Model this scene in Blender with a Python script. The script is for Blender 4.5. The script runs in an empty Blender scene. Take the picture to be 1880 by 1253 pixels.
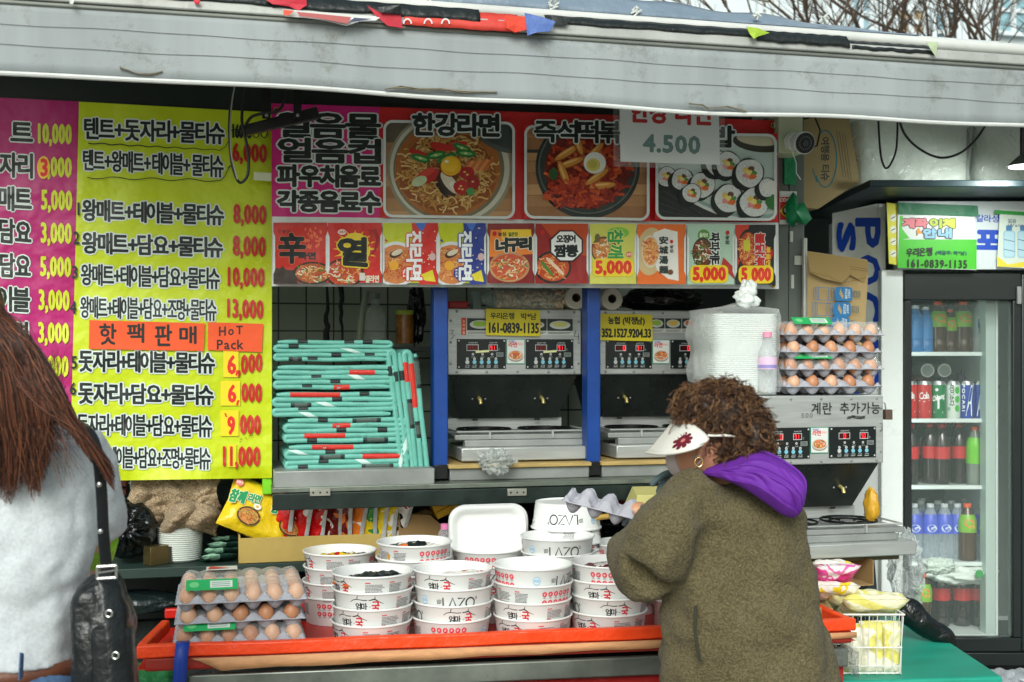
import bpy, bmesh, math, random
from mathutils import Vector, Matrix, noise as mnoise
random.seed(7)
S = bpy.context.scene
COL = S.collection
PI = math.pi
# ---------------------------------------------------------------- camera
YAW = math.radians(13.6); CA, SA = math.cos(YAW), math.sin(YAW); F = 2200.0; HOR = 658.0; CZ = 1.5
cam = bpy.data.cameras.new('camera'); cam.sensor_width = 36; cam.lens = F / 1880 * 36
cam.shift_y = (HOR - 626.5) / 1880; cam.clip_start = .05; cam.clip_end = 500
cam.dof.use_dof = True; cam.dof.focus_distance = 3.35; cam.dof.aperture_fstop = 5.6
camo = bpy.data.objects.new('camera', cam); COL.objects.link(camo)
camo.location = (0, 0, CZ); camo.rotation_euler = (PI / 2, 0, -YAW); S.camera = camo
# ---------------------------------------------------------------- light
SUN_EL, SUN_AZ = math.radians(34), math.radians(203)
w = bpy.data.worlds.new('World'); S.world = w; w.use_nodes = True
nt = w.node_tree; bg = nt.nodes['Background']
sky = nt.nodes.new('ShaderNodeTexSky'); sky.sky_type = 'NISHITA'; sky.sun_disc = False
sky.sun_elevation = SUN_EL; sky.sun_rotation = SUN_AZ; sky.air_density = 1.5; sky.dust_density = 4.0; sky.ozone_density = 1.0
hs = nt.nodes.new('ShaderNodeHueSaturation'); hs.inputs['Saturation'].default_value = .42
tint = nt.nodes.new('ShaderNodeMix'); tint.data_type = 'RGBA'; tint.blend_type = 'MULTIPLY'; tint.inputs[0].default_value = 1
tint.inputs[7].default_value = (.90, 1.0, .99, 1)
nt.links.new(sky.outputs[0], hs.inputs['Color']); nt.links.new(hs.outputs[0], tint.inputs[6]); nt.links.new(tint.outputs[2], bg.inputs[0])
bg.inputs[1].default_value = .13
sun = bpy.data.lights.new('sun', 'SUN'); sun.energy = 2.0; sun.angle = math.radians(28); sun.color = (1, .985, .95)
suno = bpy.data.objects.new('sun', sun); COL.objects.link(suno)
sd = Vector((math.sin(SUN_AZ) * math.cos(SUN_EL), math.cos(SUN_AZ) * math.cos(SUN_EL), math.sin(SUN_EL)))
suno.rotation_euler = (-sd).to_track_quat('-Z', 'Y').to_euler(); suno.location = (0, -3, 8)
S.view_settings.view_transform = 'Standard'; S.view_settings.look = 'None'
S.view_settings.exposure = 0.05; S.view_settings.gamma = 1
# ---------------------------------------------------------------- projection helpers (photo pixel -> point on a real plane)
def ray(px, py):
    u = px - 940
    return (F * SA + u * CA, F * CA - u * SA, HOR - py)
def P(px, py, y):
    a, b, c = ray(px, py); t = y / b
    return (a * t, y, CZ + c * t)
def PZ(px, py, z):
    a, b, c = ray(px, py); t = (z - CZ) / c
    return (a * t, b * t, z)
def PD(px, py, d):                      # at camera distance d
    a, b, c = ray(px, py); t = d / F
    return (a * t, b * t, CZ + c * t)
# ---------------------------------------------------------------- materials
def lin(c):
    return tuple((x / 255 / 12.92 if x <= 10 else ((x / 255 + .055) / 1.055) ** 2.4) for x in c)
_m = {}
def M(name, rgb, rough=.5, metal=0, var=0, vs=6, bump=0, bs=40, alpha=1, trans=0, emit=0, sheen=0, stretch=None, coat=0, rvar=0, spec=None, dirt=0):
    k = (name, tuple(rgb), rough, metal, var, vs, bump, bs, alpha, trans, emit, sheen, stretch, coat, dirt)
    if k in _m: return _m[k]
    m = bpy.data.materials.new(name); m.use_nodes = True; t = m.node_tree; N = t.nodes; L = t.links
    b = N['Principled BSDF']; c = lin(rgb)
    b.inputs['Base Color'].default_value = (*c, 1); b.inputs['Roughness'].default_value = rough; b.inputs['Metallic'].default_value = metal
    b.inputs['Alpha'].default_value = alpha; b.inputs['Transmission Weight'].default_value = trans
    if spec is not None: b.inputs['Specular IOR Level'].default_value = spec
    if coat: b.inputs['Coat Weight'].default_value = coat; b.inputs['Coat Roughness'].default_value = .15
    if sheen: b.inputs['Sheen Weight'].default_value = sheen
    if emit: b.inputs['Emission Color'].default_value = (*c, 1); b.inputs['Emission Strength'].default_value = emit
    if var or bump or dirt:
        tc = N.new('ShaderNodeTexCoord'); mp = N.new('ShaderNodeMapping'); L.new(tc.outputs['Object'], mp.inputs[0])
        if stretch: mp.inputs['Scale'].default_value = stretch
    if var:
        n = N.new('ShaderNodeTexNoise'); n.inputs['Scale'].default_value = vs; n.inputs['Detail'].default_value = 6; n.inputs['Roughness'].default_value = .65
        L.new(mp.outputs[0], n.inputs[0]); r = N.new('ShaderNodeValToRGB'); L.new(n.outputs[0], r.inputs[0])
        r.color_ramp.elements[0].position = .3; r.color_ramp.elements[1].position = .7
        r.color_ramp.elements[0].color = (*[x * (1 - var) for x in c], 1); r.color_ramp.elements[1].color = (*[min(1, x * (1 + var)) for x in c], 1)
        out = r.outputs[0]
        L.new(out, b.inputs['Base Color'])
        q = N.new('ShaderNodeMapRange'); L.new(n.outputs[0], q.inputs[0]); q.inputs[3].default_value = max(.03, rough - .12); q.inputs[4].default_value = min(1, rough + .12)
        L.new(q.outputs[0], b.inputs['Roughness'])
    if dirt:
        n2 = N.new('ShaderNodeTexNoise'); n2.inputs['Scale'].default_value = vs * 2.3; n2.inputs['Detail'].default_value = 9; n2.inputs['Roughness'].default_value = .75
        L.new(mp.outputs[0], n2.inputs[0]); r2 = N.new('ShaderNodeValToRGB'); L.new(n2.outputs[0], r2.inputs[0])
        r2.color_ramp.elements[0].position = .56; r2.color_ramp.elements[1].position = .72
        r2.color_ramp.elements[0].color = (0, 0, 0, 1); r2.color_ramp.elements[1].color = (dirt, dirt, dirt, 1)
        mx = N.new('ShaderNodeMix'); mx.data_type = 'RGBA'; L.new(r2.outputs[0], mx.inputs[0])
        if var: L.new(out, mx.inputs[6])
        else: mx.inputs[6].default_value = (*c, 1)
        mx.inputs[7].default_value = (*[x * .35 for x in c], 1); L.new(mx.outputs[2], b.inputs['Base Color'])
    if bump:
        n = N.new('ShaderNodeTexNoise'); n.inputs['Scale'].default_value = bs; n.inputs['Detail'].default_value = 4
        L.new(mp.outputs[0], n.inputs[0]); bp = N.new('ShaderNodeBump'); bp.inputs['Strength'].default_value = min(1, bump); bp.inputs['Distance'].default_value = .02 * max(1, bump) * 10 / max(bs, 1) * 2
        L.new(n.outputs[0], bp.inputs['Height']); L.new(bp.outputs[0], b.inputs['Normal'])
    _m[k] = m; return m
def V(rgb, rough=.42):                  # printed vinyl
    return M('printed_vinyl', rgb, .46, bump=.42, bs=3.6, var=.05, vs=2)
def K(rgb, rough=.5): return M('print_ink', rgb, rough)
BLK = (14, 24, 23)
def clearmat(name, rgb=(235, 240, 240), fac=.25, rough=.12, bump=.6, bs=25):
    k = (name, rgb, fac, rough, bump, bs)
    if k in _m: return _m[k]
    m = bpy.data.materials.new(name); m.use_nodes = True; t = m.node_tree; N = t.nodes; L = t.links
    b = N['Principled BSDF']; b.inputs['Base Color'].default_value = (*lin(rgb), 1); b.inputs['Roughness'].default_value = rough
    tr = N.new('ShaderNodeBsdfTransparent'); mx = N.new('ShaderNodeMixShader')
    lw = N.new('ShaderNodeLayerWeight'); lw.inputs[0].default_value = .35
    mr = N.new('ShaderNodeMapRange'); L.new(lw.outputs[1], mr.inputs[0]); mr.inputs[3].default_value = fac; mr.inputs[4].default_value = min(1, fac + .5)
    L.new(mr.outputs[0], mx.inputs[0]); L.new(tr.outputs[0], mx.inputs[1]); L.new(b.outputs[0], mx.inputs[2]); L.new(mx.outputs[0], N['Material Output'].inputs[0])
    tc = N.new('ShaderNodeTexCoord'); n = N.new('ShaderNodeTexNoise'); n.inputs['Scale'].default_value = bs; n.inputs['Detail'].default_value = 3; n.inputs['Distortion'].default_value = 1.5
    L.new(tc.outputs['Object'], n.inputs[0]); bp = N.new('ShaderNodeBump'); bp.inputs['Strength'].default_value = bump; bp.inputs['Distance'].default_value = .02
    L.new(n.outputs[0], bp.inputs['Height']); L.new(bp.outputs[0], b.inputs['Normal']); L.new(bp.outputs[0], lw.inputs[1])
    _m[k] = m; return m
# ---------------------------------------------------------------- mesh accumulator
class G:
    def __init__(s): s.v = []; s.f = []; s.mi = []; s.ms = []; s.cur = 0; s.T = None
    def mat(s, m):
        if m not in s.ms: s.ms.append(m)
        s.cur = s.ms.index(m); return s
    def add(s, vs, fs, m=None):
        if m is not None: s.mat(m)
        o = len(s.v)
        if s.T is not None: vs = [tuple(s.T @ Vector(p)) for p in vs]
        s.v.extend(vs); s.f.extend([tuple(i + o for i in f) for f in fs]); s.mi.extend([s.cur] * len(fs)); return s
    def poly(s, pts, m=None): return s.add(list(pts), [tuple(range(len(pts)))], m)
    def box(s, x0, y0, z0, x1, y1, z1, m=None):
        v = [(x, y, z) for z in (z0, z1) for y in (y0, y1) for x in (x0, x1)]
        return s.add(v, [(0, 2, 3, 1), (4, 5, 7, 6), (0, 1, 5, 4), (2, 6, 7, 3), (0, 4, 6, 2), (1, 3, 7, 5)], m)
    def hexa(s, b, t, m=None):          # bottom 4 + top 4
        return s.add(list(b) + list(t), [(3, 2, 1, 0), (4, 5, 6, 7), (0, 1, 5, 4), (1, 2, 6, 5), (2, 3, 7, 6), (3, 0, 4, 7)], m)
    def slab(s, pts, d, m=None):        # front outline extruded by vector d
        n = len(pts); b = [(p[0] + d[0], p[1] + d[1], p[2] + d[2]) for p in pts]
        return s.add(list(pts) + b, [tuple(range(n)), tuple(range(2 * n - 1, n - 1, -1))] + [((i + 1) % n, i, n + i, n + (i + 1) % n) for i in range(n)], m)
    def lathe(s, c, prof, n=32, m=None, a0=0):
        vs = []; fs = []; k = len(prof)
        for i in range(n):
            a = 2 * PI * i / n + a0
            for r, z in prof: vs.append((c[0] + r * math.cos(a), c[1] + r * math.sin(a), c[2] + z))
        for i in range(n):
            j = (i + 1) % n
            for q in range(k - 1): fs.append((i * k + q, j * k + q, j * k + q + 1, i * k + q + 1))
        return s.add(vs, fs, m)
    def disc(s, c, r, m=None, n=24, ax='z'):
        f = {'z': lambda a: (c[0] + r * math.cos(a), c[1] + r * math.sin(a), c[2]), 'y': lambda a: (c[0] + r * math.cos(a), c[1], c[2] + r * math.sin(a)), 'x': lambda a: (c[0], c[1] + r * math.cos(a), c[2] + r * math.sin(a))}[ax]
        return s.poly([f(2 * PI * i / n) for i in range(n)], m)
    def tube(s, path, r, n=8, m=None, caps=True, rs=None, flat=None):
        path = [Vector(p) for p in path]; k = len(path); vs = []; fs = []
        up = None
        for i, p in enumerate(path):
            d = (path[min(i + 1, k - 1)] - path[max(i - 1, 0)])
            if d.length < 1e-9: d = Vector((0, 0, 1))
            d.normalize()
            if up is None:
                up = Vector((0, 0, 1)) if abs(d.z) < .9 else Vector((1, 0, 0))
            x = up - d * up.dot(d)
            if x.length < 1e-6: x = Vector((1, 0, 0)) - d * d.x
            x.normalize(); up = x; y = d.cross(x)
            rr = rs[i] if rs else r
            ry = rr * (flat if flat else 1)
            for j in range(n):
                a = 2 * PI * j / n; q = p + x * (ry * math.cos(a)) + y * (rr * math.sin(a)); vs.append(tuple(q))
        for i in range(k - 1):
            for j in range(n):
                j2 = (j + 1) % n; fs.append((i * n + j, i * n + j2, (i + 1) * n + j2, (i + 1) * n + j))
        if caps and n > 2: fs.append(tuple(range(n - 1, -1, -1))); fs.append(tuple((k - 1) * n + j for j in range(n)))
        return s.add(vs, fs, m)
    def sphere(s, c, rx, ry=None, rz=None, m=None, n=16, k=10, R=None, fn=None):
        ry = ry or rx; rz = rz or rx; vs = []; fs = []
        for i in range(k + 1):
            t = PI * i / k
            for j in range(n):
                a = 2 * PI * j / n; d = Vector((math.sin(t) * math.cos(a), math.sin(t) * math.sin(a), math.cos(t)))
                sc = fn(d) if fn else 1
                p = Vector((d.x * rx * sc, d.y * ry * sc, d.z * rz * sc))
                if R: p = R @ p
                vs.append((c[0] + p.x, c[1] + p.y, c[2] + p.z))
        for i in range(k):
            for j in range(n): j2 = (j + 1) % n; fs.append((i * n + j, (i + 1) * n + j, (i + 1) * n + j2, i * n + j2))
        return s.add(vs, fs, m)
    def loft(s, rings, m=None, caps=True, closed=True):
        n = len(rings[0]); vs = [tuple(p) for r in rings for p in r]; fs = []
        for i in range(len(rings) - 1):
            for j in range(n if closed else n - 1): j2 = (j + 1) % n; fs.append((i * n + j, i * n + j2, (i + 1) * n + j2, (i + 1) * n + j))
        if caps and closed: fs.append(tuple(range(n - 1, -1, -1))); fs.append(tuple((len(rings) - 1) * n + j for j in range(n)))
        return s.add(vs, fs, m)
    def grid(s, fn, nu, nv, m=None):
        vs = [fn(i / nu, j / nv) for j in range(nv + 1) for i in range(nu + 1)]
        return s.add(vs, [(j * (nu + 1) + i, j * (nu + 1) + i + 1, (j + 1) * (nu + 1) + i + 1, (j + 1) * (nu + 1) + i) for j in range(nv) for i in range(nu)], m)
    def build(s, name, parent=None, smooth=True, bevel=0, solid=0, sub=0, angle=40, seg=2):
        me = bpy.data.meshes.new(name); me.from_pydata(s.v, [], s.f)
        for m in s.ms: me.materials.append(m)
        if len(s.ms) > 1: me.polygons.foreach_set('material_index', s.mi)
        if smooth:
            me.polygons.foreach_set('use_smooth', [True] * len(s.f)); me.set_sharp_from_angle(angle=math.radians(angle))
        me.update(); o = bpy.data.objects.new(name, me); COL.objects.link(o)
        if solid: md = o.modifiers.new('solid', 'SOLIDIFY'); md.thickness = solid; md.offset = 0
        if bevel: md = o.modifiers.new('edge', 'BEVEL'); md.width = bevel; md.segments = seg; md.limit_method = 'ANGLE'; md.angle_limit = math.radians(45); md.use_clamp_overlap = True
        if sub: md = o.modifiers.new('sub', 'SUBSURF'); md.levels = sub; md.render_levels = sub
        if parent is not None:
            o.parent = parent
            if parent.type == 'EMPTY': o.location = (-parent.location.x, -parent.location.y, -parent.location.z) if parent.get('_w') else (0, 0, 0)
        return o
LABELS = {}
def tag(o, label, cat, group=None):
    o['label'] = label; o['category'] = cat
    if group: o['group'] = group
    return o
def thing(name, label, cat, loc=(0, 0, 0), group=None, world=True, rot=(0, 0, 0)):
    o = bpy.data.objects.new(name, None); COL.objects.link(o); o.location = loc; o.rotation_euler = rot; o.empty_display_size = .05
    tag(o, label, cat, group)
    if world: o['_w'] = 1
    return o
def struct(o): o['kind'] = 'structure'; return o
def dup(root, loc, rot=None, label=None, name=None):
    def cp(o, par):
        c = o.copy(); COL.objects.link(c)
        if par is not None: c.parent = par
        for ch in list(o.children): cp(ch, c)
        return c
    r = cp(root, None); r.location = loc
    if rot is not None: r.rotation_euler = rot
    if label: r['label'] = label
    return r
ORD = ['top', 'second', 'third', 'fourth', 'fifth', 'sixth', 'seventh', 'eighth', 'ninth', 'tenth', 'eleventh', 'twelfth', 'thirteenth']
# ---------------------------------------------------------------- lettering
_fc = bpy.data.curves.new('lettering_source', 'FONT'); _fc.resolution_u = 2
_fo = bpy.data.objects.new('lettering_source', _fc); COL.objects.link(_fo); _gl = {}
def glyph(ch):
    if ch not in _gl:
        _fc.body = ch; dg = bpy.context.evaluated_depsgraph_get()
        me = bpy.data.meshes.new_from_object(_fo.evaluated_get(dg))
        vs = [(v.co.x, v.co.y) for v in me.vertices]; fs = [tuple(p.vertices) for p in me.polygons]; bpy.data.meshes.remove(me)
        if not vs: vs = [(0, 0)]; fs = []
        _gl[ch] = (vs, fs, min(p[0] for p in vs), max(p[0] for p in vs), min(p[1] for p in vs), max(p[1] for p in vs))
    return _gl[ch]
for _c in sorted(set("城安湯辛麵가각강게계과구국그금기김깨끓남내너농능다닭담데돗떡뚜라란료릇리마맛매머면명물미밀박밥방법볶불브블뽕사석성소수순슈스심안애어얼엄여열예오온올왕요용우운은음이인자정조종좌주즉진징짜짬참체추치카칼컵큰키타테텐트티파판팩포플한핫행협,.+-*:()'%‘ ·0123456789ABCDEFGHIJKLMNOPQRSTUVWXYZabcdefghijklmnopqrstuvwxyz")): glyph(_c)
bpy.data.objects.remove(_fo)
def layout(txt, sp=.09, space=.32):
    x = 0; out = []; ymin, ymax = 9, -9
    for ch in txt:
        if ch == ' ': x += space; continue
        vs, fs, a, b, c, d = glyph(ch)
        if ch in '0123456789' and b - a < .42: x += (.42 - b + a) / 2; out.append((x - a, vs, fs)); x += (b - a) + (.42 - b + a) / 2 + sp
        else: out.append((x - a, vs, fs)); x += (b - a) + sp
        if ch not in ',-.+*\'‘': ymin = min(ymin, c); ymax = max(ymax, d)
    return out, max(.01, x - sp), ymin, ymax
class CV:
    """Flat print on a surface: fn(a,b,h) -> point, a/b surface coordinates, h height above it."""
    def __init__(s, g, fn, step=.00002, h0=.0004): s.g = g; s.fn = fn; s.h = h0; s.step = step; s.clip = None
    def q(s, a, b):
        if s.clip:
            a = min(max(a, s.clip[0]), s.clip[2]); b = min(max(b, s.clip[1]), s.clip[3])
        return s.fn(a, b, s.h)
    def poly(s, pts, m): s.h += s.step; s.g.poly([s.q(*p) for p in pts], m)
    def rect(s, x0, y0, x1, y1, m, k=0): s.poly([(x0, y0), (x0, y1), (x1, y1 + k), (x1, y0 + k)], m)
    def ell(s, cx, cy, rx, ry, m, n=20, rot=0, a0=0, a1=2 * PI, wob=0):
        c, d = math.cos(rot), math.sin(rot); ph = random.random() * 6
        pts = []
        for i in range(n):
            t = a0 + (a1 - a0) * i / (n if a1 - a0 > 6.2 else n - 1); w = 1 + wob * math.sin(3 * t + ph) + wob * .6 * math.sin(5 * t + 2 * ph); x = rx * math.cos(t) * w; y = ry * math.sin(t) * w
            pts.append((cx + x * c - y * d, cy + x * d + y * c))
        s.poly(pts, m)
    def rr_pts(s, x0, y0, x1, y1, r, n=5, k=0):
        pts = []
        for cx, cy, a in ((x1 - r, y0 + r, -PI / 2), (x1 - r, y1 - r, 0), (x0 + r, y1 - r, PI / 2), (x0 + r, y0 + r, PI)):
            for i in range(n + 1):
                t = a + PI / 2 * i / n; x = cx + r * math.cos(t); pts.append((x, cy + r * math.sin(t) + k * (x - x0)))
        return pts
    def rrect(s, x0, y0, x1, y1, r, m, k=0): s.poly(s.rr_pts(x0, y0, x1, y1, r, 5, k), m)
    def line(s, pts, w, m, closed=False, w2=None):
        s.h += s.step; n = len(pts); L = []; R = []
        for i in range(n):
            p0 = pts[(i - 1) % n] if closed or i else pts[i]; p1 = pts[(i + 1) % n] if closed or i < n - 1 else pts[i]
            dx, dy = p1[0] - p0[0], p1[1] - p0[1]; l = math.hypot(dx, dy) or 1; ww = w if w2 is None else w + (w2 - w) * i / (n - 1)
            nx, ny = -dy / l * ww / 2, dx / l * ww / 2; L.append(s.q(pts[i][0] + nx, pts[i][1] + ny)); R.append(s.q(pts[i][0] - nx, pts[i][1] - ny))
        fs = [(i, i + 1, n + i + 1, n + i) for i in range(n - 1)]
        if closed: fs.append((n - 1, 0, n, 2 * n - 1))
        s.g.add(L + R, fs, m)
    def text(s, txt, quad, m, bold=0, outlines=(), sp=.09, space=.32, n=7, rot=0, vb=1):
        """quad = (x0,yt0,yb0,x1,yt1,yb1). rot 1: reads downward (quarter turn clockwise); 2: upside down."""
        lay, W, y0, y1 = layout(txt, sp, space)
        xa, ta, ba, xb, tb, bb = quad; ins = bold
        def mp(u, v):
            if rot == 2: u, v = 1 - u, 1 - v
            x = xa + ins + u * (xb - xa - 2 * ins); t = ta + (tb - ta) * u + ins; b = ba + (bb - ba) * u - ins
            return x, b + (t - b) * v
        if rot == 1:
            def mp(u, v): # u along the line (down), v up = towards right
                return xa + ins + v * (xb - xa - 2 * ins), ta + ins + u * (ba - ta - 2 * ins)
        base = [([mp((ox + x) / W, (y - y0) / (y1 - y0)) for x, y in vs], fs) for ox, vs, fs in lay]
        for rad, mm in list(outlines) + [(bold, m)]:
            k = 1 if rad <= 0 else n
            for j in range(k):
                s.h += s.step
                dx, dy = (0, 0) if k == 1 else (rad * math.cos(2 * PI * j / k + .3), rad * vb * math.sin(2 * PI * j / k + .3))
                for pts, fs in base: s.g.add([s.q(x + dx, y + dy) for x, y in pts], fs, mm)
def onplane(y): return lambda a, b, h: P(a, b, y - h)
def rnd(a, b): return random.uniform(a, b)

TC = Matrix.Rotation(-YAW, 4, 'Z')        # frame aligned with the view: x right, y away, z up
def C3(px, py, d): return ((px - 940) * d / F, d, CZ - (py - HOR) * d / F)
def GC(): g = G(); g.T = TC; return g
def packmat(name, cols, sd=0, sc=22):
    m = bpy.data.materials.new(name); m.use_nodes = True; t = m.node_tree; N = t.nodes; L = t.links; b = N['Principled BSDF']; b.inputs['Roughness'].default_value = .24
    tc = N.new('ShaderNodeTexCoord'); mp = N.new('ShaderNodeMapping'); mp.inputs['Location'].default_value = (sd, sd * 1.7, 0); L.new(tc.outputs['Object'], mp.inputs[0])
    n = N.new('ShaderNodeTexNoise'); n.inputs['Scale'].default_value = sc; n.inputs['Detail'].default_value = 2.5; n.inputs['Distortion'].default_value = .8; L.new(mp.outputs[0], n.inputs[0])
    r = N.new('ShaderNodeValToRGB'); r.color_ramp.interpolation = 'CONSTANT'; L.new(n.outputs[0], r.inputs[0]); e = r.color_ramp.elements
    pos = [0, .42, .50, .58, .64, .70][:len(cols)]
    e[0].color = (*lin(cols[0]), 1); e[1].position = pos[1]; e[1].color = (*lin(cols[1]), 1)
    for p_, c_ in zip(pos[2:], cols[2:]): q = e.new(p_); q.color = (*lin(c_), 1)
    L.new(r.outputs[0], b.inputs['Base Color']); n2 = N.new('ShaderNodeTexNoise'); n2.inputs['Scale'].default_value = 45; n2.inputs['Detail'].default_value = 3; L.new(tc.outputs['Object'], n2.inputs[0])
    bp = N.new('ShaderNodeBump'); bp.inputs['Strength'].default_value = .7; bp.inputs['Distance'].default_value = .008; L.new(n2.outputs[0], bp.inputs['Height']); L.new(bp.outputs[0], b.inputs['Normal']); return m
def fleece(name, ca, cb, sc):
    m = bpy.data.materials.new(name); m.use_nodes = True; t = m.node_tree; N = t.nodes; L = t.links; b = N['Principled BSDF']; b.inputs['Roughness'].default_value = .95; b.inputs['Sheen Weight'].default_value = .08; b.inputs['Specular IOR Level'].default_value = .05
    tc = N.new('ShaderNodeTexCoord'); v = N.new('ShaderNodeTexVoronoi'); v.inputs['Scale'].default_value = sc; dn = N.new('ShaderNodeTexNoise'); dn.inputs['Scale'].default_value = 60; dn.inputs['Detail'].default_value = 2; ad = N.new('ShaderNodeMix'); ad.data_type = 'RGBA'; ad.inputs[0].default_value = .02
    L.new(tc.outputs['Object'], ad.inputs[6]); L.new(tc.outputs['Object'], dn.inputs[0]); L.new(dn.outputs[1], ad.inputs[7]); L.new(ad.outputs[2], v.inputs[0])
    r = N.new('ShaderNodeValToRGB'); L.new(v.outputs[0], r.inputs[0]); r.color_ramp.elements[0].position = .1; r.color_ramp.elements[1].position = .75; r.color_ramp.elements[0].color = (*lin(ca), 1); r.color_ramp.elements[1].color = (*lin(cb), 1)
    n = N.new('ShaderNodeTexNoise'); n.inputs['Scale'].default_value = 9; n.inputs['Detail'].default_value = 3; L.new(tc.outputs['Object'], n.inputs[0]); r2 = N.new('ShaderNodeMapRange'); L.new(n.outputs[0], r2.inputs[0]); r2.inputs[3].default_value = .82; r2.inputs[4].default_value = 1.15
    mx = N.new('ShaderNodeVectorMath'); mx.operation = 'SCALE'; L.new(r.outputs[0], mx.inputs[0]); L.new(r2.outputs[0], mx.inputs['Scale']); L.new(mx.outputs[0], b.inputs['Base Color'])
    bp = N.new('ShaderNodeBump'); bp.invert = True; bp.inputs['Strength'].default_value = .55; bp.inputs['Distance'].default_value = .006; L.new(v.outputs[0], bp.inputs['Height']); L.new(bp.outputs[0], b.inputs['Normal']); return m
def rsq(cx, cy, hx, hy, r, z, n=5):
    pts = []
    for sx, sy, a0 in ((1, 1, 0), (-1, 1, PI / 2), (-1, -1, PI), (1, -1, 1.5 * PI)):
        for i in range(n + 1): t = a0 + PI / 2 * i / n; pts.append((cx + sx * (hx - r) + r * math.cos(t), cy + sy * (hy - r) + r * math.sin(t), z))
    return pts
# ================================================================ SETTING
STEEL = M('brushed_steel', (178, 182, 180), .36, .42, var=.14, vs=5, stretch=(1, 1, 14), bump=.05, bs=60)
STEELD = M('dull_steel', (146, 150, 147), .45, .35, var=.2, vs=7)
DARK = M('dark_painted_metal', (24, 36, 34), .5, .1, var=.25, vs=8)
BLACK = M('black_plastic', (9, 11, 11), .4)
WHITE = M('white_plastic', (225, 228, 224), .4)
BLUE = M('blue_painted_steel', (14, 62, 138), .38, 0, var=.16, vs=9, dirt=.5)
g = G(); g.grid(lambda u, v: (-60 + 130 * u, -40 + 160 * v, 0), 10, 10, M('grey_paving', (140, 140, 134), .85, var=.2, vs=3, bump=.3, bs=30))
struct(g.build('ground', smooth=False))
# ---- kiosk
kiosk = thing('market_kiosk', 'dark framed street food kiosk with blue posts and steel counter ledge', 'kiosk', (1.0, 4.1, 0))
X0, X1 = -1.4, 2.75
g = G(); TILE = bpy.data.materials.new('kitchen_tiles'); TILE.use_nodes = True
n_, l_ = TILE.node_tree.nodes, TILE.node_tree.links; br = n_.new('ShaderNodeTexBrick'); br.offset = 0; br.inputs['Scale'].default_value = 1
br.inputs['Brick Width'].default_value = .1; br.inputs['Row Height'].default_value = .1; br.inputs['Mortar Size'].default_value = .003
br.inputs['Color1'].default_value = (*lin((165, 176, 160)), 1); br.inputs['Color2'].default_value = (*lin((150, 164, 148)), 1); br.inputs['Mortar'].default_value = (*lin((40, 48, 44)), 1)
tc = n_.new('ShaderNodeTexCoord'); sx = n_.new('ShaderNodeSeparateXYZ'); cx_ = n_.new('ShaderNodeCombineXYZ')
l_.new(tc.outputs['Object'], sx.inputs[0]); l_.new(sx.outputs[0], cx_.inputs[0]); l_.new(sx.outputs[2], cx_.inputs[1]); l_.new(cx_.outputs[0], br.inputs[0])
l_.new(br.outputs[0], n_['Principled BSDF'].inputs['Base Color']); n_['Principled BSDF'].inputs['Roughness'].default_value = .35
g.box(X0, 4.45, 1.0, 1.62, 4.5, 2.4, TILE); g.build('tiled_back_wall', kiosk)
g = G(); g.box(X0, 4.15, 0, 2.6, 4.2, 1.06, DARK); g.build('lower_back_panel', kiosk)
g = G(); g.box(1.625, 5.30, 0, 3.3, 5.34, 2.36, M('rear_partition', (40, 50, 48), .6, var=.2)); g.build('rear_partition', kiosk)
g = G(); g.box(-1.5, 3.05, 2.36, 4.2, 5.4, 2.40, M('pale_canvas_ceiling', (196, 204, 200), .8)); g.build('ceiling', kiosk)
g = G(); a, b = P(-60, 150, 3.7), P(1440, 222, 3.7); g.box(X0, 3.70, 2.18, 1.72, 3.76, 2.355, DARK); g.build('header_beam', kiosk, bevel=.003)
for i, (xl, xr) in enumerate(((796, 823), (1078, 1103))):
    a, b = P(xl, 527, 3.66), P(xr, 880, 3.66); g = G(); g.box(a[0], 3.66, 1.125, b[0], 3.72, 2.2, BLUE); g.build('blue_post', kiosk, bevel=.004)
    bl = P(xl + 1, 856, 3.652), P(xr - 1, 884, 3.652); g = G(); g.box(bl[0][0], 3.648, 1.126, bl[1][0], 3.6595, 1.17, BLACK); g.build('post_foot', kiosk, bevel=.002)
LIME = M('lime_tape', (120, 205, 30), .4, var=.1)
a, b = P(488, 200, 3.67), P(501, 890, 3.67); g = G(); g.box(a[0] - .01, 3.675, 1.09, b[0] - .002, 3.72, 2.2, LIME); g.build('lime_edge_post', kiosk, bevel=.003)
GP = M('grey_wall_panel', (92, 100, 94), .6, var=.12, vs=4, stretch=(8, 1, 1))
a, b = P(1425, 222, 3.68), P(1478, 222, 3.68)
g = G(); g.box(a[0] - .04, 3.68, .9, a[0] + .045, 3.78, 2.3, GP); g.box(a[0] + .047, 3.68, .9, b[0] - .002, 3.78, 2.3, GP); g.build('grey_corner_post', kiosk, bevel=.003)
pole = P(1477, 470, 3.66)
g = G(); g.tube([(pole[0], 3.66, .9), (pole[0], 3.66, 1.9)], .009, 10, M('galvanised_tube', (170, 172, 165), .45, .5, var=.2)); g.build('thin_pole', kiosk)
g = G()
for x, y0, y1 in ((1450, 425, 445), (1458, 470, 487), (1452, 505, 530), (1453, 590, 600), (1449, 352, 358)):
    g = G(); a, b = P(x, y0, 3.678), P(x + 5 + (8 if y0 == 470 else 0), y1, 3.678); g.box(a[0], 3.6745, b[2], b[0], 3.679, a[2], M('masking_tape', (190, 196, 186), .6)); g.build('tape_strip', kiosk)
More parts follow.
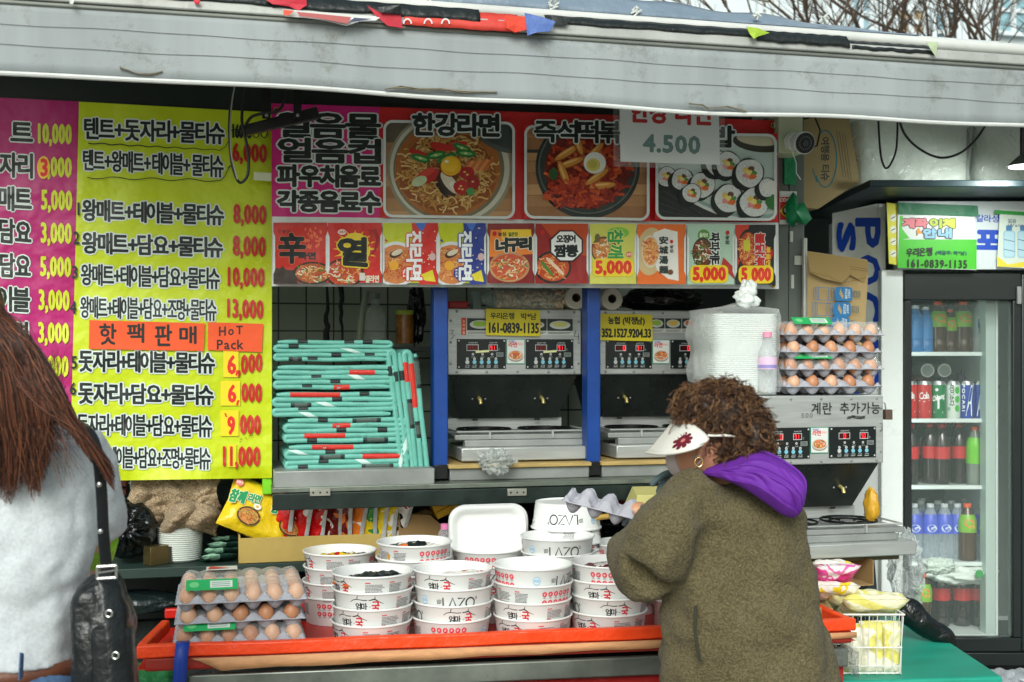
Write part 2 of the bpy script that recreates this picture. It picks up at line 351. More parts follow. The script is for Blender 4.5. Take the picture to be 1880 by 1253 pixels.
# ledge under the opening
LEDGE = M('worn_ledge_metal', (120, 128, 118), .4, .6, var=.3, vs=9, dirt=.7)
g = G(); g.box(P(500, 885, 3.56)[0], 3.57, 1.105, 1.62, 4.2, 1.12, LEDGE); g.build('counter_ledge', kiosk, bevel=.002)
RIM = M('ledge_front_angle', (34, 46, 43), .42, .4, var=.4, vs=14, dirt=.6)
g = G(); g.box(P(500, 885, 3.56)[0], 3.56, 1.055, 1.66, 3.569, 1.1035, RIM); g.build('ledge_front', kiosk, bevel=.002)
for x in (588, 950):
    a = P(x, 905, 3.55); g = G(); g.box(a[0] - .03, 3.553, a[2] - .010, a[0] + .03, 3.5595, a[2] + .012, M('zinc_hinge', (175, 175, 165), .4, .8))
    for q in (-.02, 0, .02): g.disc((a[0] + q, 3.5525, a[2]), .003, BLACK, 10, 'y')
    g.build('hinge', kiosk, bevel=.001)
# steel trays on ledge
def ledge_tray(xa, ya, xb, yb, y, nm, par=kiosk):
    a, b = P(xa, ya, y), P(xb, yb, y); g = G(); g.box(a[0], y, b[2], b[0], y + .4, a[2], STEELD); return g.build(nm, par, bevel=.003)
ledge_tray(503, 866, 798, 893, 3.59, 'ledge_box')
# lower shelf at left
SH = M('dark_green_shelf', (34, 56, 50), .55, var=.2)
a = P(205, 1046, 3.62)
g = G(); g.box(-1.4, 3.62, a[2] - .03, P(850, 0, 3.5)[0], 4.15, a[2], SH); g.build('lower_shelf', kiosk, bevel=.003); ZSH = a[2]
g = G(); g.box(P(205, 0, 3.8)[0], 3.8, .3, 1.6, 3.84, .7, M('dark_skirt_cloth', (14, 26, 24), .8, var=.3, bump=.8, bs=8)); g.build('lower_skirt', kiosk)  # very dark cloth sheet below the lower shelf
# ---- awning
aw = thing('awning', 'long grey awning valance with white hem and torn banner scraps along its top rail', 'awning', (1, 3, 2.2))
AWM = bpy.data.materials.new('awning_fabric'); AWM.use_nodes = True; N = AWM.node_tree.nodes; L = AWM.node_tree.links; B = N['Principled BSDF']; B.inputs['Roughness'].default_value = .62
tc = N.new('ShaderNodeTexCoord'); mp = N.new('ShaderNodeMapping'); mp.inputs['Scale'].default_value = (9, 1, .8); L.new(tc.outputs['Object'], mp.inputs[0])
n1 = N.new('ShaderNodeTexNoise'); n1.inputs['Scale'].default_value = 1.5; n1.inputs['Detail'].default_value = 5; L.new(mp.outputs[0], n1.inputs[0])
n2 = N.new('ShaderNodeTexNoise'); n2.inputs['Scale'].default_value = 9; n2.inputs['Detail'].default_value = 10; n2.inputs['Roughness'].default_value = .8; L.new(tc.outputs['Object'], n2.inputs[0])
r1 = N.new('ShaderNodeValToRGB'); L.new(n1.outputs[0], r1.inputs[0]); r1.color_ramp.elements[0].position = .3; r1.color_ramp.elements[1].position = .7
r1.color_ramp.elements[0].color = (*lin((140, 147, 149)), 1); r1.color_ramp.elements[1].color = (*lin((154, 161, 163)), 1)
r2 = N.new('ShaderNodeValToRGB'); L.new(n2.outputs[0], r2.inputs[0]); r2.color_ramp.elements[0].position = .30; r2.color_ramp.elements[1].position = .46; r2.color_ramp.elements[0].color = (.60, .57, .50, 1); r2.color_ramp.elements[1].color = (1, 1, 1, 1)
mx = N.new('ShaderNodeMix'); mx.data_type = 'RGBA'; mx.blend_type = 'MULTIPLY'; mx.inputs[0].default_value = 1; L.new(r1.outputs[0], mx.inputs[6]); L.new(r2.outputs[0], mx.inputs[7]); L.new(mx.outputs[2], B.inputs['Base Color'])
bp = N.new('ShaderNodeBump'); bp.inputs['Strength'].default_value = .25; bp.inputs['Distance'].default_value = .02; n3 = N.new('ShaderNodeTexNoise'); n3.inputs['Scale'].default_value = 4; L.new(tc.outputs['Object'], n3.inputs[0]); L.new(n3.outputs[0], bp.inputs['Height']); L.new(bp.outputs[0], B.inputs['Normal'])
AY = 2.95; AX0, AX1 = P(-80, 0, AY)[0], P(1980, 0, AY)[0]; ZB, ZT = 2.152, 2.325
def avz(x): return .004 * math.sin(x * 2.1) + .002 * math.sin(x * 7)
g = G(); g.grid(lambda u, v: (AX0 + (AX1 - AX0) * u, AY + .008 * math.sin(u * 23) * (1 - v), ZB + avz(u * 4) + (ZT - ZB) * v), 120, 6, AWM)
g.build('valance', aw, solid=.003)
g = G(); HEM = M('white_hem', (205, 208, 205), .5, var=.1)
g.tube([(AX0 + (AX1 - AX0) * i / 60, AY - .003 + .008 * math.sin(i / 60 * 23), ZB + avz(i / 15)) for i in range(61)], .006, 8, HEM); g.build('hem', aw)
g = G(); TH = M('seam_thread', (70, 74, 78), .8)
for zz in (.068, .116):
    g.tube([(AX0 + (AX1 - AX0) * i / 90, AY - .0032 + .008 * math.sin(i / 90 * 23) * (1 - zz / (ZT - ZB)), ZB + zz + .0015 * math.sin(i * .35 + zz * 90) + .0008 * math.sin(i * .83)) for i in range(91)], .0005, 5, TH)
g.build('seam', aw)
g = G(); ALU = M('pale_rail', (176, 178, 174), .5, .2, var=.2, dirt=.5); g.box(AX0, AY - .012, ZT, AX1, AY + .03, ZT + .028, ALU); g.box(AX0, AY - .006, ZT - .012, AX1, AY + .0275, ZT - .0005, M('rail_lip', (120, 124, 118), .5, .3, var=.2)); g.build('front_rail', aw, bevel=.004)
g = G(); g.tube([(AX0, AY + .035, ZT + .062), (AX1, AY + .035, ZT + .055)], .017, 12, M('roller_tube', (205, 207, 203), .45, var=.1)); g.build('roller_tube', aw)
BT = M('black_tape_cover', (20, 28, 28), .45, var=.5, vs=20, bump=.5, bs=30)
def strip(x0, x1, w0, nm, m, zo=0, wob=.0015, yo=0):
    g = G(); n = 40
    a, b = P(x0, 0, AY)[0], P(x1, 0, AY)[0]
    g.grid(lambda u, v: (a + (b - a) * u, AY - .014 - yo + .035 * (v ** 2) * .6, ZT + .022 + zo + w0 * v + wob * math.sin(u * 17 + v) * (1 - v) + wob * .5 * math.sin(u * 43)), n, 3, m); return g.build(nm, aw, solid=.002)
strip(-60, 500, .034, 'black_tape_strip', BT); strip(500, 880, .036, 'black_tape_strip', BT, -.004)
strip(1000, 1400, .026, 'black_tape_strip', BT, .004); strip(1385, 1555, .034, 'black_tape_strip', BT, -.006, yo=.003); strip(1560, 1712, .028, 'black_tape_strip', BT, -.01)
RED = M('torn_red_banner', (206, 62, 50), .55, var=.18, vs=14, bump=.15, bs=9); PNK = M('torn_pink_banner', (196, 40, 60), .55, var=.15, vs=14, bump=.2, bs=12)
strip(740, 950, .050, 'red_banner_scrap', RED, -.026, .0008, .004)
g = G(); cw = CV(g, lambda a, b, h: P(a, b, AY - .024 - h)); [cw.line([(x + 7 * math.cos(t_), 44 + 9 * math.sin(t_)) for t_ in [PI + PI * q / 10 for q in range(11)]], 2.5, M('white_arc_print', (214, 220, 220), .5)) for x in (748, 786, 818)]; g.build('banner_arc_print', aw, smooth=False)
def scrap(pts, m, nm, y=AY - .022, extra=None):
    g = G(); c = (sum(p[0] for p in pts) / len(pts), sum(p[1] for p in pts) / len(pts))
    q = [P(x, yy, y + rnd(-.004, .004)) for x, yy in pts]; cc = P(c[0], c[1], y - .001); n = len(q)
    g.add(q + [cc], [(i, (i + 1) % n, n) for i in range(n)], m)
    if extra: extra(CV(g, lambda a, b, h: P(a, b, y - .011 - h)))
    o = g.build(nm, aw, smooth=False, solid=.001); return o
WHT = M('torn_white_edge', (215, 218, 215), .5)
scrap([(482, -4), (562, -6), (563, 10), (548, 20), (530, 12), (500, 8)], PNK, 'red_banner_scrap')
scrap([(518, 17), (700, 31), (690, 38), (660, 40), (636, 48), (600, 39), (560, 33), (524, 31)], WHT, 'pale_banner_scrap', extra=lambda c: (c.poly([(545, 22), (645, 32), (638, 44), (585, 34), (550, 30)], K((180, 90, 90))), c.poly([(650, 33), (685, 35), (640, 42)], K((60, 66, 96))), c.poly([(520, 18), (540, 20), (530, 29), (521, 28)], K((225, 80, 50)))))
scrap([(674, 10), (694, 22), (736, 28), (739, 52), (712, 48), (690, 30)], PNK, 'red_banner_scrap')
scrap([(694, 14), (735, 9), (738, 26), (700, 24)], BT, 'black_tape_scrap', AY - .03)
scrap([(927, 28), (964, 31), (968, 55), (945, 60), (930, 52)], M('torn_orange_banner', (225, 70, 48), .45), 'red_banner_scrap', AY - .03)
scrap([(963, 24), (990, 30), (1020, 40), (1010, 58), (985, 60), (968, 66), (966, 44)], M('torn_blue_banner', (84, 112, 178), .45, bump=.5, bs=30), 'blue_banner_scrap', AY - .034)
scrap([(1012, 28), (1046, 34), (1040, 48), (1014, 46)], BT, 'black_tape_scrap')
scrap([(1370, 49), (1392, 52), (1413, 61), (1392, 67), (1384, 72), (1376, 62)], M('torn_green_banner', (165, 196, 60), .45), 'green_banner_scrap', AY - .03)
scrap([(1700, 77), (1722, 78), (1718, 105), (1708, 90)], M('torn_pale_banner', (180, 196, 160), .45), 'pale_banner_scrap', AY - .028)
scrap([(355, 0), (368, 0), (366, 8), (358, 8)], PNK, 'red_banner_scrap'); scrap([(127, -3), (137, -2), (134, 8), (128, 7)], WHT, 'pale_banner_scrap')
# glue marks on the valance
g = G(); GL = M('dried_glue', (128, 122, 104), .8, var=.3, vs=40, bump=.6, bs=60)
def smear(pts, w):
    for k in range(3): g.tube([P(x, y + rnd(-2, 2), AY - .006) for x, y in pts], w * rnd(.6, 1) * .0014, 6, GL, flat=.25)
    g.build('glue_smear', aw); g.__init__()
smear([(220, 124), (232, 128), (250, 134), (275, 137), (298, 131)], 4); smear([(707, 163), (735, 160), (770, 165), (810, 164), (850, 169), (912, 171)], 5); smear([(1265, 190), (1290, 192), (1300, 200), (1335, 197), (1370, 205)], 3)
# roof tarp
TARP = M('roof_tarp', (196, 203, 208), .5, var=.08, vs=3, bump=.6, bs=5); TARP2 = M('tarp_fold', (118, 134, 150), .42, var=.12, vs=4, bump=.5, bs=10)
XA, XM, XE = P(-80, 0, 3.0)[0], P(1180, 0, 3.0)[0], P(1700, 0, 3.0)[0]
def rz(u):
    x = XA + (XE + .25 - XA) * u; f = 1 if x < XM - .3 else max(0, 1 - (x - XM + .3) / (XE + .25 - XM + .3)); return x, f
def tarp(u, v):
    x, f = rz(u); f2 = f ** .8
    return (x, 3.0 + v * 2.0, ZT + .078 + .5 * f2 * v ** .75 + .010 * math.sin(x * 9 + v * 6) * v)
g = G(); g.grid(tarp, 90, 14, TARP); g.build('roof_tarp', aw, solid=.004)
def fold(u, v):
    x, f = rz(u * .9); return (x, 3.0 - .01 + v * .06 - .006 * math.sin(u * 40) * v, ZT + .078 + (.078 * f) * v + .007 * math.sin(u * 63) * (v) * f)
g = G(); g.grid(fold, 110, 4, TARP2); g.build('tarp_front_fold', aw, solid=.004)
g = G()
for px, py in ((785, -4), (1015, 8), (1167, 19), (1385, 27), (1512, 36)):
    for k in range(7):
        c = P(px + rnd(-5, 5), py + rnd(-4, 4), 2.985); g.tube([c, (c[0] + rnd(-.012, .012), c[1] - rnd(0, .01), c[2] + rnd(-.012, .012)), (c[0] + rnd(-.012, .012), c[1], c[2] + rnd(-.014, .008))], .003, 5, M('clear_knot', (205, 210, 205), .3))
g.build('tie_knot', aw)
# ---- far background: building and bare trees
bd = thing('apartment_building', 'pale apartment block with beige panels beyond the awning', 'building', (9, 16, 0))
g = G(); PW = M('pale_facade', (214, 224, 228), .7, var=.05); g.box(3, 16, 0, 17, 24, 16, PW); g.build('wall', bd)
for i, (x0, x1, y0, y1, c) in enumerate(((1395, 1425, -60, 90, (196, 190, 170)), (1645, 1700, 18, 62, (170, 150, 120)), (1715, 1760, 20, 100, (120, 150, 160)), (1560, 1600, -20, 70, (150, 180, 190)), (1830, 1890, -20, 60, (140, 178, 188)), (1610, 1622, -60, 90, (90, 80, 70)), (1770, 1800, -40, 100, (228, 232, 232)))):
    a, b = P(x0, y1, 15.9), P(x1, y0, 15.9); g = G(); g.box(a[0], 15.92, a[2], b[0], 16.02, b[2], M('window_bay', c, .25, var=.1)); w_ = g.build('window', bd)
    g = G()
    for k in (0, .5, 1): xx = a[0] + (b[0] - a[0]) * k; g.box(xx - .04, 15.88, a[2], xx + .04, 15.918, b[2], PW)
    for k in (0, .5, 1): zz = a[2] + (b[2] - a[2]) * k; g.box(a[0] + .05, 15.885, zz - .03, b[0] - .05, 15.9165, zz + .03, PW)
    g.build('frame', w_)
BARK = M('bare_bark', (84, 70, 58), .9, var=.25)
def tree(px, sd, lab):
    random.seed(sd); base = P(px, 400, 11); t = thing('bare_tree', lab, 'tree', (base[0], 11, 0), 'bare trees behind the kiosk')
    g = G(); g.tube([(base[0], 11, 0), (base[0] + .05, 11, 2), (base[0] + .1, 11.05, 3.7)], .1, 8, BARK, rs=[.13, .1, .07]); g.build('trunk', t)
    g = G()
    def br(p, d, l, r, k):
        pts = [p]; q = Vector(p); dd = Vector(d)
        for i in range(5):
            dd = (dd + Vector((rnd(-.22, .22), rnd(-.22, .22), rnd(-.08, .16)))).normalized(); q = q + dd * l / 5; pts.append(tuple(q))
            if k > 0 and i > 0:
                for _ in range(1 if k > 1 else 2):
                    e = (dd + Vector((rnd(-.9, .9), rnd(-.9, .9), rnd(-.2, .6)))).normalized(); br(tuple(q), tuple(e), l * rnd(.5, .75), r * .5, k - 1)
        g.tube(pts, r, 4 if k < 2 else 6, BARK, caps=False, rs=[r * (1 - .7 * i / 5) for i in range(6)])
    for j in range(5): a = j * 1.26 + rnd(0, 1); br((base[0] + .08, 11.03, 3.0 + j * .12), (math.cos(a) * .6, math.sin(a) * .3, .8), 2.2, .035, 3)
    g.build('branches', t)
tree(1530, 3, 'bare tree behind the roof edge, thinner and farther left'); tree(1710, 9, 'bare tree with dark spreading branches in the middle of three'); tree(1880, 21, 'bare tree at the far end near the pale facade corner')
random.seed(11)
# ================================================================ BANNERS
YEL = V((196, 214, 12)); MAG = V((178, 14, 108)); INK = V(BLK); WPR = V((214, 226, 222)); RPR = V((214, 44, 30)); YPR = V((206, 216, 40)); MARK = M('marker_ink', (16, 24, 22), .5)
def sheet(g, q, y, m, nx=14, ny=16, wave=0):
    tl, tr, br_, bl = q
    def fn(u, v):
        a = tl[0] + (tr[0] - tl[0]) * u; b = bl[0] + (br_[0] - bl[0]) * u; c = tl[1] + (tr[1] - tl[1]) * u; d = bl[1] + (br_[1] - bl[1]) * u
        return P(a + (b - a) * v, c + (d - c) * v, y + (.012 * math.sin(u * 9) * max(0, v - .985) / .015 if wave else 0))
    g.grid(fn, nx, ny, m)
# ---- yellow price banner
g = G(); Yp = 3.662
sheet(g, ((145, 187), (499, 207), (499, 878), (128, 884)), Yp, YEL, 20, 30, 1)
c = CV(g, onplane(Yp))
def brow(t, x0, yt0, yb0, x1, yt1, yb1, bold=1.1):
    c.text(t, (x0 - 2, yt0 - 1, yb0 + 2, x1 + 2, yt1 - 1, yb1 + 2), INK, bold * .85, [(bold * .85 + 2.8, WPR)], sp=.05, space=.12, n=9, vb=.85)
brow('텐트+돗자리+물티슈', 156, 216, 255, 411, 226, 264, 1.6); brow('텐트+왕매트+ 테이블+ 물티슈', 154, 275, 312, 409, 286, 325, 1.3)
brow('왕매트+테이블+물티슈', 152, 366, 405, 410, 377, 413, 1.7); brow('왕매트+담요+물티슈', 152, 426, 465, 408, 437, 472, 1.8)
brow('왕매트+테이블+담요+물티슈', 150, 485, 523, 402, 493, 530, 1.3); brow('왕매트+테이블+담요+조명+물티슈', 149, 545, 583, 396, 551, 588, 1.1)
brow('돗자리+테이블+물티슈', 146, 643, 682, 393, 648, 685, 1.7); brow('돗자리+담요+물티슈', 145, 702, 741, 391, 708, 743, 1.8)
brow('돗자리+테이블+담요+물티슈', 143, 760, 798, 388, 764, 802, 1.3); brow('돗자리+테이블+담요+조명+물티슈', 142, 820, 858, 385, 823, 861, 1.1)
YST = K((240, 214, 20)); RN = V((196, 34, 24)); RN2 = K((222, 34, 22))
def price(t, x0, yt0, yb0, x1, yt1, yb1, b=1.45, m=RN): c.text(t, (x0, yt0, yb0, x1, yt1, yb1), m, b, sp=.12, n=8)
price('6,000', 426, 262, 297, 490, 265, 300); price('8,000', 428, 374, 411, 489, 377, 413); price('8,000', 427, 432, 470, 488, 435, 473)
price('10,000', 414, 490, 526, 486, 492, 528); price('13,000', 413, 548, 583, 484, 551, 587)
c.rect(410, 644, 438, 693, YST); c.rect(405, 700, 441, 745, YST); c.rect(405, 754, 438, 801, YST); c.rect(418, 816, 434, 858, K((226, 214, 20)))
price('6', 417, 652, 688, 434, 652, 688, 1.6, RN2); price(',000', 436, 652, 689, 482, 648, 683); c.line([(436, 680), (434, 690)], 4, RN2)
price('6', 418, 706, 740, 434, 706, 740, 1.6, RN2); price('000', 443, 703, 739, 481, 704, 740); c.line([(438, 735), (435, 744)], 4, RN2)
price('9', 417, 764, 799, 432, 764, 799, 1.6, RN2); price('000', 440, 761, 798, 479, 762, 799); c.line([(413, 759), (416, 766)], 3, RN2)
price('11,000', 405, 819, 857, 478, 820, 857)
for t, x, y in (('1', 138, 372), ('2', 134, 425), ('3', 131, 488), ('4', 128, 553), ('5', 130, 654), ('6', 128, 702)):
    c.text(t, (x, y, y + 24, x + 12, y, y + 24), MARK, .6, n=4)
c.text('16000', (424, 227, 254, 462, 229, 256), MARK, 1.2, n=5)
for x in (470, 485): c.ell(x, 241, 7, 13, MARK); c.ell(x, 241, 5, 11, YEL)
c.line([(418, 240), (455, 236), (497, 238)], 2, MARK)
wv = lambda x0, y0, x1, y1, a, f: [(x0 + (x1 - x0) * i / 50, y0 + (y1 - y0) * i / 50 + a * math.sin(i * f)) for i in range(51)]
c.line(wv(162, 263, 404, 276, 1.2, .9), 2.2, MARK, w2=1.2); c.line([(404, 276), (414, 270), (420, 258)], 1.2, MARK)
c.line(wv(160, 326, 404, 332, 2, .45), 1.4, MARK); c.line([(404, 332), (412, 325), (423, 304), (418, 309)], 1.4, MARK); c.line([(423, 304), (427, 311)], 1.4, MARK)
for x, y in ((441, 807), (450, 805), (457, 801), (462, 800), (440, 812)): c.line([(x, y), (x + rnd(2, 5), y - rnd(0, 2))], 1.2, MARK)
g.build('price_banner', smooth=False); tag(bpy.data.objects['price_banner'], 'yellow Korean price banner with black set names and red prices', 'banner')
def paper(name, lab, cat, q, y, m, draw, grid=6, bend=0, grp=None):
    g = G(); tl, tr, b2, bl = q
    def fn(u, v):
        a = tl[0] + (tr[0] - tl[0]) * u; b = bl[0] + (b2[0] - bl[0]) * u; c1 = tl[1] + (tr[1] - tl[1]) * u; d = bl[1] + (b2[1] - bl[1]) * u
        return P(a + (b - a) * v, c1 + (d - c1) * v, y)
    g.grid(fn, grid, grid, m); draw(CV(g, onplane(y))); o = g.build(name, smooth=False); tag(o, lab, cat, grp); return o
ORG = M('orange_paper', (242, 92, 44), .7, bump=.2, bs=6)
def hp(c):
    for t, x, y0, y1 in (('핫', 182, 594, 634), ('팩', 233, 594, 630), ('판', 284, 596, 636), ('매', 329, 599, 632)): c.text(t, (x, y0, y1, x + 32, y0, y1), MARK, 1.0, n=6)
paper('paper_note', 'wide orange paper strip with Korean hot pack lettering on yellow banner', 'sign', ((164, 588), (376, 594), (374, 645), (163, 641)), 3.655, ORG, hp)
paper('paper_note', 'small orange paper reading Hot Pack on yellow banner', 'sign', ((382, 592), (483, 595), (481, 647), (381, 643)), 3.655, ORG,
      lambda c: (c.text('HoT', (402, 600, 618, 446, 598, 614), MARK, .5, sp=.25, n=5), c.text('Pack', (398, 624, 642, 447, 624, 642), MARK, .5, sp=.12, n=5)))
paper('blank_label', 'small blank cream tape label at the yellow banner edge', 'label', ((466, 316), (498, 318), (498, 333), (465, 331)), 3.61, M('cream_tape', (216, 222, 190), .6), lambda c: None, 2)
# ---- magenta price banner
g = G(); Mp = 3.668
sheet(g, ((-70, 176), (148, 187), (134, 747), (-70, 757)), Mp, MAG, 10, 20)
c = CV(g, onplane(Mp)); c.rect(-70, 745, 134, 757, V((140, 190, 220)))
def mrow(t, x0, y0, x1, y1, pr, px, py0, py1):
    c.text(t, (x0 - 2, y0 - 4, y1 - 4, x1 + 2, y0 + 1, y1 + 1), INK, 1.6, [(4.0, WPR)], sp=.06, space=.5, n=8)
    if pr: c.text(pr, (px, py0, py1, px + 58 + (8 if pr[0] == '1' else 0), py0 + 2, py1 + 2), YPR, 1.5, sp=.12, n=8)
mrow('텐 트', -42, 221, 59, 265, '10,000', 66, 226, 264); mrow('돗자리', -32, 281, 59, 328, '3,000', 74, 287, 325); mrow('왕매트', -34, 343, 57, 389, '5,000', 75, 348, 386)
mrow('담요', 0, 404, 56, 450, '3,000', 74, 408, 447); mrow('왕담요', -28, 466, 55, 512, '5,000', 73, 470, 508); mrow('테이블', -36, 527, 54, 574, '3,000', 70, 531, 570)
mrow('조명', -10, 590, 50, 634, '3,000', 69, 591, 630); mrow('그릇' if 0 else '담요', -16, 652, 48, 694, '5,000', 68, 652, 691)
c.ell(80, 308, 12, 21, V((236, 190, 20))); c.text('3', (73, 291, 325, 89, 291, 325), RN2, 1.6)
c.rect(86, 702, 112, 738, YST)
o = g.build('price_banner', smooth=False); tag(o, 'magenta price banner with yellow prices, partly behind long red hair', 'banner')
# ---- red menu banner
Rp = 3.615; g = G(); RB = V((206, 26, 26)); PK = V((206, 16, 122))
sheet(g, ((498, 190), (1428, 222), (1430, 531), (499, 524)), Rp, RB, 40, 14)
c = CV(g, onplane(Rp)); c.poly([(498, 190), (499, 400), (697, 400), (697, 197)], PK)
WF = V((222, 228, 226)); c.poly([(499, 398), (499, 526), (1430, 531), (1429, 409)], WF)
c.text('얼음물', (508, 203, 254, 700, 207, 258), INK, 3.0, [(6.6, WPR)], sp=.05, n=10, vb=.62); c.text('얼음컵', (509, 251, 300, 700, 254, 303), INK, 3.0, [(6.6, WPR)], sp=.05, n=10, vb=.62)
c.text('파우치음료', (508, 301, 344, 700, 303, 347), INK, 2.4, [(5.6, WPR)], sp=.03, n=10, vb=.85); c.text('각종음료수', (508, 348, 390, 700, 350, 393), INK, 2.4, [(5.6, WPR)], sp=.03, n=10, vb=.85)
def noodles(cv, cx, cy, rx, ry, cols, n, w=2.2, hole=0, L=9):
    for _ in range(n):
        a = rnd(0, 6.28); r = math.sqrt(rnd(hole, 1)); x = cx + rx * r * math.cos(a); y = cy + ry * r * math.sin(a); d = rnd(0, 6.28); pts = []
        for i in range(7):
            pts.append((x, y)); d += rnd(-.9, .9); x += L / 6 * math.cos(d) * 1.4; y += L / 6 * math.sin(d)
        cv.line(pts, w * rnd(.7, 1.1), random.choice(cols))
Cc = lambda *a: V(a)
WOOD = [Cc(176, 130, 84), Cc(196, 152, 104), Cc(160, 112, 70)]
def frame(x0, y0, x1, y1, k, bgm, draw):
    cv = c; cv.rrect(x0, y0, x1, y1, 15, bgm, k); cv.clip = (x0 + 1, y0 + 1, x1 - 1, y1 + k * (x1 - x0) * .5)
    draw(cv); cv.clip = None; cv.line(cv.rr_pts(x0, y0, x1, y1, 15, 6, k), 5, WF, closed=True)
    for (ax, ay, sx, sy) in ((x0, y0, 1, 1), (x1, y0 + k * (x1 - x0), -1, 1), (x0, y1, 1, -1), (x1, y1 + k * (x1 - x0), -1, -1)):
        pts = [(ax - 3 * sx, ay - 3 * sy)] + [(ax - 3 * sx + 17.5 * sx * (1 - math.sin(t)), ay - 3 * sy + 17.5 * sy * (1 - math.cos(t))) for t in [PI / 2 * i / 6 for i in range(7)]]
        cv.poly(pts, RB)
def f1(c):
    for i in range(5): c.rect(706, 300 + i * 22, 945, 320 + i * 22, WOOD[i % 3])
    c.rect(706, 223, 945, 262, Cc(96, 88, 70))
    c.ell(826, 310, 115, 108, Cc(150, 146, 124), 48); c.ell(826, 309, 110, 102, Cc(206, 204, 186), 48); c.ell(824, 310, 102, 95, Cc(120, 112, 84), 48); c.ell(822, 311, 97, 88, Cc(176, 104, 40), 48)
    c.ell(920, 236, 62, 40, Cc(86, 92, 84), 30, .5); c.ell(922, 234, 56, 34, Cc(66, 74, 70), 30, .5)
    c.ell(822, 318, 88, 74, Cc(150, 80, 26), 40, wob=.03)
    noodles(c, 822, 314, 84, 72, [Cc(222, 178, 100), Cc(204, 150, 70), Cc(236, 200, 130), Cc(180, 116, 50)], 520, 3, .12, 15)
    for x, y, r in ((808, 270, .2), (838, 268, -.2), (770, 285, .5)): c.ell(x, y, 20, 8, Cc(196, 44, 30), 14, r, wob=.08)
    for x, y, r in ((772, 291, .3), (800, 285, -.2), (848, 272, .4), (855, 282, .1), (820, 291, -.4)): c.ell(x, y, 19, 7, Cc(34, 120, 50), 14, r); c.ell(x + 1, y, 12, 3, Cc(130, 190, 100), 12, r); c.ell(x, y, 3, 2, Cc(220, 226, 170), 8)
    for i in range(7): c.line([(852 + i * 6, 312 + i * .4), (862 + i * 7, 296 - i * .6)], 6, [Cc(206, 110, 50), Cc(226, 150, 80)][i % 2])
    c.ell(786, 325, 24, 11, Cc(190, 40, 34), 14, -.5, wob=.1); c.ell(782, 318, 18, 7, Cc(214, 70, 50), 12, -.5); c.ell(770, 333, 15, 9, Cc(196, 214, 170), 12, -.4)
    c.ell(820, 340, 25, 12, Cc(60, 34, 24), 16, .9); c.ell(826, 336, 25, 10, Cc(226, 216, 190), 16, .9); c.ell(838, 344, 15, 8, Cc(240, 236, 220), 14, .6); c.ell(812, 350, 18, 4, Cc(36, 24, 20), 14, .9)
    c.ell(856, 318, 15, 12, Cc(176, 24, 22), 14, wob=.08); c.ell(846, 344, 13, 14, Cc(190, 26, 24), 14, .6, wob=.08); c.ell(868, 336, 12, 15, Cc(160, 22, 22), 14, wob=.08)
    for x, y in ((853, 316), (858, 321), (846, 342), (849, 348), (843, 347), (868, 334)): c.ell(x, y, 2.6, 1.8, Cc(236, 200, 110), 8)
    c.ell(864, 352, 8, 7, Cc(70, 150, 70), 10); c.ell(828, 306, 20, 19, Cc(150, 70, 10), 24); c.ell(828, 305, 19, 18, Cc(240, 180, 20), 24); c.ell(826, 303, 15, 13, Cc(248, 200, 34), 20); c.ell(820, 297, 4, 3, Cc(255, 246, 210), 10)
frame(706, 223, 943, 397, .014, Cc(166, 124, 86), f1)
def f2(c):
    for i in range(8): c.rect(966, 234 + i * 21, 1190, 253 + i * 21, WOOD[(i * 2) % 3])
    c.rect(966, 275, 990, 281, Cc(60, 56, 50)); c.ell(1079, 308, 96, 94, Cc(40, 50, 48), 48); c.ell(1079, 306, 91, 87, Cc(96, 104, 98), 48); c.ell(1079, 307, 88, 84, Cc(52, 60, 56), 48); c.ell(1078, 310, 78, 74, Cc(120, 30, 14), 40)
    noodles(c, 1080, 312, 72, 66, [Cc(170, 44, 18), Cc(196, 70, 28), Cc(140, 30, 14), Cc(214, 96, 44), Cc(110, 22, 12)], 330, 6, 0, 14)
    for x, y, r in ((1040, 282, -.55), (1048, 300, -.35), (1096, 326, -.6), (1105, 342, -.1), (1060, 262, 1.2), (1035, 320, 1.2), (1090, 282, -.8)): c.ell(x, y, 27, 7.5, Cc(150, 80, 24), 16, r); c.ell(x, y - 1, 25, 6, Cc(216, 146, 58), 16, r); c.ell(x - 2, y - 2.5, 18, 2, Cc(240, 190, 110), 12, r)
    noodles(c, 1060, 358, 50, 22, [Cc(180, 50, 20), Cc(206, 80, 30), Cc(150, 36, 16)], 120, 5, 0, 12)
    c.ell(1016, 320, 8, 12, Cc(44, 90, 40), 10); c.ell(1092, 300, 21, 20, Cc(196, 190, 176), 24); c.ell(1092, 299, 20, 19.5, Cc(244, 244, 236), 24); c.ell(1089, 303, 13, 12, Cc(226, 214, 110), 18); c.ell(1088, 302, 8, 8, Cc(206, 196, 90), 14)
frame(965, 232, 1190, 399, .02, Cc(160, 112, 70), f2)
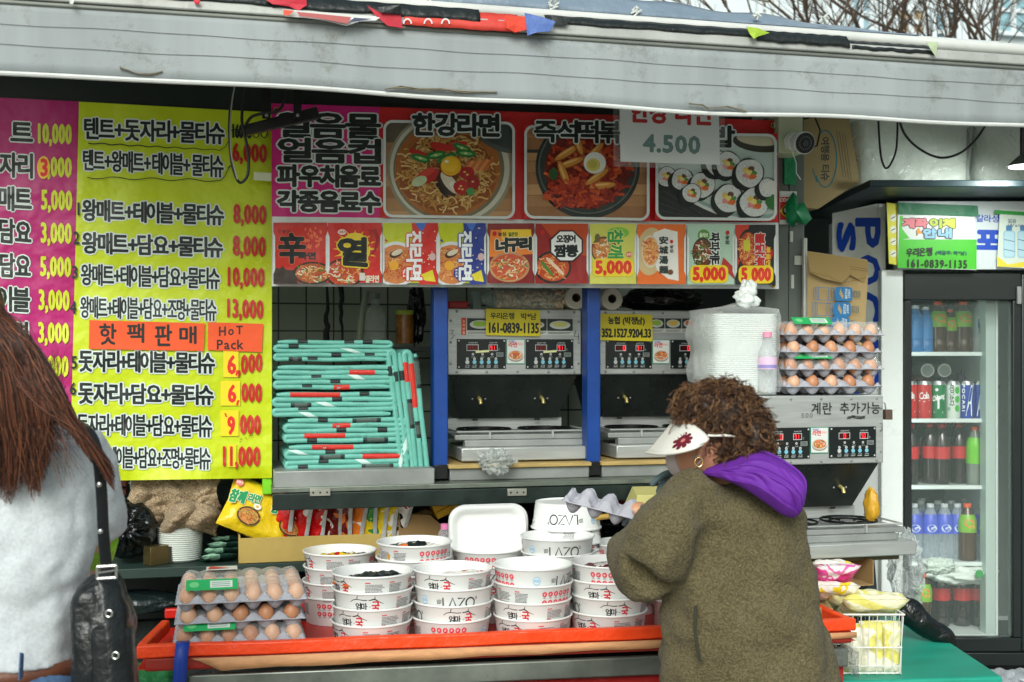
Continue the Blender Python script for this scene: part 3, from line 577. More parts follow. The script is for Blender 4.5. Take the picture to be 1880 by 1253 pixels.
def f3(c):
    c.rect(1206, 245, 1424, 412, Cc(38, 42, 40))
    for i in range(10): c.line([(1206, 330 + i * 14), (1290, 380 + i * 14)], 1.2, Cc(70, 74, 70))
    c.ell(1330, 300, 160, 92, Cc(220, 226, 222), 48, .45); c.ell(1328, 306, 150, 80, Cc(150, 176, 168), 48, .45); c.ell(1326, 302, 146, 76, Cc(196, 214, 206), 48, .45)
    c.ell(1395, 262, 50, 18, Cc(60, 60, 50), 24, .1); c.ell(1392, 256, 40, 12, Cc(206, 200, 170), 20, .1)
    for x, y, r in ((1225, 325, 19), (1253, 330, 21), (1290, 340, 24), (1318, 300, 24), (1337, 302, 24), (1270, 355, 18), (1338, 365, 27), (1376, 318, 27), (1385, 372, 28), (1410, 345, 18)):
        c.ell(x - 7, y + 6, r * .98, r * 1.02, Cc(22, 30, 26), 22, wob=.03); c.ell(x, y, r, r * 1.02, Cc(30, 40, 36), 24, wob=.02); c.ell(x, y, r * .93, r * .95, Cc(226, 230, 228), 24, wob=.03)
        for _ in range(26): a = rnd(0, 6.28); q = rnd(.45, .85) * r; c.ell(x + q * math.cos(a), y + q * math.sin(a), 2.2, 1.2, random.choice((Cc(244, 246, 244), Cc(204, 210, 208))), 6, a)
        for dx, dy, cc in ((-6, -5, (240, 206, 90)), (3, -7, (110, 70, 50)), (7, 0, (84, 150, 70)), (2, 6, (236, 130, 50)), (-6, 4, (236, 150, 150)), (-1, -1, (246, 226, 130)), (6, 6, (226, 110, 50))): c.ell(x + dx * r / 24, y + dy * r / 24, 5.5 * r / 24, 4.5 * r / 24, Cc(*cc), 8, wob=.15)
    c.ell(1418, 372, 12, 14, Cc(50, 120, 50), 12, wob=.15); c.ell(1414, 345, 14, 12, Cc(236, 238, 230), 14)
frame(1206, 246, 1424, 401, .012, Cc(38, 42, 40), f3)
c.text('한강라면', (756, 207, 250, 918, 209, 253), INK, 2.1, [(4.8, WPR)], sp=.04, n=9); c.text('즉석떡볶이', (980, 220, 262, 1178, 222, 265), INK, 1.6, [(4.2, WPR)], sp=.04, n=9); c.text('김밥', (1268, 230, 270, 1350, 231, 272), INK, 2.0, [(4.6, WPR)], sp=.04, n=9)
# packets
def bowl(c, cx, cy, rx, ry, rim, soup, cols, n=90, w=2):
    c.ell(cx, cy, rx, ry, rim, 28); c.ell(cx, cy, rx * .88, ry * .86, soup, 26); noodles(c, cx, cy, rx * .76, ry * .7, cols, n, w, 0, 8)
ND = [Cc(226, 150, 80), Cc(206, 110, 50), Cc(236, 190, 120), Cc(190, 70, 34)]; NG = [Cc(90, 140, 60), Cc(200, 60, 40), Cc(232, 226, 200)]
def pk(x0, x1, k, base, draw):
    y0, y1 = 409 + k, 519 + k; c.clip = (x0, y0, x1, y1 + 3); c.rect(x0, y0, x1, y1, base); draw(x0, y0, x1 - x0); c.clip = None
    c.poly([(x0 - .5, y0 + 16), (x0 - .5, y1 - 14), (x0 + 3, y1 - 24), (x0 + 3, y0 + 26)], WF); c.poly([(x1 + .5, y0 + 16), (x1 + .5, y1 - 14), (x1 - 3, y1 - 24), (x1 - 3, y0 + 26)], WF)
def vstrip(x, y, w, h, m, k=0): c.poly([(x, y), (x + k, y + h), (x + w + k, y + h), (x + w, y)], m)
def p1(x, y, w):
    c.rect(x, y, x + w, y + 5, Cc(190, 50, 40)); c.ell(x + 11, y + 16, 3.5, 4, Cc(180, 20, 20)); c.text('농심', (x + 16, y + 12, y + 20, x + 30, y + 12, y + 20), K((60, 20, 16)), .3, n=3)
    for _ in range(36): px, py = x + rnd(56, 86), y + rnd(8, 45); c.rect(px, py, px + rnd(2, 5), py + rnd(3, 6), Cc(236, 110, 66))
    c.text('辛', (x + 8, y + 18, y + 76, x + 60, y + 18, y + 76), INK, 2.4, [(3.6, Cc(226, 120, 90))], n=8); c.text('라면', (x + 46, y + 54, y + 68, x + 78, y + 54, y + 68), INK, .9, n=5)
    c.poly([(x, y + 84), (x + 12, y + 84), (x + 17, y + 80), (x + 22, y + 86), (x + 38, y + 88), (x + 45, y + 114), (x, y + 114)], Cc(60, 50, 42)); bowl(c, x + 72, y + 93, 36, 21, Cc(40, 44, 40), Cc(180, 90, 50), ND + NG)
pk(502, 601, 0, Cc(204, 46, 34), p1)
def p2(x, y, w):
    c.ell(x + 26, y + 17, 8, 5, Cc(236, 230, 220)); c.text('오뚜기', (x + 20, y + 14, y + 20, x + 32, y + 14, y + 20), K((200, 30, 30)), .3, n=3)
    for a in range(16): q = a / 16 * 6.28; c.poly([(x + 50 + 16 * math.cos(q - .2), y + 48 + 20 * math.sin(q - .2)), (x + 50 + 42 * math.cos(q), y + 48 + 36 * math.sin(q)), (x + 50 + 16 * math.cos(q + .2), y + 48 + 20 * math.sin(q + .2))], Cc(232, 196, 40))
    c.ell(x + 50, y + 48, 28, 30, Cc(236, 206, 50)); c.line([(x + 84, y + 12), (x + 92, y + 30), (x + 86, y + 52), (x + 76, y + 60)], 9, Cc(160, 20, 16), w2=2); c.line([(x + 76, y + 12), (x + 82, y + 28), (x + 74, y + 44)], 7, Cc(186, 30, 22), w2=2)
    bowl(c, x + 30, y + 92, 36, 27, Cc(50, 30, 24), Cc(190, 70, 40), ND + NG); c.text('열', (x + 17, y + 26, y + 78, x + 74, y + 26, y + 82), INK, 2.6, [(5, Cc(232, 206, 50))], n=8)
    c.text('열라면', (x + 68, y + 96, y + 110, x + 94, y + 96, y + 110), Cc(236, 226, 200), .5, n=4); c.rect(x + 58, y + 92, x + 68, y + 106, Cc(210, 210, 200))
pk(602, 701, .5, Cc(208, 38, 30), p2)
def p34(col, col2):
    def f(x, y, w):
        bowl(c, x + 24, y + 76, 40, 42, Cc(220, 226, 230), Cc(210, 130, 70), ND, 110); c.ell(x + 24, y + 56, 13, 7, Cc(60, 40, 34), 14, -.4); c.ell(x + 26, y + 54, 11, 5, Cc(220, 206, 180), 12, -.4); c.ell(x + 20, y + 78, 9, 9, Cc(236, 170, 50)); c.line([(x + 4, y + 30), (x + 8, y + 34)], 3, K(col))
        c.poly([(x + w * .52, y), (x + w * .6, y + 60), (x + w * .66, y + 114), (x + w, y + 114), (x + w, y)], V(col)); c.poly([(x + w * .58, y), (x + w * .7, y + 18), (x + w * .8, y)], V((60, 110, 200)))
        for _ in range(14): px, py = x + rnd(w * .68, w * .96), y + rnd(8, 100); c.ell(px, py, 1.2, 1.2, K((236, 226, 190)), 6)
        c.poly([(x + w * .62, y + 98), (x + w * .9, y + 86), (x + w * .96, y + 108), (x + w * .78, y + 106)], V(col2)); c.ell(x + w * .9, y + 62, 6, 7, K((214, 180, 180))); c.ell(x + w * .42, y + 92, 9, 11, V(col)); c.text('매운맛' if col[0] > 100 else '순한맛', (x + w * .36, y + 84, y + 100, x + w * .48, y + 84, y + 100), K((240, 240, 236)), .3, n=3, rot=1)
        c.text('진라면', (x + w * .42, y + 14, y + 106, x + w * .72, y + 14, y + 106), V((236, 240, 240)), 1.3, [(3.2, V(col))], n=8, rot=1, sp=.06)
    return f
pk(703, 804, .8, Cc(196, 206, 24), p34((206, 36, 30), (226, 210, 40))); pk(805, 892, 1, Cc(196, 206, 24), p34((36, 56, 140), (226, 210, 40)))
def p5(x, y, w):
    c.poly([(x + 6, y + 12), (x + w - 6, y + 12), (x + w, y + 56), (x, y + 62)], Cc(236, 130, 30)); c.rect(x + 26, y + 11, x + w - 6, y + 30, Cc(236, 196, 40)); c.ell(x + 13, y + 19, 4, 4.5, Cc(200, 20, 20)); c.text('농심', (x + 19, y + 15, y + 24, x + 34, y + 15, y + 24), K((60, 20, 16)), .4, n=4); c.text('얼큰한', (x + 38, y + 16, y + 24, x + 56, y + 16, y + 24), K((60, 110, 30)), .4, n=4)
    bowl(c, x + 40, y + 80, 37, 28, Cc(190, 140, 90), Cc(200, 80, 40), ND + NG, 110); c.text('너구리', (x + 14, y + 26, y + 56, x + w - 4, y + 24, y + 50), INK, 2.2, [(3.6, Cc(236, 226, 200))], sp=.02, n=8)
pk(895, 981, 1.5, Cc(130, 24, 22), p5)
def p6(x, y, w):
    c.poly([(x + 10, y), (x + w, y), (x + w, y + 60), (x + 50, y + 50)], Cc(190, 70, 24)); c.ell(x + 13, y + 16, 4, 4.5, Cc(200, 20, 20)); bowl(c, x + 32, y + 80, 34, 30, Cc(30, 30, 28), Cc(190, 70, 30), ND, 100)
    for k in range(6): c.ell(x + 26 + k * 4, y + 68 + k * 4, 9, 3, Cc(232, 200, 170), 10, .7)
    for k in range(3): c.ell(x + 16 + k * 5, y + 76 + k * 6, 10, 3, Cc(70, 130, 50), 10, .9)
    o8 = lambda r: [(x + 57 + r * math.cos(PI / 8 + i * PI / 4), y + 41 + r * .95 * math.sin(PI / 8 + i * PI / 4)) for i in range(8)]
    c.poly(o8(33), Cc(50, 24, 20)); c.poly(o8(30), Cc(232, 234, 230)); c.text('오징어', (x + 38, y + 20, y + 36, x + 74, y + 20, y + 35), INK, .9, sp=.03, n=6); c.text('짬뽕', (x + 34, y + 38, y + 62, x + 79, y + 38, y + 62), INK, 1.5, sp=.02, n=7)
pk(983, 1080, 2, Cc(150, 30, 24), p6)
def stk(x, y, t, w=76, gap=0):
    c.rrect(x, y, x + w, y + 33, 10, V((236, 206, 36))); c.text(t, (x + 4, y + 3, y + 29, x + w - 4, y + 3, y + 29), V((220, 50, 24)), 1.8, sp=.1, space=.35, n=8)
def p7(x, y, w):
    bowl(c, x + 26, y + 48, 24, 25, Cc(84, 70, 44), Cc(210, 130, 60), ND + NG, 80); c.ell(x + 52, y + 16, 20, 10, Cc(120, 190, 60)); c.text('참깨', (x + 32, y + 10, y + 64, x + 62, y + 10, y + 64), Cc(50, 150, 70), 1.2, [(2.6, Cc(226, 226, 120))], n=7, rot=1); c.ell(x + 72, y + 56, 6, 5, K((220, 90, 80))); c.text('오뚜기', (x + 67, y + 53, y + 59, x + 77, y + 53, y + 59), K((250, 240, 230)), .2, n=3)
    c.ell(x + 14, y + 26, 5, 8, Cc(110, 90, 40))
pk(1083, 1168, 2.5, Cc(206, 206, 90), p7); stk(1088, 475, '5,000')
def p8(x, y, w):
    c.ell(x + 24, y + 50, 26, 44, Cc(204, 180, 130), 24, .1); c.poly([(x + 30, y + 16), (x + 50, y + 8), (x + 74, y + 14), (x + 76, y + 104), (x + 56, y + 100), (x + 36, y + 84), (x + 26, y + 50)], Cc(230, 228, 220)); bowl(c, x + 24, y + 50, 16, 30, Cc(210, 200, 180), Cc(220, 150, 80), ND, 60)
    c.text('安城湯麵', (x + 40, y + 22, y + 92, x + 57, y + 22, y + 92), Cc(50, 60, 56), .9, n=6, rot=1, sp=.04) if 0 else [c.text(t, (x + 40, y + 22 + i * 18, y + 37 + i * 18, x + 57, y + 22 + i * 18, y + 37 + i * 18), Cc(50, 60, 56), .8, n=6) for i, t in enumerate('安城湯麵')]
    c.ell(x + 63, y + 32, 3, 3.5, Cc(200, 20, 20)); c.text('농심', (x + 60, y + 38, y + 52, x + 67, y + 38, y + 52), K((60, 60, 60)), .3, n=3, rot=1); c.ell(x + 61, y + 88, 5, 5, Cc(110, 70, 40))
pk(1170, 1259, 3, Cc(226, 110, 36), p8)
def p9(x, y, w):
    c.ell(x + 30, y + 20, 11, 11, Cc(90, 150, 60)); c.text('올리브', (x + 22, y + 15, y + 24, x + 38, y + 15, y + 24), K((230, 240, 210)), .3, n=3); bowl(c, x + 28, y + 52, 19, 28, Cc(60, 50, 40), Cc(110, 60, 30), [Cc(90, 50, 30), Cc(140, 80, 40), Cc(60, 36, 24)] + NG, 110); c.poly([(x + 66, y + 60), (x + 88, y + 80), (x + 88, y + 100), (x + 62, y + 76)], Cc(180, 50, 40))
    c.text('짜파게티', (x + 40, y + 14, y + 78, x + 60, y + 14, y + 78), V((20, 20, 20)), .9, [(2.2, V((232, 236, 230)))], n=7, rot=1, sp=.04); c.ell(x + 74, y + 15, 3.5, 4, Cc(200, 20, 20)); c.text('농심', (x + 70, y + 20, y + 36, x + 78, y + 20, y + 36), K((50, 50, 50)), .3, n=3, rot=1)
pk(1262, 1348, 3.5, Cc(176, 206, 184), p9); stk(1267, 487, '5,000', 70)
def p10(x, y, w):
    c.poly([(x, y), (x + 26, y), (x + 10, y + 60), (x, y + 90)], Cc(200, 60, 34)); bowl(c, x + 24, y + 46, 20, 38, Cc(40, 34, 30), Cc(180, 60, 24), ND, 110); c.rect(x + 15, y + 28, x + 27, y + 48, Cc(206, 200, 60)); c.ell(x + 59, y + 55, 9, 16, Cc(196, 40, 20), 12, wob=.2)
    c.text('불닭볶', (x + 36, y + 14, y + 80, x + 55, y + 14, y + 80), V((196, 34, 30)), .9, [(2.2, V((226, 226, 220)))], n=7, rot=1, sp=.05); c.text('볶음면', (x + 56, y + 40, y + 76, x + 65, y + 40, y + 76), K((236, 190, 60)), .5, n=4, rot=1)
pk(1350, 1424, 4, Cc(30, 34, 32), p10); stk(1356, 488, '5 000', 64)
GOLD = M('brass_grommet', (190, 160, 80), .3, .9)
mb = thing('menu_banner', 'red and magenta food banner with framed noodle, rice cake and seaweed roll pictures', 'banner', P(960, 400, Rp))
g.build('printed_sheet', mb, smooth=False)
g = G()
for x, y in ((508, 203), (509, 516), (1419, 231), (1419, 523)):
    p = P(x, y, Rp - .006); g.lathe((0, 0, 0), [], 3) if 0 else None
    ring = [(p[0] + .0075 * math.cos(a), p[1] - .002, p[2] + .0075 * math.sin(a)) for a in [i * PI / 8 for i in range(17)]]; g.tube(ring, .0025, 6, GOLD, caps=False); g.disc((p[0], p[1] + .001, p[2]), .006, BLACK, 12, 'y')
g.build('grommet', mb)
# ---- hanging paper sign
def ps(c):
    c.text('한강 라면', (1156, 180, 226, 1306, 188, 232), M('red_paper_ink', (186, 44, 46), .6), 1.9, n=8, sp=.08, space=.3); c.text('4.500', (1180, 246, 280, 1286, 250, 284), M('grey_paper_ink', (110, 140, 136), .6), 1.8, n=8, sp=.12)
PAP = M('laminated_paper', (226, 232, 230), .3, bump=.3, bs=5)
paper('paper_sign', 'white laminated paper sign with red lettering and price 4.500 under awning hem', 'sign', ((1137, 172), (1319, 180), (1322, 303), (1139, 297)), 3.35, PAP, ps)
ps_o = bpy.data.objects['paper_sign']
g = G(); FILM = clearmat('clear_film', fac=.12, bump=.3, bs=8)
g.poly([P(1126, 172, 3.357), P(1126, 306, 3.357), P(1332, 312, 3.357), P(1330, 180, 3.357)], FILM); fl = g.build('plastic_sleeve', ps_o)
# ================================================================ MATS
MINT = M('mint_mat_vinyl', (104, 178, 163), .4, var=.08, vs=9, bump=.25, bs=18)
MI = {k: M('mat_print', v, .4) for k, v in dict(r=(206, 44, 34), k=(20, 34, 34), w=(200, 226, 220), g=(70, 86, 80)).items()}
def zigzag(L, n, p):
    """centre line of a mat folded n layers, each p apart, seen from its edge"""
    pts = []
    for i in range(n):
        z = (n - 1 - i) * p; xs = [k / 14 for k in range(15)]
        if i % 2: xs = xs[::-1]
        for t in xs: pts.append((L * t, z + .0010 * math.sin(t * 9 + i * 1.7)))
        if i < n - 1:
            e = L if i % 2 == 0 else 0; s = 1 if i % 2 == 0 else -1
            for a in (-.9, -.45, 0, .45, .9): pts.append((e + s * .009 * math.cos(a * PI / 1.9), z - p / 2 - p / 2 * math.sin(a * PI / 1.9)))
    return pts
def mat_prints(g, L, n, p, D, sd):
    random.seed(sd)
    for i in range(n):
        z = (n - 1 - i) * p; r = p * .49
        def fn(a, b, h): # a along, b -1..1 across the roll
            t = b * 1.25; q = r + .0008 + h; return (a, -q * .68 * math.cos(t), z + .0010 * math.sin(a / L * 9 + i * 1.7) - q * math.sin(t))
        c = CV(g, fn, step=.00001, h0=0)
        def patch(x0, x1, m, b0=-1, b1=1, sl=0):
            k = 5
            for j in range(k): c.poly([(x0 + sl * (b0 + (b1 - b0) * j / k), b0 + (b1 - b0) * j / k), (x1 + sl * (b0 + (b1 - b0) * j / k), b0 + (b1 - b0) * j / k), (x1 + sl * (b0 + (b1 - b0) * (j + 1) / k), b0 + (b1 - b0) * (j + 1) / k), (x0 + sl * (b0 + (b1 - b0) * (j + 1) / k), b0 + (b1 - b0) * (j + 1) / k)], m)
        x = rnd(.01, .1)
        while x < L - .05:
            kind = random.choice('rkwwkcltgtlkc'); wd = rnd(.03, .11)
            wd = min(wd, L - .01 - x)
            if kind == 'r':
                wd *= 1.4; wd = min(wd, L - x - .01); patch(x, x + wd, MI['r'], -.8, 1); c.line([(x + wd * .2, -.2), (x + wd * .5, .2), (x + wd * .8, -.4)], .0016, MI['w'])
                if random.random() < .5: c.ell(x + wd * .3, .2, .008, .45, MI['k'], 12); c.ell(x + wd * .3, .2, .005, .28, MI['w'], 10)
            elif kind == 'k': patch(x, x + .03, MI['k'], -1, rnd(0, .8))
            elif kind == 'w': patch(x, x + .03, MI['w'], -1, 1, rnd(.01, .03))
            elif kind == 'c': patch(x, x + wd, MI['g'], -.7, .9); [c.line([(x + wd * j / 5, -.6), (x + wd * (j + 1) / 5, .8)], .0015, MI['w']) for j in range(5)]; patch(x, x + .012, MI['k'], -.7, .9); patch(x + wd - .012, x + wd, MI['k'], -.7, .9)
            elif kind == 'l': c.line([(x, -1), (x + .001, 1)], .0012, MI['k'])
            elif kind == 'g': [c.poly([(x + j * .008, -1), (x + j * .008 + .008, -1), (x + j * .008 + .004, .3)], MI['k']) for j in range(6)]
            elif kind == 't':
                for j in range(9): c.line([(x + j * .006, rnd(-.4, .1)), (x + j * .006 + .004, rnd(0, .6))], .0012, MI['k'])
            x += wd + rnd(.015, .07)
def mat(name, lab, loc, L, n, p, D, sd, rot=(0, 0, 0)):
    t = thing(name, lab, 'picnic mat', loc, 'folded mint picnic mats', world=False, rot=rot)
    g = G(); pts = zigzag(L, n, p); k = len(pts); rings = []
    random.seed(sd + 50)
    # closed ribbon: thickness around the centre line, rounded front edge
    prof = [(-.66, 0), (-.6, .4), (-.42, .78), (0, 1.02), (3, 1.02), (3, -1.02), (0, -1.02), (-.42, -.78), (-.6, -.4)]
    for i, (x, z) in enumerate(pts):
        a = pts[max(0, i - 1)]; b = pts[min(k - 1, i + 1)]; dx, dz = b[0] - a[0], b[1] - a[1]; l = math.hypot(dx, dz) or 1; nx, nz = -dz / l, dx / l; r = p * .49
        if i in (0, k - 1): r *= .6
        yo = 0
        rings.append([(x + nx * r * q, (D if y > 2 else y * r) + yo * (0 if y > 2 else 0), z + nz * r * q) for y, q in prof])
    g.loft(rings, MINT); g.build('folded_sheet', t, angle=60)
    g = G(); mat_prints(g, L, n, p, D, sd); o = g.build('printed_pattern', t, smooth=False)
    return t
labs = ['uppermost mint picnic mat on the folded stack', 'mint picnic mat second from the stack top, over a red car print', 'mint picnic mat third from the stack top, at the step in the stack', 'mint picnic mat second from the bottom of the folded stack', 'mint picnic mat lowest in the stack, resting on the steel ledge box']
zs = [(505, 718, 664), (505, 724, 716), (503, 722, 767), (524, 744, 815), (526, 748, 864)]
for i, (xa, xb, yb) in enumerate(zs):
    a, b = P(xa, yb, 3.66), P(xb, yb, 3.66); yt = [628, 675, 725, 773, 822][i]; h = P(xa, yt, 3.66)[2] - a[2]; n = 5; p = h / (n - .45)
    mat('picnic_mat', labs[i], (a[0] + .008, 3.66, a[2] + p * .5), b[0] - a[0] - .016, n, p, .26, 30 + i * 3)
for i, (xt, xb_, yt, yb, n, lab) in enumerate(((733, 758, 648, 862, 3, 'upright mint picnic mat leaning against the stack of folded mats'), (762, 784, 650, 862, 3, 'upright mint picnic mat with red stripe beside the blue post'))):
    a = P(xb_, yb, 3.66); b = P(xt, yt, 3.66); ln = math.hypot(a[0] - b[0], a[2] - b[2])
    th = math.atan2(b[2] - a[2], b[0] - a[0])
    t = mat('picnic_mat', lab, (a[0], 3.66, a[2]), ln, n, .0168, .24, 91 + i * 5, rot=(0, -th, 0))
random.seed(5)
# ================================================================ COOKERS
PANEL = M('cooker_panel', (16, 24, 24), .35); LED = M('lit_red_digits', (255, 40, 50), .5, emit=2.2); LEDB = M('display_window', (70, 14, 16), .2); BTN = M('blue_button', (120, 186, 206), .4); BTW = M('silver_button', (190, 196, 196), .35)
HOODM = M('dark_hood_steel', (58, 64, 62), .3, .6, var=.2, vs=6)  # hood steel, darker than the housing steel
def digit(c, x, y, w, h, d, m):
    segs = {'0': 'abcdef', '9': 'abcdfg', '1': 'bc', '8': 'abcdefg', '3': 'abcdg'}[d]; t = w * .2
    R = dict(a=(0, 0, w, t), g=(0, h / 2 - t / 2, w, h / 2 + t / 2), d=(0, h - t, w, h), f=(0, 0, t, h / 2), b=(w - t, 0, w, h / 2), e=(0, h / 2, t, h), c=(w - t, h / 2, w, h))
    for s_ in segs: r = R[s_]; c.rect(x + r[0], y + r[1], x + r[2], y + r[3], m)
def cooker(label, loc, disp, sc=1.0):
    """local frame: x 0-.455, front of control housing at y=0, z=0 foot of the drip tray"""
    t = thing('noodle_cooker', label, 'cooker', loc, 'steel noodle cookers on the counter', world=False)
    W = .455
    g = G(); g.box(0, 0, .273, W, .34, .491, STEEL); g.build('control_housing', t, bevel=.004)
    g = G()
    for x in (.03, .13, .235, .34, .43):
        for z in (.283, .481): g.sphere((x, -.001, z), .0045, .003, .0045, STEELD, 10, 6)
    for z in (.31, .38, .45):
        for x in (.01, W - .01): g.sphere((x, -.001, z), .0045, .003, .0045, STEELD, 10, 6)
    g.build('housing_bolt', t)
    g = G(); g.hexa([(.055, .10, .125), (.40, .10, .125), (.40, .34, .125), (.055, .34, .125)], [(.012, .012, .272), (.445, .012, .272), (.445, .34, .272), (.012, .34, .272)], HOODM); g.build('tapered_hood', t, bevel=.002)
    g = G(); g.box(0, .12, .085, .42, .135, .1245, STEEL); g.build('splash_plate', t, bevel=.001)
    for x in (.115, .33):
        g = G(); g.tube([(x, .055, .196), (x + .001, .035, .190), (x + .002, .03, .176)], .0062, 10, M('brass_nozzle', (190, 176, 110), .35, .5)); g.build('nozzle', t)
        g = G(); [g.sphere((x + d, .053, .192), .0035, .003, .0035, STEELD, 8, 5) for d in (-.022, .022)]; g.box(x - .012, .094, .118, x + .006, .0975, .124, BLACK); g.build('nozzle_bracket', t)
    g = G(); g.box(.0, -.12, .068, W, .115, .084, STEELD); g.box(.03, -.135, .047, W - .03, -.1, .0675, STEELD); g.build('hob_plate', t, bevel=.002)
    g = G()
    for x in (.118, .325):
        for r in (.088, .06): g.tube([(x + r * math.cos(i * PI / 16), -.01 + r * math.sin(i * PI / 16), .0965 - (.004 if r < .07 else 0)) for i in range(33)], .0035, 6, BLACK, caps=False)
        for a in (.5, 2.1, 3.7, 5.3): g.tube([(x + .03 * math.cos(a), -.01 + .03 * math.sin(a), .092), (x + .09 * math.cos(a), -.01 + .09 * math.sin(a), .097)], .003, 5, BLACK)
        g.box(x - .008, -.13, .07, x - .002, -.115, .096, STEEL)
    g.tube([(.01, -.118, .094), (W - .005, -.118, .094)], .003, 6, STEEL); g.tube([(.01, -.118, .094), (.01, .11, .094)], .003, 6, STEEL); g.tube([(W - .005, -.118, .094), (W - .005, .11, .094)], .003, 6, STEEL)
    g.build('ring_grate', t)
    g = G(); g.box(.012, -.17, .004, W + .012, .1, .0465, STEEL); g.build('drip_tray', t, bevel=.004)
    for k, x0 in enumerate((.030, .262)):
        g = G(); x1 = x0 + .164; z0, z1 = .293, .391; g.box(x0, -.004, z0, x1, .0, z1, PANEL)
        c = CV(g, lambda a, b, h: (a, -.0045 - h, b)); TX = K((196, 204, 200))
        c.h = .0001
        fr = lambda a, b, a2, b2: c.rect(a, b, a2, b2, K((180, 186, 186)))
        def dsp(a, w, s_, off):
            fr(a - .002, .352, a + w + .002, .373); c.rect(a, .354, a + w, .371, LEDB); dw = w / 3.6
            for i, ch in enumerate(s_):
                if ch != ' ': digit(c, a + .004 + i * dw * 1.15, .368, dw * .75, -.012, ch, LED if ch != '8' else K((120, 24, 26)))
        d1, d2 = disp[k]; dsp(x0 + .034, .036, d1, 0); dsp(x0 + .108, .026, d2, 0)
        for a, w in ((x0 + .038, .03), (x0 + .108, .026)): c.text('요리타이머', (a, .381, .376, a + w, .381, .376), TX, 0, n=1)
        c.text('C', (x0 + .139, .360, .354, x0 + .143, .360, .354), TX, 0, n=1)
        for i in range(3): c.ell(x0 + .053 + i * .032, .341, .004, .004, BTW, 12); c.ell(x0 + .053 + i * .032, .341, .0017, .0017, K((150, 30, 30)), 8); c.text('안내', (x0 + .048 + i * .032, .334, .330, x0 + .058 + i * .032, .334, .330), TX, 0, n=1)
        c.rect(x0 + .131, .333, x0 + .155, .347, K((130, 140, 136))); [c.rect(x0 + .133, .335 + j * .004, x0 + .153, .337 + j * .004, K((40, 46, 46))) for j in range(3)]
        for i in range(5):
            xx = x0 + .034 + i * .024; c.ell(xx, .326, .0045, .0045, BTW, 12); c.ell(xx, .326, .0015, .0015, K((40, 40, 40)), 8); c.ell(xx, .315, .0065, .0068, BTN if i else BTW, 16); c.text('조명', (xx - .007, .306, .302, xx + .007, .306, .302), TX, 0, n=1); c.rect(xx - .008, .298, xx + .007, .2995, TX)
        for a in (x0 + .006, x1 - .006):
            for b in (z0 + .006, z1 - .006): c.ell(a, b, .003, .003, BTW, 8)
        g.build('control_panel', t, smooth=False)
    g = G(); GR = K((40, 140, 110)); g.box(.1965, -.003, .308, .2585, .0, .391, GR); c = CV(g, lambda a, b, h: (a, -.0035 - h, b)); c.rect(.1985, .311, .2565, .389, K((214, 218, 214)))
    c.text('즉석끓인', (.203, .387, .380, .226, .387, .380), K((90, 80, 170)), .0002, n=3); c.text('라면', (.203, .380, .365, .232, .380, .365), K((206, 40, 40)), .0007, n=5); c.text('조리기', (.234, .378, .371, .252, .377, .370), K((226, 120, 110)), .0002, n=3)
    c.ell(.2275, .332, .026, .016, K((140, 130, 116)), 24); c.ell(.2275, .337, .026, .017, K((196, 190, 176)), 24); c.ell(.2275, .338, .022, .014, K((206, 120, 70)), 20)
    for q in range(22): c.ell(.2275 + rnd(-.018, .018), .338 + rnd(-.010, .011), rnd(.002, .005), rnd(.001, .003), K(random.choice(((60, 120, 60), (220, 220, 210), (200, 60, 40), (230, 180, 110), (170, 90, 60)))), 8, rnd(0, 3))
    g.build('picture_sticker', t, smooth=False)
    if sc != 1.0: t.scale = (sc, sc, sc)
    return t
def steps_sticker(t, x0, x1, z0, z1, n, lead):
    g = G(); g.box(x0, -.002, z0, x1, 0, z1, K((206, 210, 204))); c = CV(g, lambda a, b, h: (a, -.0025 - h, b)); w = (x1 - x0 - (.018 if lead else 0)) / n; a = x0
    if lead: c.rect(a, z0, a + .016, z1, K((216, 70, 30))); [c.text(ch, (a + .004, z1 - .008 - i * .012, z1 - .016 - i * .012, a + .012, z1 - .008 - i * .012, z1 - .016 - i * .012), K((240, 220, 190)), .0002, n=3) for i, ch in enumerate('조리방법')]; a += .018
    for i in range(n):
        c.rect(a + .001, z0 + .014, a + w - .001, z1 - .001, K((40, 50, 48))); c.ell(a + w / 2, (z0 + z1) / 2 + .006, w * .4, .014, K((200, 206, 200)), 16)
        c.ell(a + w / 2, (z0 + z1) / 2 + .008, w * .3, .009, K(((150, 190, 60), (226, 190, 80), (220, 110, 60), (200, 200, 120))[i % 4]), 14, wob=.1)
        c.rect(a + .003, z0 + .008, a + w - .004, z0 + .0095, K((70, 76, 72))); c.rect(a + .003, z0 + .004, a + w - .012, z0 + .0055, K((70, 76, 72))); a += w
    g.build('instruction_strip', t, smooth=False)
a = P(822, 568, 3.85)
ck1 = cooker('steel noodle cooker between the two blue posts with bank sign in its middle', (a[0], 3.85, 1.172), (('888', '91'), ('888', '91')))
steps_sticker(ck1, .045, .425, .405, .46, 4, True)
g = G(); c = CV(g, lambda a, b, h: (a, -.0015 - h, b)); mk = K((20, 24, 24)); c.line([(.008, .42), (.02, .418), (.012, .408), (.022, .402), (.01, .39)], .002, mk); c.line([(.435, .42), (.43, .40), (.445, .40)], .002, mk); c.line([(.445, .41), (.444, .388)], .002, mk)
g.build('pen_mark', ck1, smooth=False)
g = G(); YT = M('yellow_tape_note', (214, 216, 160), .5)
for x in (.092, .322): g.poly([(x, -.0058, .345), (x + .045, -.0058, .348), (x + .045, -.0058, .355), (x, -.0058, .352)], YT)
g.build('tape_note', ck1)
a = P(1096, 572, 3.85)
ck2 = cooker('steel noodle cooker right of the second blue post, partly behind the visor', (a[0], 3.85, 1.172), (('  0', '91'), ('  0', '91')))
steps_sticker(ck2, .18, .425, .415, .465, 4, False)
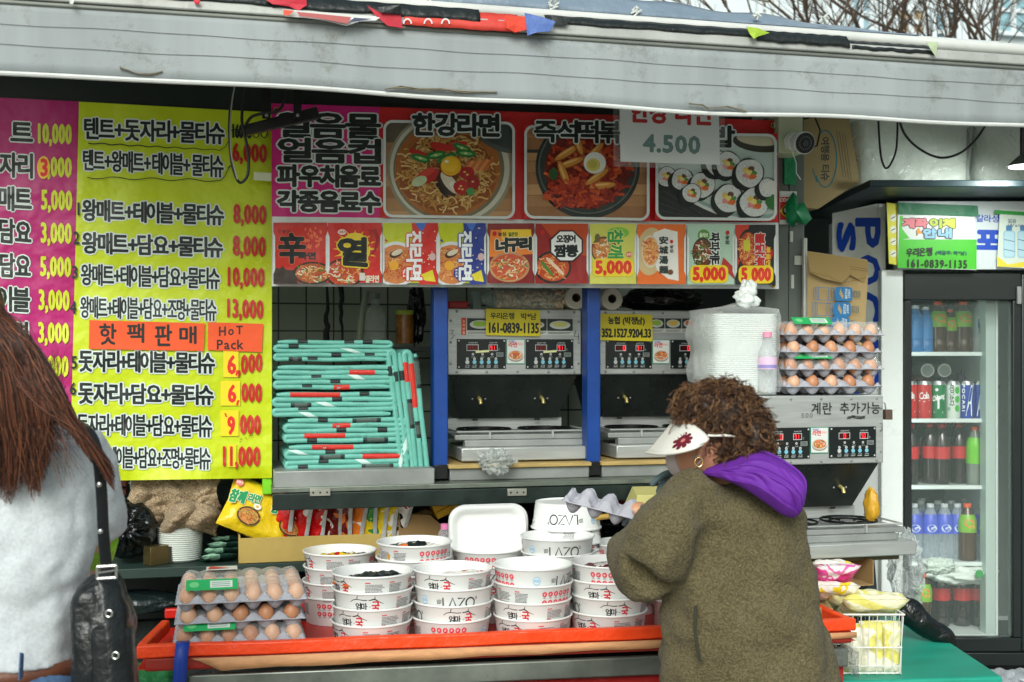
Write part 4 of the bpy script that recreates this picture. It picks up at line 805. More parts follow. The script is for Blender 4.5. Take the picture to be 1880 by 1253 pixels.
# third, nearer cooker on the right
SC3 = .97
a = P(1338, 1035, 3.36)
ck3 = cooker('nearer steel cooker on the right with handwritten egg note above its panels', (P(1622, 900, 3.36)[0] - .455 * SC3, 3.36, P(1600, 726, 3.36)[2] - .491 * SC3), (('  0', '91'), (' 0', '90')), SC3)
g = G(); c = CV(g, lambda a, b, h: (a, -.0015 - h, b)); mk = K((26, 30, 30))
def pen(pts, w=.0018): c.line(pts, w, mk)
for i, (ch, x) in enumerate(zip('계란추가가능', (.20, .24, .30, .338, .375, .410))): c.text(ch, (x, .468, .432, x + .032, .468, .432), mk, .0004, n=5)
c.text('500', (.165, .436, .422, .205, .436, .422), K((120, 126, 124)), .0003, n=4, sp=.2)
for k in range(7): pen([(.325 + j * .009 + rnd(-.003, .003), .421 + rnd(-.006, .006)) for j in range(8)], .0012)
pen([(.44, .40), (.45, .40), (.447, .388), (.452, .38), (.44, .374)], .0015)
g.build('handwriting', ck3, smooth=False)
# strips and boxes below cookers 1 and 2
WD = M('bare_wood_strip', (176, 150, 92), .7, var=.25, vs=10, stretch=(1, 10, 10))
for nm, lab, xa, xb in (('wood_strip', 'thin wooden strip under the cooker between blue posts', 823, 1085), ('wood_strip', 'thin wooden strip under the cooker next to the gloved hand', 1103, 1300)):
    a, b = P(xa, 846, 3.64), P(xb, 854, 3.64); g = G(); zz = 1.1585; g.box(a[0], 3.632, zz, b[0], 4.1, zz + .0125, WD); tag(g.build(nm, bevel=.002), lab, 'wood strip')
    g = G(); g.box(a[0] + .006, 3.645, 1.1205, b[0] - .004, 4.1, 1.158, STEELD); tag(g.build('steel_riser', bevel=.003), lab.replace('thin wooden strip under', 'low steel riser box beneath'), 'riser')
# bank signs
YS = M('yellow_bank_card', (216, 200, 30), .45, bump=.15, bs=6)
paper('bank_sign', 'yellow bank account card with number 161-0839-1135 on first cooker', 'sign', ((892, 567), (992, 570), (992, 618), (892, 616)), 3.838, YS,
      lambda c: (c.text('우리은행 박*남', (900, 574, 586, 985, 575, 588), INK, .35, n=5, sp=.08, space=.9), c.text('161-0839-1135', (895, 592, 612, 990, 593, 613), INK, .9, n=6, sp=.08)))
paper('bank_sign', 'yellow bank account card with number 352.1527.9204.33 on second cooker', 'sign', ((1101, 576), (1198, 578), (1198, 627), (1101, 625)), 3.838, YS,
      lambda c: (c.text('농협 (박정남)', (1116, 581, 598, 1184, 582, 599), INK, .6, n=5, sp=.07, space=.4), c.text('352.1527.9204.33', (1104, 603, 620, 1196, 604, 621), INK, .9, n=6, sp=.08)))
# ================================================================ things on top of the cookers / behind the opening
ROLLM = M('tissue_roll', (206, 204, 188), .9, bump=.2, bs=40)
def roll(px, py, lab):
    a = P(px, py, 3.84); t = thing('toilet_roll', lab, 'paper roll', a, 'paper rolls on the cookers')
    g = G(); ri, ro, D = .015, .038, .1; prof = [(ri, 0), (ro - .003, 0), (ro, .003), (ro, D), (ri, D), (ri, 0)]
    vs = []; n = 28
    for i in range(n):
        q = 2 * PI * i / n
        for r, y in prof: vs.append((a[0] + r * math.cos(q), a[1] + y, a[2] + r * math.sin(q)))
    k = len(prof); g.add(vs, [(i * k + j, i * k + j + 1, ((i + 1) % n) * k + j + 1, ((i + 1) % n) * k + j) for i in range(n) for j in range(k - 1)], ROLLM); g.build('paper', t)
    g = G(); g.tube([(a[0], a[1] + .001, a[2]), (a[0], a[1] + .099, a[2])], .0148, 20, M('card_core', (120, 108, 90), .8), caps=False); g.build('core', t)
roll(1058, 547, 'paper roll on the first cooker, beside the mesh bag of garlic'); roll(1124, 549, 'paper roll on the second cooker just right of the blue post')
a = P(887, 549, 3.86); b = P(1038, 549, 3.86)
mbg = thing('clear_bag', 'clear plastic bag of peeled garlic lying on the first cooker', 'bag', a)
g = G(); GA = M('peeled_garlic', (208, 186, 158), .6, var=.2, vs=40)
for i in range(420):
    u = rnd(0, 1); q = rnd(0, 6.28); r = .030 * math.sqrt(rnd(.5, 1)); g.sphere((a[0] + .05 + (b[0] - a[0] - .055) * u, a[1] + r * math.cos(q) + .02, a[2] + r * math.sin(q)), .007, .006, .010, GA, 6, 4, R=Matrix.Rotation(rnd(0, 3), 3, random.choice('XYZ')))
g.build('contents', mbg)
g = G(); g.tube([(a[0] + (b[0] - a[0]) * i / 14, a[1] + .02, a[2]) for i in range(15)], .036, 20, clearmat('clear_bag_film', (200, 225, 215), .22, .1, .8, 30), rs=[.012, .025, .033, .036, .037, .0365, .037, .036, .037, .0365, .037, .036, .034, .028, .014]); g.build('film', mbg)
BAGK = M('black_bin_film', (12, 18, 18), .22, var=.3, vs=12, bump=.9, bs=14)
def lump(name, lab, cat, c, r, m, sd=0, amp=.18, fr=3, n=44, k=30, grp=None, pinch=None):
    g = G()
    def fn(d):
        s = 1 + amp * mnoise.noise(Vector((d.x * fr + sd, d.y * fr, d.z * fr))) + amp * .5 * abs(mnoise.noise(Vector((d.x * fr * 3 + sd, d.y * fr * 3, d.z * fr * 3))))
        if pinch and d.dot(pinch) > .35:
            t_ = (d.dot(pinch) - .35) / .65; an = math.atan2(d.z, d.x); s *= 1 - .1 * t_ + .09 * t_ * math.sin(an * 13)
        return s
    g.sphere(c, r[0], r[1], r[2], m, n, k, fn=fn); o = g.build(name, angle=70); return tag(o, lab, cat, grp)
a = P(1215, 552, 3.95); lump('black_bag', 'dark plastic bag stuffed above the second cooker', 'bag', a, (.14, .08, .05), BAGK, 3)
a, b = P(826, 556, 3.9), P(860, 566, 3.9); g = G(); g.box(a[0], 3.9, 1.664, b[0], 3.98, a[2] + .005, M('red_packet', (190, 30, 34), .4)); tag(g.build('red_packet', bevel=.004), 'small red packet at the left end of the first cooker top', 'packet')
a, b = P(868, 535, 3.92), P(884, 566, 3.92); g = G(); g.box(a[0], 3.92, 1.664, b[0], 3.96, a[2], M('pale_carton', (150, 176, 170), .5)); tag(g.build('small_carton', bevel=.003), 'small pale green carton beside the bag of garlic', 'carton')
# inside the opening, behind the mats
def hang(name, lab, cat, px, y0, y1, w, yy, m, sh):
    a, b = P(px, y0, yy), P(px, y1, yy); g = G(); g.tube([(a[0], yy, a[2] + .08)] + [(a[0] + rnd(-.004, .004), yy, a[2] + (b[2] - a[2]) * i / 8) for i in range(9)], w, 10, m, rs=[w * .3] + [w * sh(i / 8) for i in range(9)], flat=.5); return tag(g.build(name), lab, cat)
hang('folded_umbrella', 'dark folded umbrella hanging behind the stack of mats, farther left', 'umbrella', 600, 560, 640, .024, 4.2, M('umbrella_cloth', (20, 30, 34), .7), lambda u: .5 + u * .6)
hang('hanging_cloth', 'narrow dark cloth hanging down to the top of the mats', 'cloth', 627, 525, 625, .018, 4.15, M('dark_cloth', (24, 36, 34), .8), lambda u: 1.1 - u * .7)
g = G(); a, b = P(688, 628, 4.1), P(672, 550, 4.1); g.tube([P(658, 640, 4.1), P(663, 590, 4.1), P(672, 535, 4.1)], .011, 8, M('pale_pipe', (140, 146, 130), .4)); tag(g.build('pale_pipe'), 'pale slanted pipe behind the mats next to a clear bottle', 'pipe')
bt = thing('empty_bottle', 'clear empty plastic bottle behind the mat stack', 'bottle', P(688, 625, 4.08)); a = P(689, 628, 4.08)
g = G(); g.lathe((a[0], 4.08, a[2] - .04), [(0, 0), (.034, 0), (.036, .01), (.036, .12), (.03, .15), (.014, .165), (.013, .185)], 20, clearmat('clear_pet', (190, 205, 195), .18, .08, .5, 30)); g.build('bottle_body', bt)
g = G(); g.lathe((a[0], 4.08, a[2] + .145), [(0, .02), (.015, .02), (.015, 0)], 16, M('dull_cap', (120, 130, 120), .5)); g.build('bottle_cap', bt)
a = P(743, 610, 4.15); g = G(); g.lathe((a[0], 4.15, a[2] - .04), [(0, 0), (.03, 0), (.031, .045), (.031, .1), (0, .1)], 20, M('glass_jar_paste', (150, 96, 30), .25, var=.4, vs=30)); g.lathe((a[0], 4.15, a[2] + .06), [(.032, 0), (.032, .015), (0, .016)], 20, M('lime_lid', (170, 190, 60), .4)); tag(g.build('sauce_jar'), 'small sauce jar with lime lid on the back shelf behind the mats', 'jar')
g = G(); g.box(P(600, 640, 4.2)[0], 4.05, 1.525, P(800, 640, 4.2)[0], 4.42, 1.54, DARK); tag(g.build('back_shelf'), 'dark shelf behind the picnic mats carrying a jar and a bottle', 'shelf')
a = P(765, 575, 4.18); lump('crumpled_foil_bag', 'crumpled dark foil bag hanging above the upright mats', 'bag', a, (.03, .03, .10), BAGK, 8, .3)
g = G(); pl = M('crinkled_wrap', (200, 206, 200), .3)
a = P(915, 855, 3.56); clb = lump('crumpled_clear_bag', 'crumpled clear plastic bag caught on the ledge under the first cooker', 'bag', (a[0], 3.60, a[2] + .008), (.045, .03, .032), clearmat('crumpled_clear_film', (225, 232, 228), .3, .12, 1, 60), 5, .7, 4)
# ================================================================ FRONT TABLE
ZF = .742
FL, FR = PZ(250, 1187, .80), PZ(1572, 1137, .80); BL = PZ(297, 1138, .80); BR = (FR[0] + .01, 3.50, .8)
tb = thing('serving_table', 'long food table with orange taped rim, red tray floor and steel front beam', 'table', ((FL[0] + FR[0]) / 2, 3.2, 0))
ORT = M('orange_tape', (252, 72, 22), .40, var=.10, vs=9, bump=.5, bs=14); RDF = M('red_tray_floor', (200, 34, 22), .35, var=.1)
e = Vector((FR[0] - FL[0], FR[1] - FL[1], 0)).normalized(); nrm = Vector((-e.y, e.x, 0))
g = G(); g.poly([(FL[0], FL[1], ZF), (FR[0], FR[1], ZF), (BR[0], BR[1], ZF), (BL[0], 3.5, ZF)], RDF); g.build('tray_floor', tb)
def railbox(a, b, w, z0, z1, m, nm, n=1, par=tb, bev=.004, wob=0):
    a = Vector((a[0], a[1], 0)); b = Vector((b[0], b[1], 0)); d = (b - a).normalized(); q = Vector((-d.y, d.x, 0)) * w; g = G(); rings = []
    for i in range(n + 1):
        p = a + (b - a) * i / n; dz = wob * math.sin(i * 1.1) if wob else 0; o_ = q.normalized() * (wob * math.sin(i * .7 + 1))
        rings.append([(p.x + o_.x, p.y + o_.y, z0 + dz), (p.x + q.x, p.y + q.y, z0 + dz), (p.x + q.x, p.y + q.y, z1 + dz), (p.x + o_.x, p.y + o_.y, z1 + dz)])
    g.loft(rings, m); return g.build(nm, par, bevel=bev)
railbox(FL, FR, .024, .768, .80, ORT, 'orange_rim', 24, wob=.0012)
railbox((FL[0], FL[1] + .026), (BL[0] - .0, BL[1]), -.022, .768, .80, ORT, 'orange_rim', 5, wob=.001)
railbox((FR[0], FR[1] + .026), (BR[0], BR[1]), .022, .768, .80, ORT, 'orange_rim', 5)
railbox((BL[0], 3.5), (BR[0], BR[1]), .02, .768, .795, RDF, 'rear_rim', 5)
railbox((FL[0] + .02, FL[1] + .004), (FR[0] - .01, FR[1] + .004), .02, .735, .7675, M('tray_side_red', (150, 40, 26), .5), 'tray_side', 3)
s0 = Vector(FL) + e * .13
WDK = M('plywood_edge', (206, 150, 104), .7, var=.2, vs=8, stretch=(2, 10, 10))
g = G(); n = 24; top = []; bot = []
for i in range(n + 1):
    u = i / n; p = s0 + (Vector(FR) - s0) * u; d = (.028 if i == 0 else .032 - .018 * u + .002 * math.sin(i * 1.7)); top.append((p.x, p.y - .002, .7655)); bot.append((p.x + (.02 if i == 0 else 0), p.y - .002, .7655 - (d if i else .008)))
g.add(top + bot, [(i, n + 1 + i, n + 2 + i, i + 1) for i in range(n)], WDK); g.build('plywood_edge', tb, solid=.003)
railbox((s0.x - .005, s0.y + .006), (FR[0] - .02, FR[1] + .006), .02, .672, .722, M('table_steel_beam', (128, 134, 126), .38, .75, var=.35, vs=5, dirt=.6), 'steel_beam', 4)
RC = M('red_skirt', (160, 34, 30), .35, var=.12, vs=5, bump=.4, bs=5)
railbox((s0.x + .0, s0.y + .03), (FR[0] - .02, FR[1] + .03), .01, .05, .671, RC, 'red_skirt', 30, wob=.004)
railbox((PZ(800, 1249, .70)[0], PZ(800, 1249, .70)[1] + .015), (PZ(1230, 1240, .69)[0], PZ(1230, 1240, .69)[1] + .004), .008, .30, .668, M('pale_blue_sheet', (150, 168, 190), .4, var=.1), 'pale_panel', 2)
for x, y in ((s0.x + .05, s0.y + .08), (FR[0] - .1, FR[1] + .08), (s0.x + .05, 3.45), (FR[0] - .1, 3.45)): g = G(); g.box(x, y, 0, x + .04, y + .04, ZF - .002, STEELD); g.build('leg', tb, bevel=.003)
a = P(335, 1190, FL[1] - .012); g = G(); w_ = .016
g.add([(a[0] - w_, FL[1] + .02, .803), (a[0] + w_, FL[1] + .018, .803), (a[0] - w_, FL[1] - .016, .803), (a[0] + w_, FL[1] - .018, .802), (a[0] - w_ - .004, FL[1] - .018, .76), (a[0] + w_ - .004, FL[1] - .02, .76), (a[0] - w_ - .014, FL[1] - .014, .60), (a[0] + w_ - .014, FL[1] - .016, .60)], [(0, 2, 3, 1), (2, 4, 5, 3), (4, 6, 7, 5)], M('blue_strap_vinyl', (22, 60, 160), .4))
g.build('blue_strap', tb, solid=.0015)
# ================================================================ BOWLS
PAPER = M('coated_paper', (232, 234, 232), .38, var=.02)
INK2 = K((30, 32, 34)); RI = K((206, 30, 50)); GI = K((120, 120, 124)); GI2 = K((84, 84, 90)); BI = K((130, 180, 214))
def make_bowl():
    t = thing('paper_bowl', 'white paper noodle bowl', 'bowl', (0, 0, 0), 'white paper noodle bowls', world=False)
    g = G(); prof = [(0, .004), (.088, .004), (.090, .0), (.092, .0), (.1025, .0735), (.1035, .0745), (.1062, .0748), (.1068, .077), (.1055, .0792), (.1025, .0788), (.1008, .075), (.0895, .008), (0, .008)]
    g.lathe((0, 0, 0), prof, 56, PAPER); g.build('cup', t, angle=50)
    g = G()
    def fn(a, b, h):
        r = .092 + (.1025 - .092) * b / .0735 + .0003 + h; th = -PI / 2 + a / .098; return (r * math.cos(th), r * math.sin(th), b)
    c = CV(g, fn, step=.000004, h0=0)
    def logo(x0_):
        x = 0; c = CV(g, lambda a, b, h: fn(x0_ + a * 1.3, (b - .029) * 1.16 + .033, h), step=.000004, h0=0)
        c.line([(x - .036, .048), (x - .030, .053), (x - .022, .0545)], .0012, INK2, w2=.002); c.line([(x - .022, .0545), (x - .022, .060), (x - .020, .062)], .0014, INK2); c.line([(x - .022, .0545), (x - .010, .0525), (x + .004, .053), (x + .012, .0555)], .0014, INK2, w2=.0028); c.line([(x + .012, .0555), (x + .013, .061)], .0014, INK2)
        c.line([(x + .011, .056), (x + .020, .049), (x + .030, .044)], .0028, INK2, w2=.0008)
        c.text('엄마', (x - .026, .046, .031, x - .002, .046, .030), INK2, .0005, n=5, sp=.06); c.rect(x + .001, .0385, x + .005, .0375, INK2); c.text('국', (x + .006, .049, .029, x + .022, .049, .029), RI, .0008, n=6)
    def block(x):
        for q, ww in ((0, .048), (.062, .034)):
            c.rrect(x + q, .064, x + q + .013, .0615, .001, RI)
            for i in range(9):
                if i == 6 and not q: c.rrect(x, .0375, x + .011, .035, .001, RI); continue
                yy = .0585 - i * .0036; xx = x + q
                while xx < x + q + ww * rnd(.8, 1): l = rnd(.0015, .005); c.rect(xx, yy, xx + l, yy - .0018, GI2); xx += l + .0009
    def icons(x):
        for r in range(2):
            for i in range(6):
                cx, cy = x + i * .0158, .057 - r * .022; c.ell(cx, cy, .0064, .0068, RI, 18); c.ell(cx, cy, .0046, .0048, K((226, 90, 104)), 14); c.line([(cx - .003, cy + rnd(-.001, .001)), (cx + .003, cy + rnd(-.001, .001))], .0012, PAPER); c.line([(cx - .0008, cy - .003), (cx + .0008, cy + .003)], .0011, PAPER)
                for k in range(2): c.rect(cx - .0035, cy - .0082 - k * .0018, cx + .0035, cy - .0091 - k * .0018, GI)
    def lazo(x):
        c.text("LET'S", (x, .052, .047, x + .012, .052, .047), INK2, .0002, n=4, sp=.12); c.text('JUST', (x, .0455, .0405, x + .012, .0455, .0405), INK2, .0002, n=4, sp=.12)
        y0, y1 = .058, .030; c.line([(x + .0165, y0), (x + .0165, y1), (x + .027, y1)], .0034, INK2)
        c.line([(x + .030, y1), (x + .041, y0), (x + .052, y1)], .0034, INK2)
        c.line([(x + .054, y0 - .001), (x + .072, y0 - .001), (x + .054, y1 + .001), (x + .073, y1 + .001)], .0034, INK2)
        c.line([(x + .087 + .0115 * math.cos(i * PI / 12), .044 + .0135 * math.sin(i * PI / 12)) for i in range(24)], .0034, INK2, closed=True); c.text('소', (x + .100, .060, .052, x + .106, .060, .052), INK2, .0002, n=4)
    def seal(x): c.ell(x, .048, .010, .011, BI, 20); c.ell(x, .048, .0085, .0095, K((206, 222, 232)), 20); c.text('VOO', (x - .007, .051, .045, x + .007, .051, .045), BI, .0005, n=4)
    logo(0); block(.075); icons(.215); seal(-.255 + .0); lazo(-.215); logo(-.07 + .0) if 0 else None
    c.rect(-.10 + .002, .056, -.088, .043, K((236, 200, 60))) if 0 else None
    g.build('printed_artwork', t, smooth=False)
    return t
bowl0 = make_bowl(); _used = [False]; A_ = {'logo': 0, 'text': .10, 'icons': .25, 'lazo': -.165, 'seal': -.255}
def place_bowl(loc, show, off, lab, flip=False):
    """show at centre of the view; off = metres to the left (-) or right (+)"""
    ang = -(A_[show] - off) / .098
    vd = math.atan2(loc[0], loc[1])           # direction towards the camera
    rz_ = ang - vd + rnd(-.04, .04)
    rot = (0, 0, rz_) if not flip else (PI, 0, -ang * 0 + PI + rz_ * 0 + (A_[show] - off) / .098 - vd)
    if not _used[0]: _used[0] = True; o = bowl0; o.location = loc; o.rotation_euler = rot; o['label'] = lab; return o
    return dup(bowl0, loc, rot, lab)
PKS = [M('pack_foil', c_, .25, bump=.7, bs=40) for c_ in ((200, 24, 26), (226, 196, 30), (24, 26, 28), (236, 232, 226), (226, 120, 40), (110, 26, 24), (190, 196, 196), (60, 140, 70), (226, 90, 120))]
def packet(name, lab, cat, loc, w, h, th, rot, pick, grp, seed=0, parent=None, art=None):
    """pillow pack: local x across, z up, y thickness; rot = Matrix"""
    g = G(); nu, nv = 16, 22
    random.seed(seed)
    for side in (-1, 1):
        vs = []
        for j in range(nv + 1):
            for i in range(nu + 1):
                u, v = i / nu, j / nv; e1 = min(1, min(v, 1 - v) / .16); e2 = min(1, min(u, 1 - u) / .14); k = (e1 ** .6) * (e2 ** .5)
                q = Vector(((u - .5) * w * (1 - .07 * e1 * (1 - abs(2 * v - 1))), 0, (v - .5) * h)); wr = mnoise.noise(Vector((u * 5 + seed, v * 6, side))) * .006 + mnoise.noise(Vector((u * 13 + seed, v * 16, side))) * .0025
                q.y = side * (th / 2 * k + wr * k) + (.0015 * math.sin(u * 60) if (v < .06 or v > .94) else 0); q.y += .0004 * side
                vs.append(tuple(loc[k2] + (rot @ q)[k2] for k2 in range(3)))
        base = len(g.v); g.v.extend(vs)
        for j in range(nv):
            for i in range(nu):
                m = pick(i / nu, j / nv, side)
                if m not in g.ms: g.ms.append(m)
                a = base + j * (nu + 1) + i; g.f.append((a, a + 1, a + nu + 2, a + nu + 1)); g.mi.append(g.ms.index(m))
    if art: art(g, rot, loc, th)
    o = g.build(name, parent, angle=80)
    if parent is None: tag(o, lab, cat, grp)
    return o
_pc = {id(m): c_ for m, c_ in zip(PKS, ((200, 24, 26), (226, 196, 30), (24, 26, 28), (236, 232, 226), (226, 120, 40), (110, 26, 24), (190, 196, 196), (60, 140, 70), (226, 90, 120)))}
def pickpat(a, b, c_, d=None, sd=0):
    A, B, C_, D_ = (_pc[id(x)] for x in (a, b, c_, d or a)); pm = packmat('printed_pack_foil', [C_, A, A, A, B, D_], sd, 15)
    return lambda u, v, s: a if (v < .09 or v > .91) else (PKS[6] if (s > 0 and sd < 0) or u > .93 and s < 0 else pm)
stacks = [  # px, y, n, pitch, top list of (show, offset)
 ('front row far left stack', 683, 3.13, 4, .0415, [('text', .01), ('logo', -.01), ('logo', -.052), ('text', -.0)]),
 ('front row stack second from left', 831, 3.125, 4, .0415, [('logo', -.03), ('lazo', .005), ('logo', .02), ('icons', -.01)]),
 ('front row stack third from left', 978, 3.095, 4, .0440, [('lazo', .10), ('icons', .06), ('logo', -.035), ('logo', -.06)]),
 ('front row stack touching the green coat sleeve', 1118, 3.105, 4, .0425, [('icons', -.01), ('logo', -.015), ('logo', .025), ('logo', -.06)]),
 ('back row stack beside the cardboard box', 624, 3.49, 4, .0415, [('text', -.01), ('text', -.03), ('text', -.02), ('icons', -.02)]),
 ('tall back stack with yellow STEP mark', 761, 3.335, 5, .0415, [('icons', .055), ('text', 0), ('logo', 0), ('text', 0), ('text', 0)]),
 ('back stack under the standing white foam trays', 895, 3.43, 4, .0415, [('icons', -.03), ('lazo', 0), ('logo', 0), ('text', 0)]),
 ('tall back stack before the upside down bowls', 1023, 3.292, 5, .0437, [('lazo', .015), ('lazo', -.07), ('logo', 0), ('text', 0), ('logo', 0)]),
 ('back stack beneath the held egg carton', 1155, 3.43, 4, .0415, [('lazo', .07), ('text', 0), ('logo', 0), ('text', 0)]),
 ('low stack half hidden by the green coat', 1262, 3.20, 3, .0415, [('text', -.06), ('text', -.07), ('logo', 0)])]
tops = {}
for nm, px, y, n, p, lst in stacks:
    for i in range(n):
        z = ZF + .001 + (n - 1 - i) * p; c0 = P(px, 900, y); j = .004 if i else 0
        o = place_bowl((c0[0] + rnd(-j, j), y + rnd(-j, j), z), lst[i][0], lst[i][1], ('%s white paper bowl of %d, %s' % (ORD[i], n, nm)) if i < n - 1 else ('bottom white paper bowl of %d, %s' % (n, nm)))
        if i == 0: tops[nm] = (c0[0], y, z)
c0 = P(1040, 900, 3.46)
for i in range(7):
    place_bowl((c0[0] + rnd(-.002, .002), 3.46, ZF + .001 + .079 + (6 - i) * .0415), 'lazo' if i == 0 else 'text', .0 if i == 0 else rnd(-.1, .1), '%s upside down white bowl of 7 under the counter ledge' % ORD[i], True)
# contents of the top bowls
def content(key, packs):
    x, y, z = tops[key]
    for k, (dx, dy, dz, w, h, az, tilt, pick, lab) in enumerate(packs):
        R = Matrix.Rotation(az, 3, 'Z') @ Matrix.Rotation(PI / 2 + tilt, 3, 'X')
        packet('noodle_packet', lab, 'noodle packet', (x + dx, y + dy, z + .054 + dz), w, h, .022, R, pick, 'noodle packets in bowls', int(x * 100) + k * 7 + 3)
content(stacks[0][0], [(.0, .015, .003, .10, .135, .6, -.15, pickpat(PKS[2], PKS[1], PKS[2], PKS[3], 2), 'black and yellow noodle packet in front row far left bowl'), (-.045, -.02, -.006, .08, .10, 2.0, .1, pickpat(PKS[4], PKS[3], PKS[0], None, 5), 'orange noodle packet tucked in front row far left bowl')])
content(stacks[1][0], [(.02, .015, -.004, .10, .135, .9, -.12, pickpat(PKS[3], PKS[1], PKS[0], PKS[8], 7), 'white and yellow noodle packet in second front bowl from left')])
content(stacks[3][0], [(-.01, .012, .003, .115, .14, 1.1, -.12, pickpat(PKS[5], PKS[0], PKS[3], PKS[4], 9), 'dark red noodle packet in the bowl beside the coat sleeve')])
content(stacks[4][0], [(-.02, .01, .0, .10, .13, .5, -.15, pickpat(PKS[1], PKS[2], PKS[0], PKS[3], 12), 'yellow noodle packet in bowl by the cardboard box'), (.04, .0, -.005, .07, .10, -.4, .1, pickpat(PKS[2], PKS[1], PKS[3], None, 14), 'dark noodle packet in bowl by the cardboard box')])
content(stacks[5][0], [(-.03, .01, .004, .09, .12, 1.2, -.15, pickpat(PKS[2], PKS[3], PKS[4], None, 16), 'black noodle packet at left in the tall back bowl'), (.03, .0, .0, .09, .13, .3, .05, pickpat(PKS[3], PKS[0], PKS[2], PKS[4], 18), 'white and red noodle packet in the tall back bowl')])
# yellow STEP mark on the back bowl
x, y, z = tops[stacks[5][0]]
g = G()
def fnb(a, b, h):
    r = .092 + (.1025 - .092) * b / .0735 + .0008 + h; th = -PI / 2 - math.atan2(x, y) + a / .098; return (x + r * math.cos(th), y + r * math.sin(th), z + b)
c = CV(g, fnb, step=.000004, h0=0); c.rect(-.088, .030, -.066, .0215, K((200, 206, 40))); c.text('STEP 2', (-.086, .0285, .0235, -.067, .0285, .0235), INK2, .0003, n=4); c.rect(-.064, .028, -.050, .0215, K((60, 60, 60))); c.ell(-.078, .046, .006, .0085, K((206, 150, 70)), 16); c.rect(-.064, .046, -.05, .045, GI)
tag(g.build('round_stickers', smooth=False), 'yellow STEP 2 sticker and round brown mark on tall back bowl', 'sticker')
# ================================================================ EGG TRAYS
PULP = M('grey_pulp', (168, 169, 178), .92, var=.12, vs=30, bump=.8, bs=120)
EGG = [M('brown_egg', c_, .42, var=.07, vs=30) for c_ in ((204, 150, 114), (188, 130, 94), (214, 168, 136))]
LIDM = clearmat('clear_lid_plastic', (240, 244, 244), .045, .04, .25, 30); GRN = K((40, 170, 96))
def tray_h(u, v):                       # u, v in cells from an egg centre
    c_ = (math.cos(2 * PI * u) + math.cos(2 * PI * v)) / 2
    return .027 - .027 * (abs(c_) ** .62) * (1 if c_ > 0 else -1) * (1 if c_ > 0 else .85)
def tray_z(s, t, nx, ny):               # s,t 0..1 over the tray; flat flange round the edge
    h = tray_h(s * nx - .5, t * ny - .5); e = min(s * nx, (1 - s) * nx, t * ny, (1 - t) * ny); k = min(1, max(0, (e - .06) / .16))
    return .024 + (h - .024) * k
def make_tray(nx, ny, lid, label_sheet, pp=.053, name='egg_tray'):
    t = thing(name, 'grey pulp egg tray', 'egg tray', (0, 0, 0), 'grey pulp egg trays', world=False)
    W, D = nx * pp + .006, ny * pp + .006; g = G(); r = 12
    g.grid(lambda u, v: (W * u - W / 2, D * v - D / 2, tray_z(u, v, nx, ny)), nx * r, ny * r, PULP)
    fl = .006; pts = []
    g.build('pulp', t, solid=.0022, angle=75)
    if lid:
        g = G(); g.grid(lambda u, v: (W * (u - .5) * .99, D * (v - .5) * .99, .030 + .038 * min(1, min(u * nx, (1 - u) * nx, v * ny, (1 - v) * ny) * 2.4) ** .5 - .006 * (1 - abs(math.sin(PI * u * nx)) * abs(math.sin(PI * v * ny)))), nx * 6, ny * 6, LIDM); g.build('clear_lid', t, angle=80)
    if label_sheet:
        g = G(); zz = .0705; fq = lambda a, b, h: (a, -D * .49 + b * .8 - h * .6, .054 + b * .6 + h * .8); cq = CV(g, fq, step=.0002, h0=.004); cq.rect(-W * .42, 0, -W * .42 + .125, .036, GRN); cq.rect(-W * .42 + .058, .007, -W * .42 + .112, .030, K((214, 222, 218)))
        [cq.rect(-W * .42 + .062, .011 + k * .006, -W * .42 + .106, .013 + k * .006, K((90, 150, 110))) for k in range(3)]; cq.ell(-W * .42 + .02, .018, .012, .010, K((110, 200, 130)), 14)
        g.build('green_label', t, smooth=False)
    return t
eg = G(); egv = []
def egg_mesh(m):
    g = G(); g.sphere((0, 0, 0), .0218, .0218, .028, m, 18, 12, fn=lambda d: 1 + .0 * d.z - .09 * max(0, d.z) * (d.x * d.x + d.y * d.y)); return g
egg_src = []
def egg(loc, lab, rot=None):
    k = random.randrange(3)
    while len(egg_src) <= k: egg_src.append(None)
    if egg_src[k] is None: egg_src[k] = egg_mesh(EGG[k]).build('egg', angle=80); o = egg_src[k]
    else: o = egg_src[k].copy(); COL.objects.link(o)
    o.location = loc; o.rotation_euler = rot or (rnd(-.2, .2), rnd(-.2, .2), rnd(0, 6)); tag(o, lab, 'egg', lab.replace('brown egg', 'brown eggs').replace('a brown', 'brown')); return o
def egg_pack(t, loc, rz_, nx, ny, full, lab, pp=.053, zs=1):
    cr, sr = math.cos(rz_), math.sin(rz_)
    for j in range(ny):
        for i in range(nx):
            if not full and j > 0 and i > 0: continue
            x, y = (i - (nx - 1) / 2) * pp, (j - (ny - 1) / 2) * pp
            egg((loc[0] + x * cr - y * sr, loc[1] + x * sr + y * cr, loc[2] + .034 * zs), lab)
tA = make_tray(6, 5, True, True); tB = make_tray(5, 6, False, False)
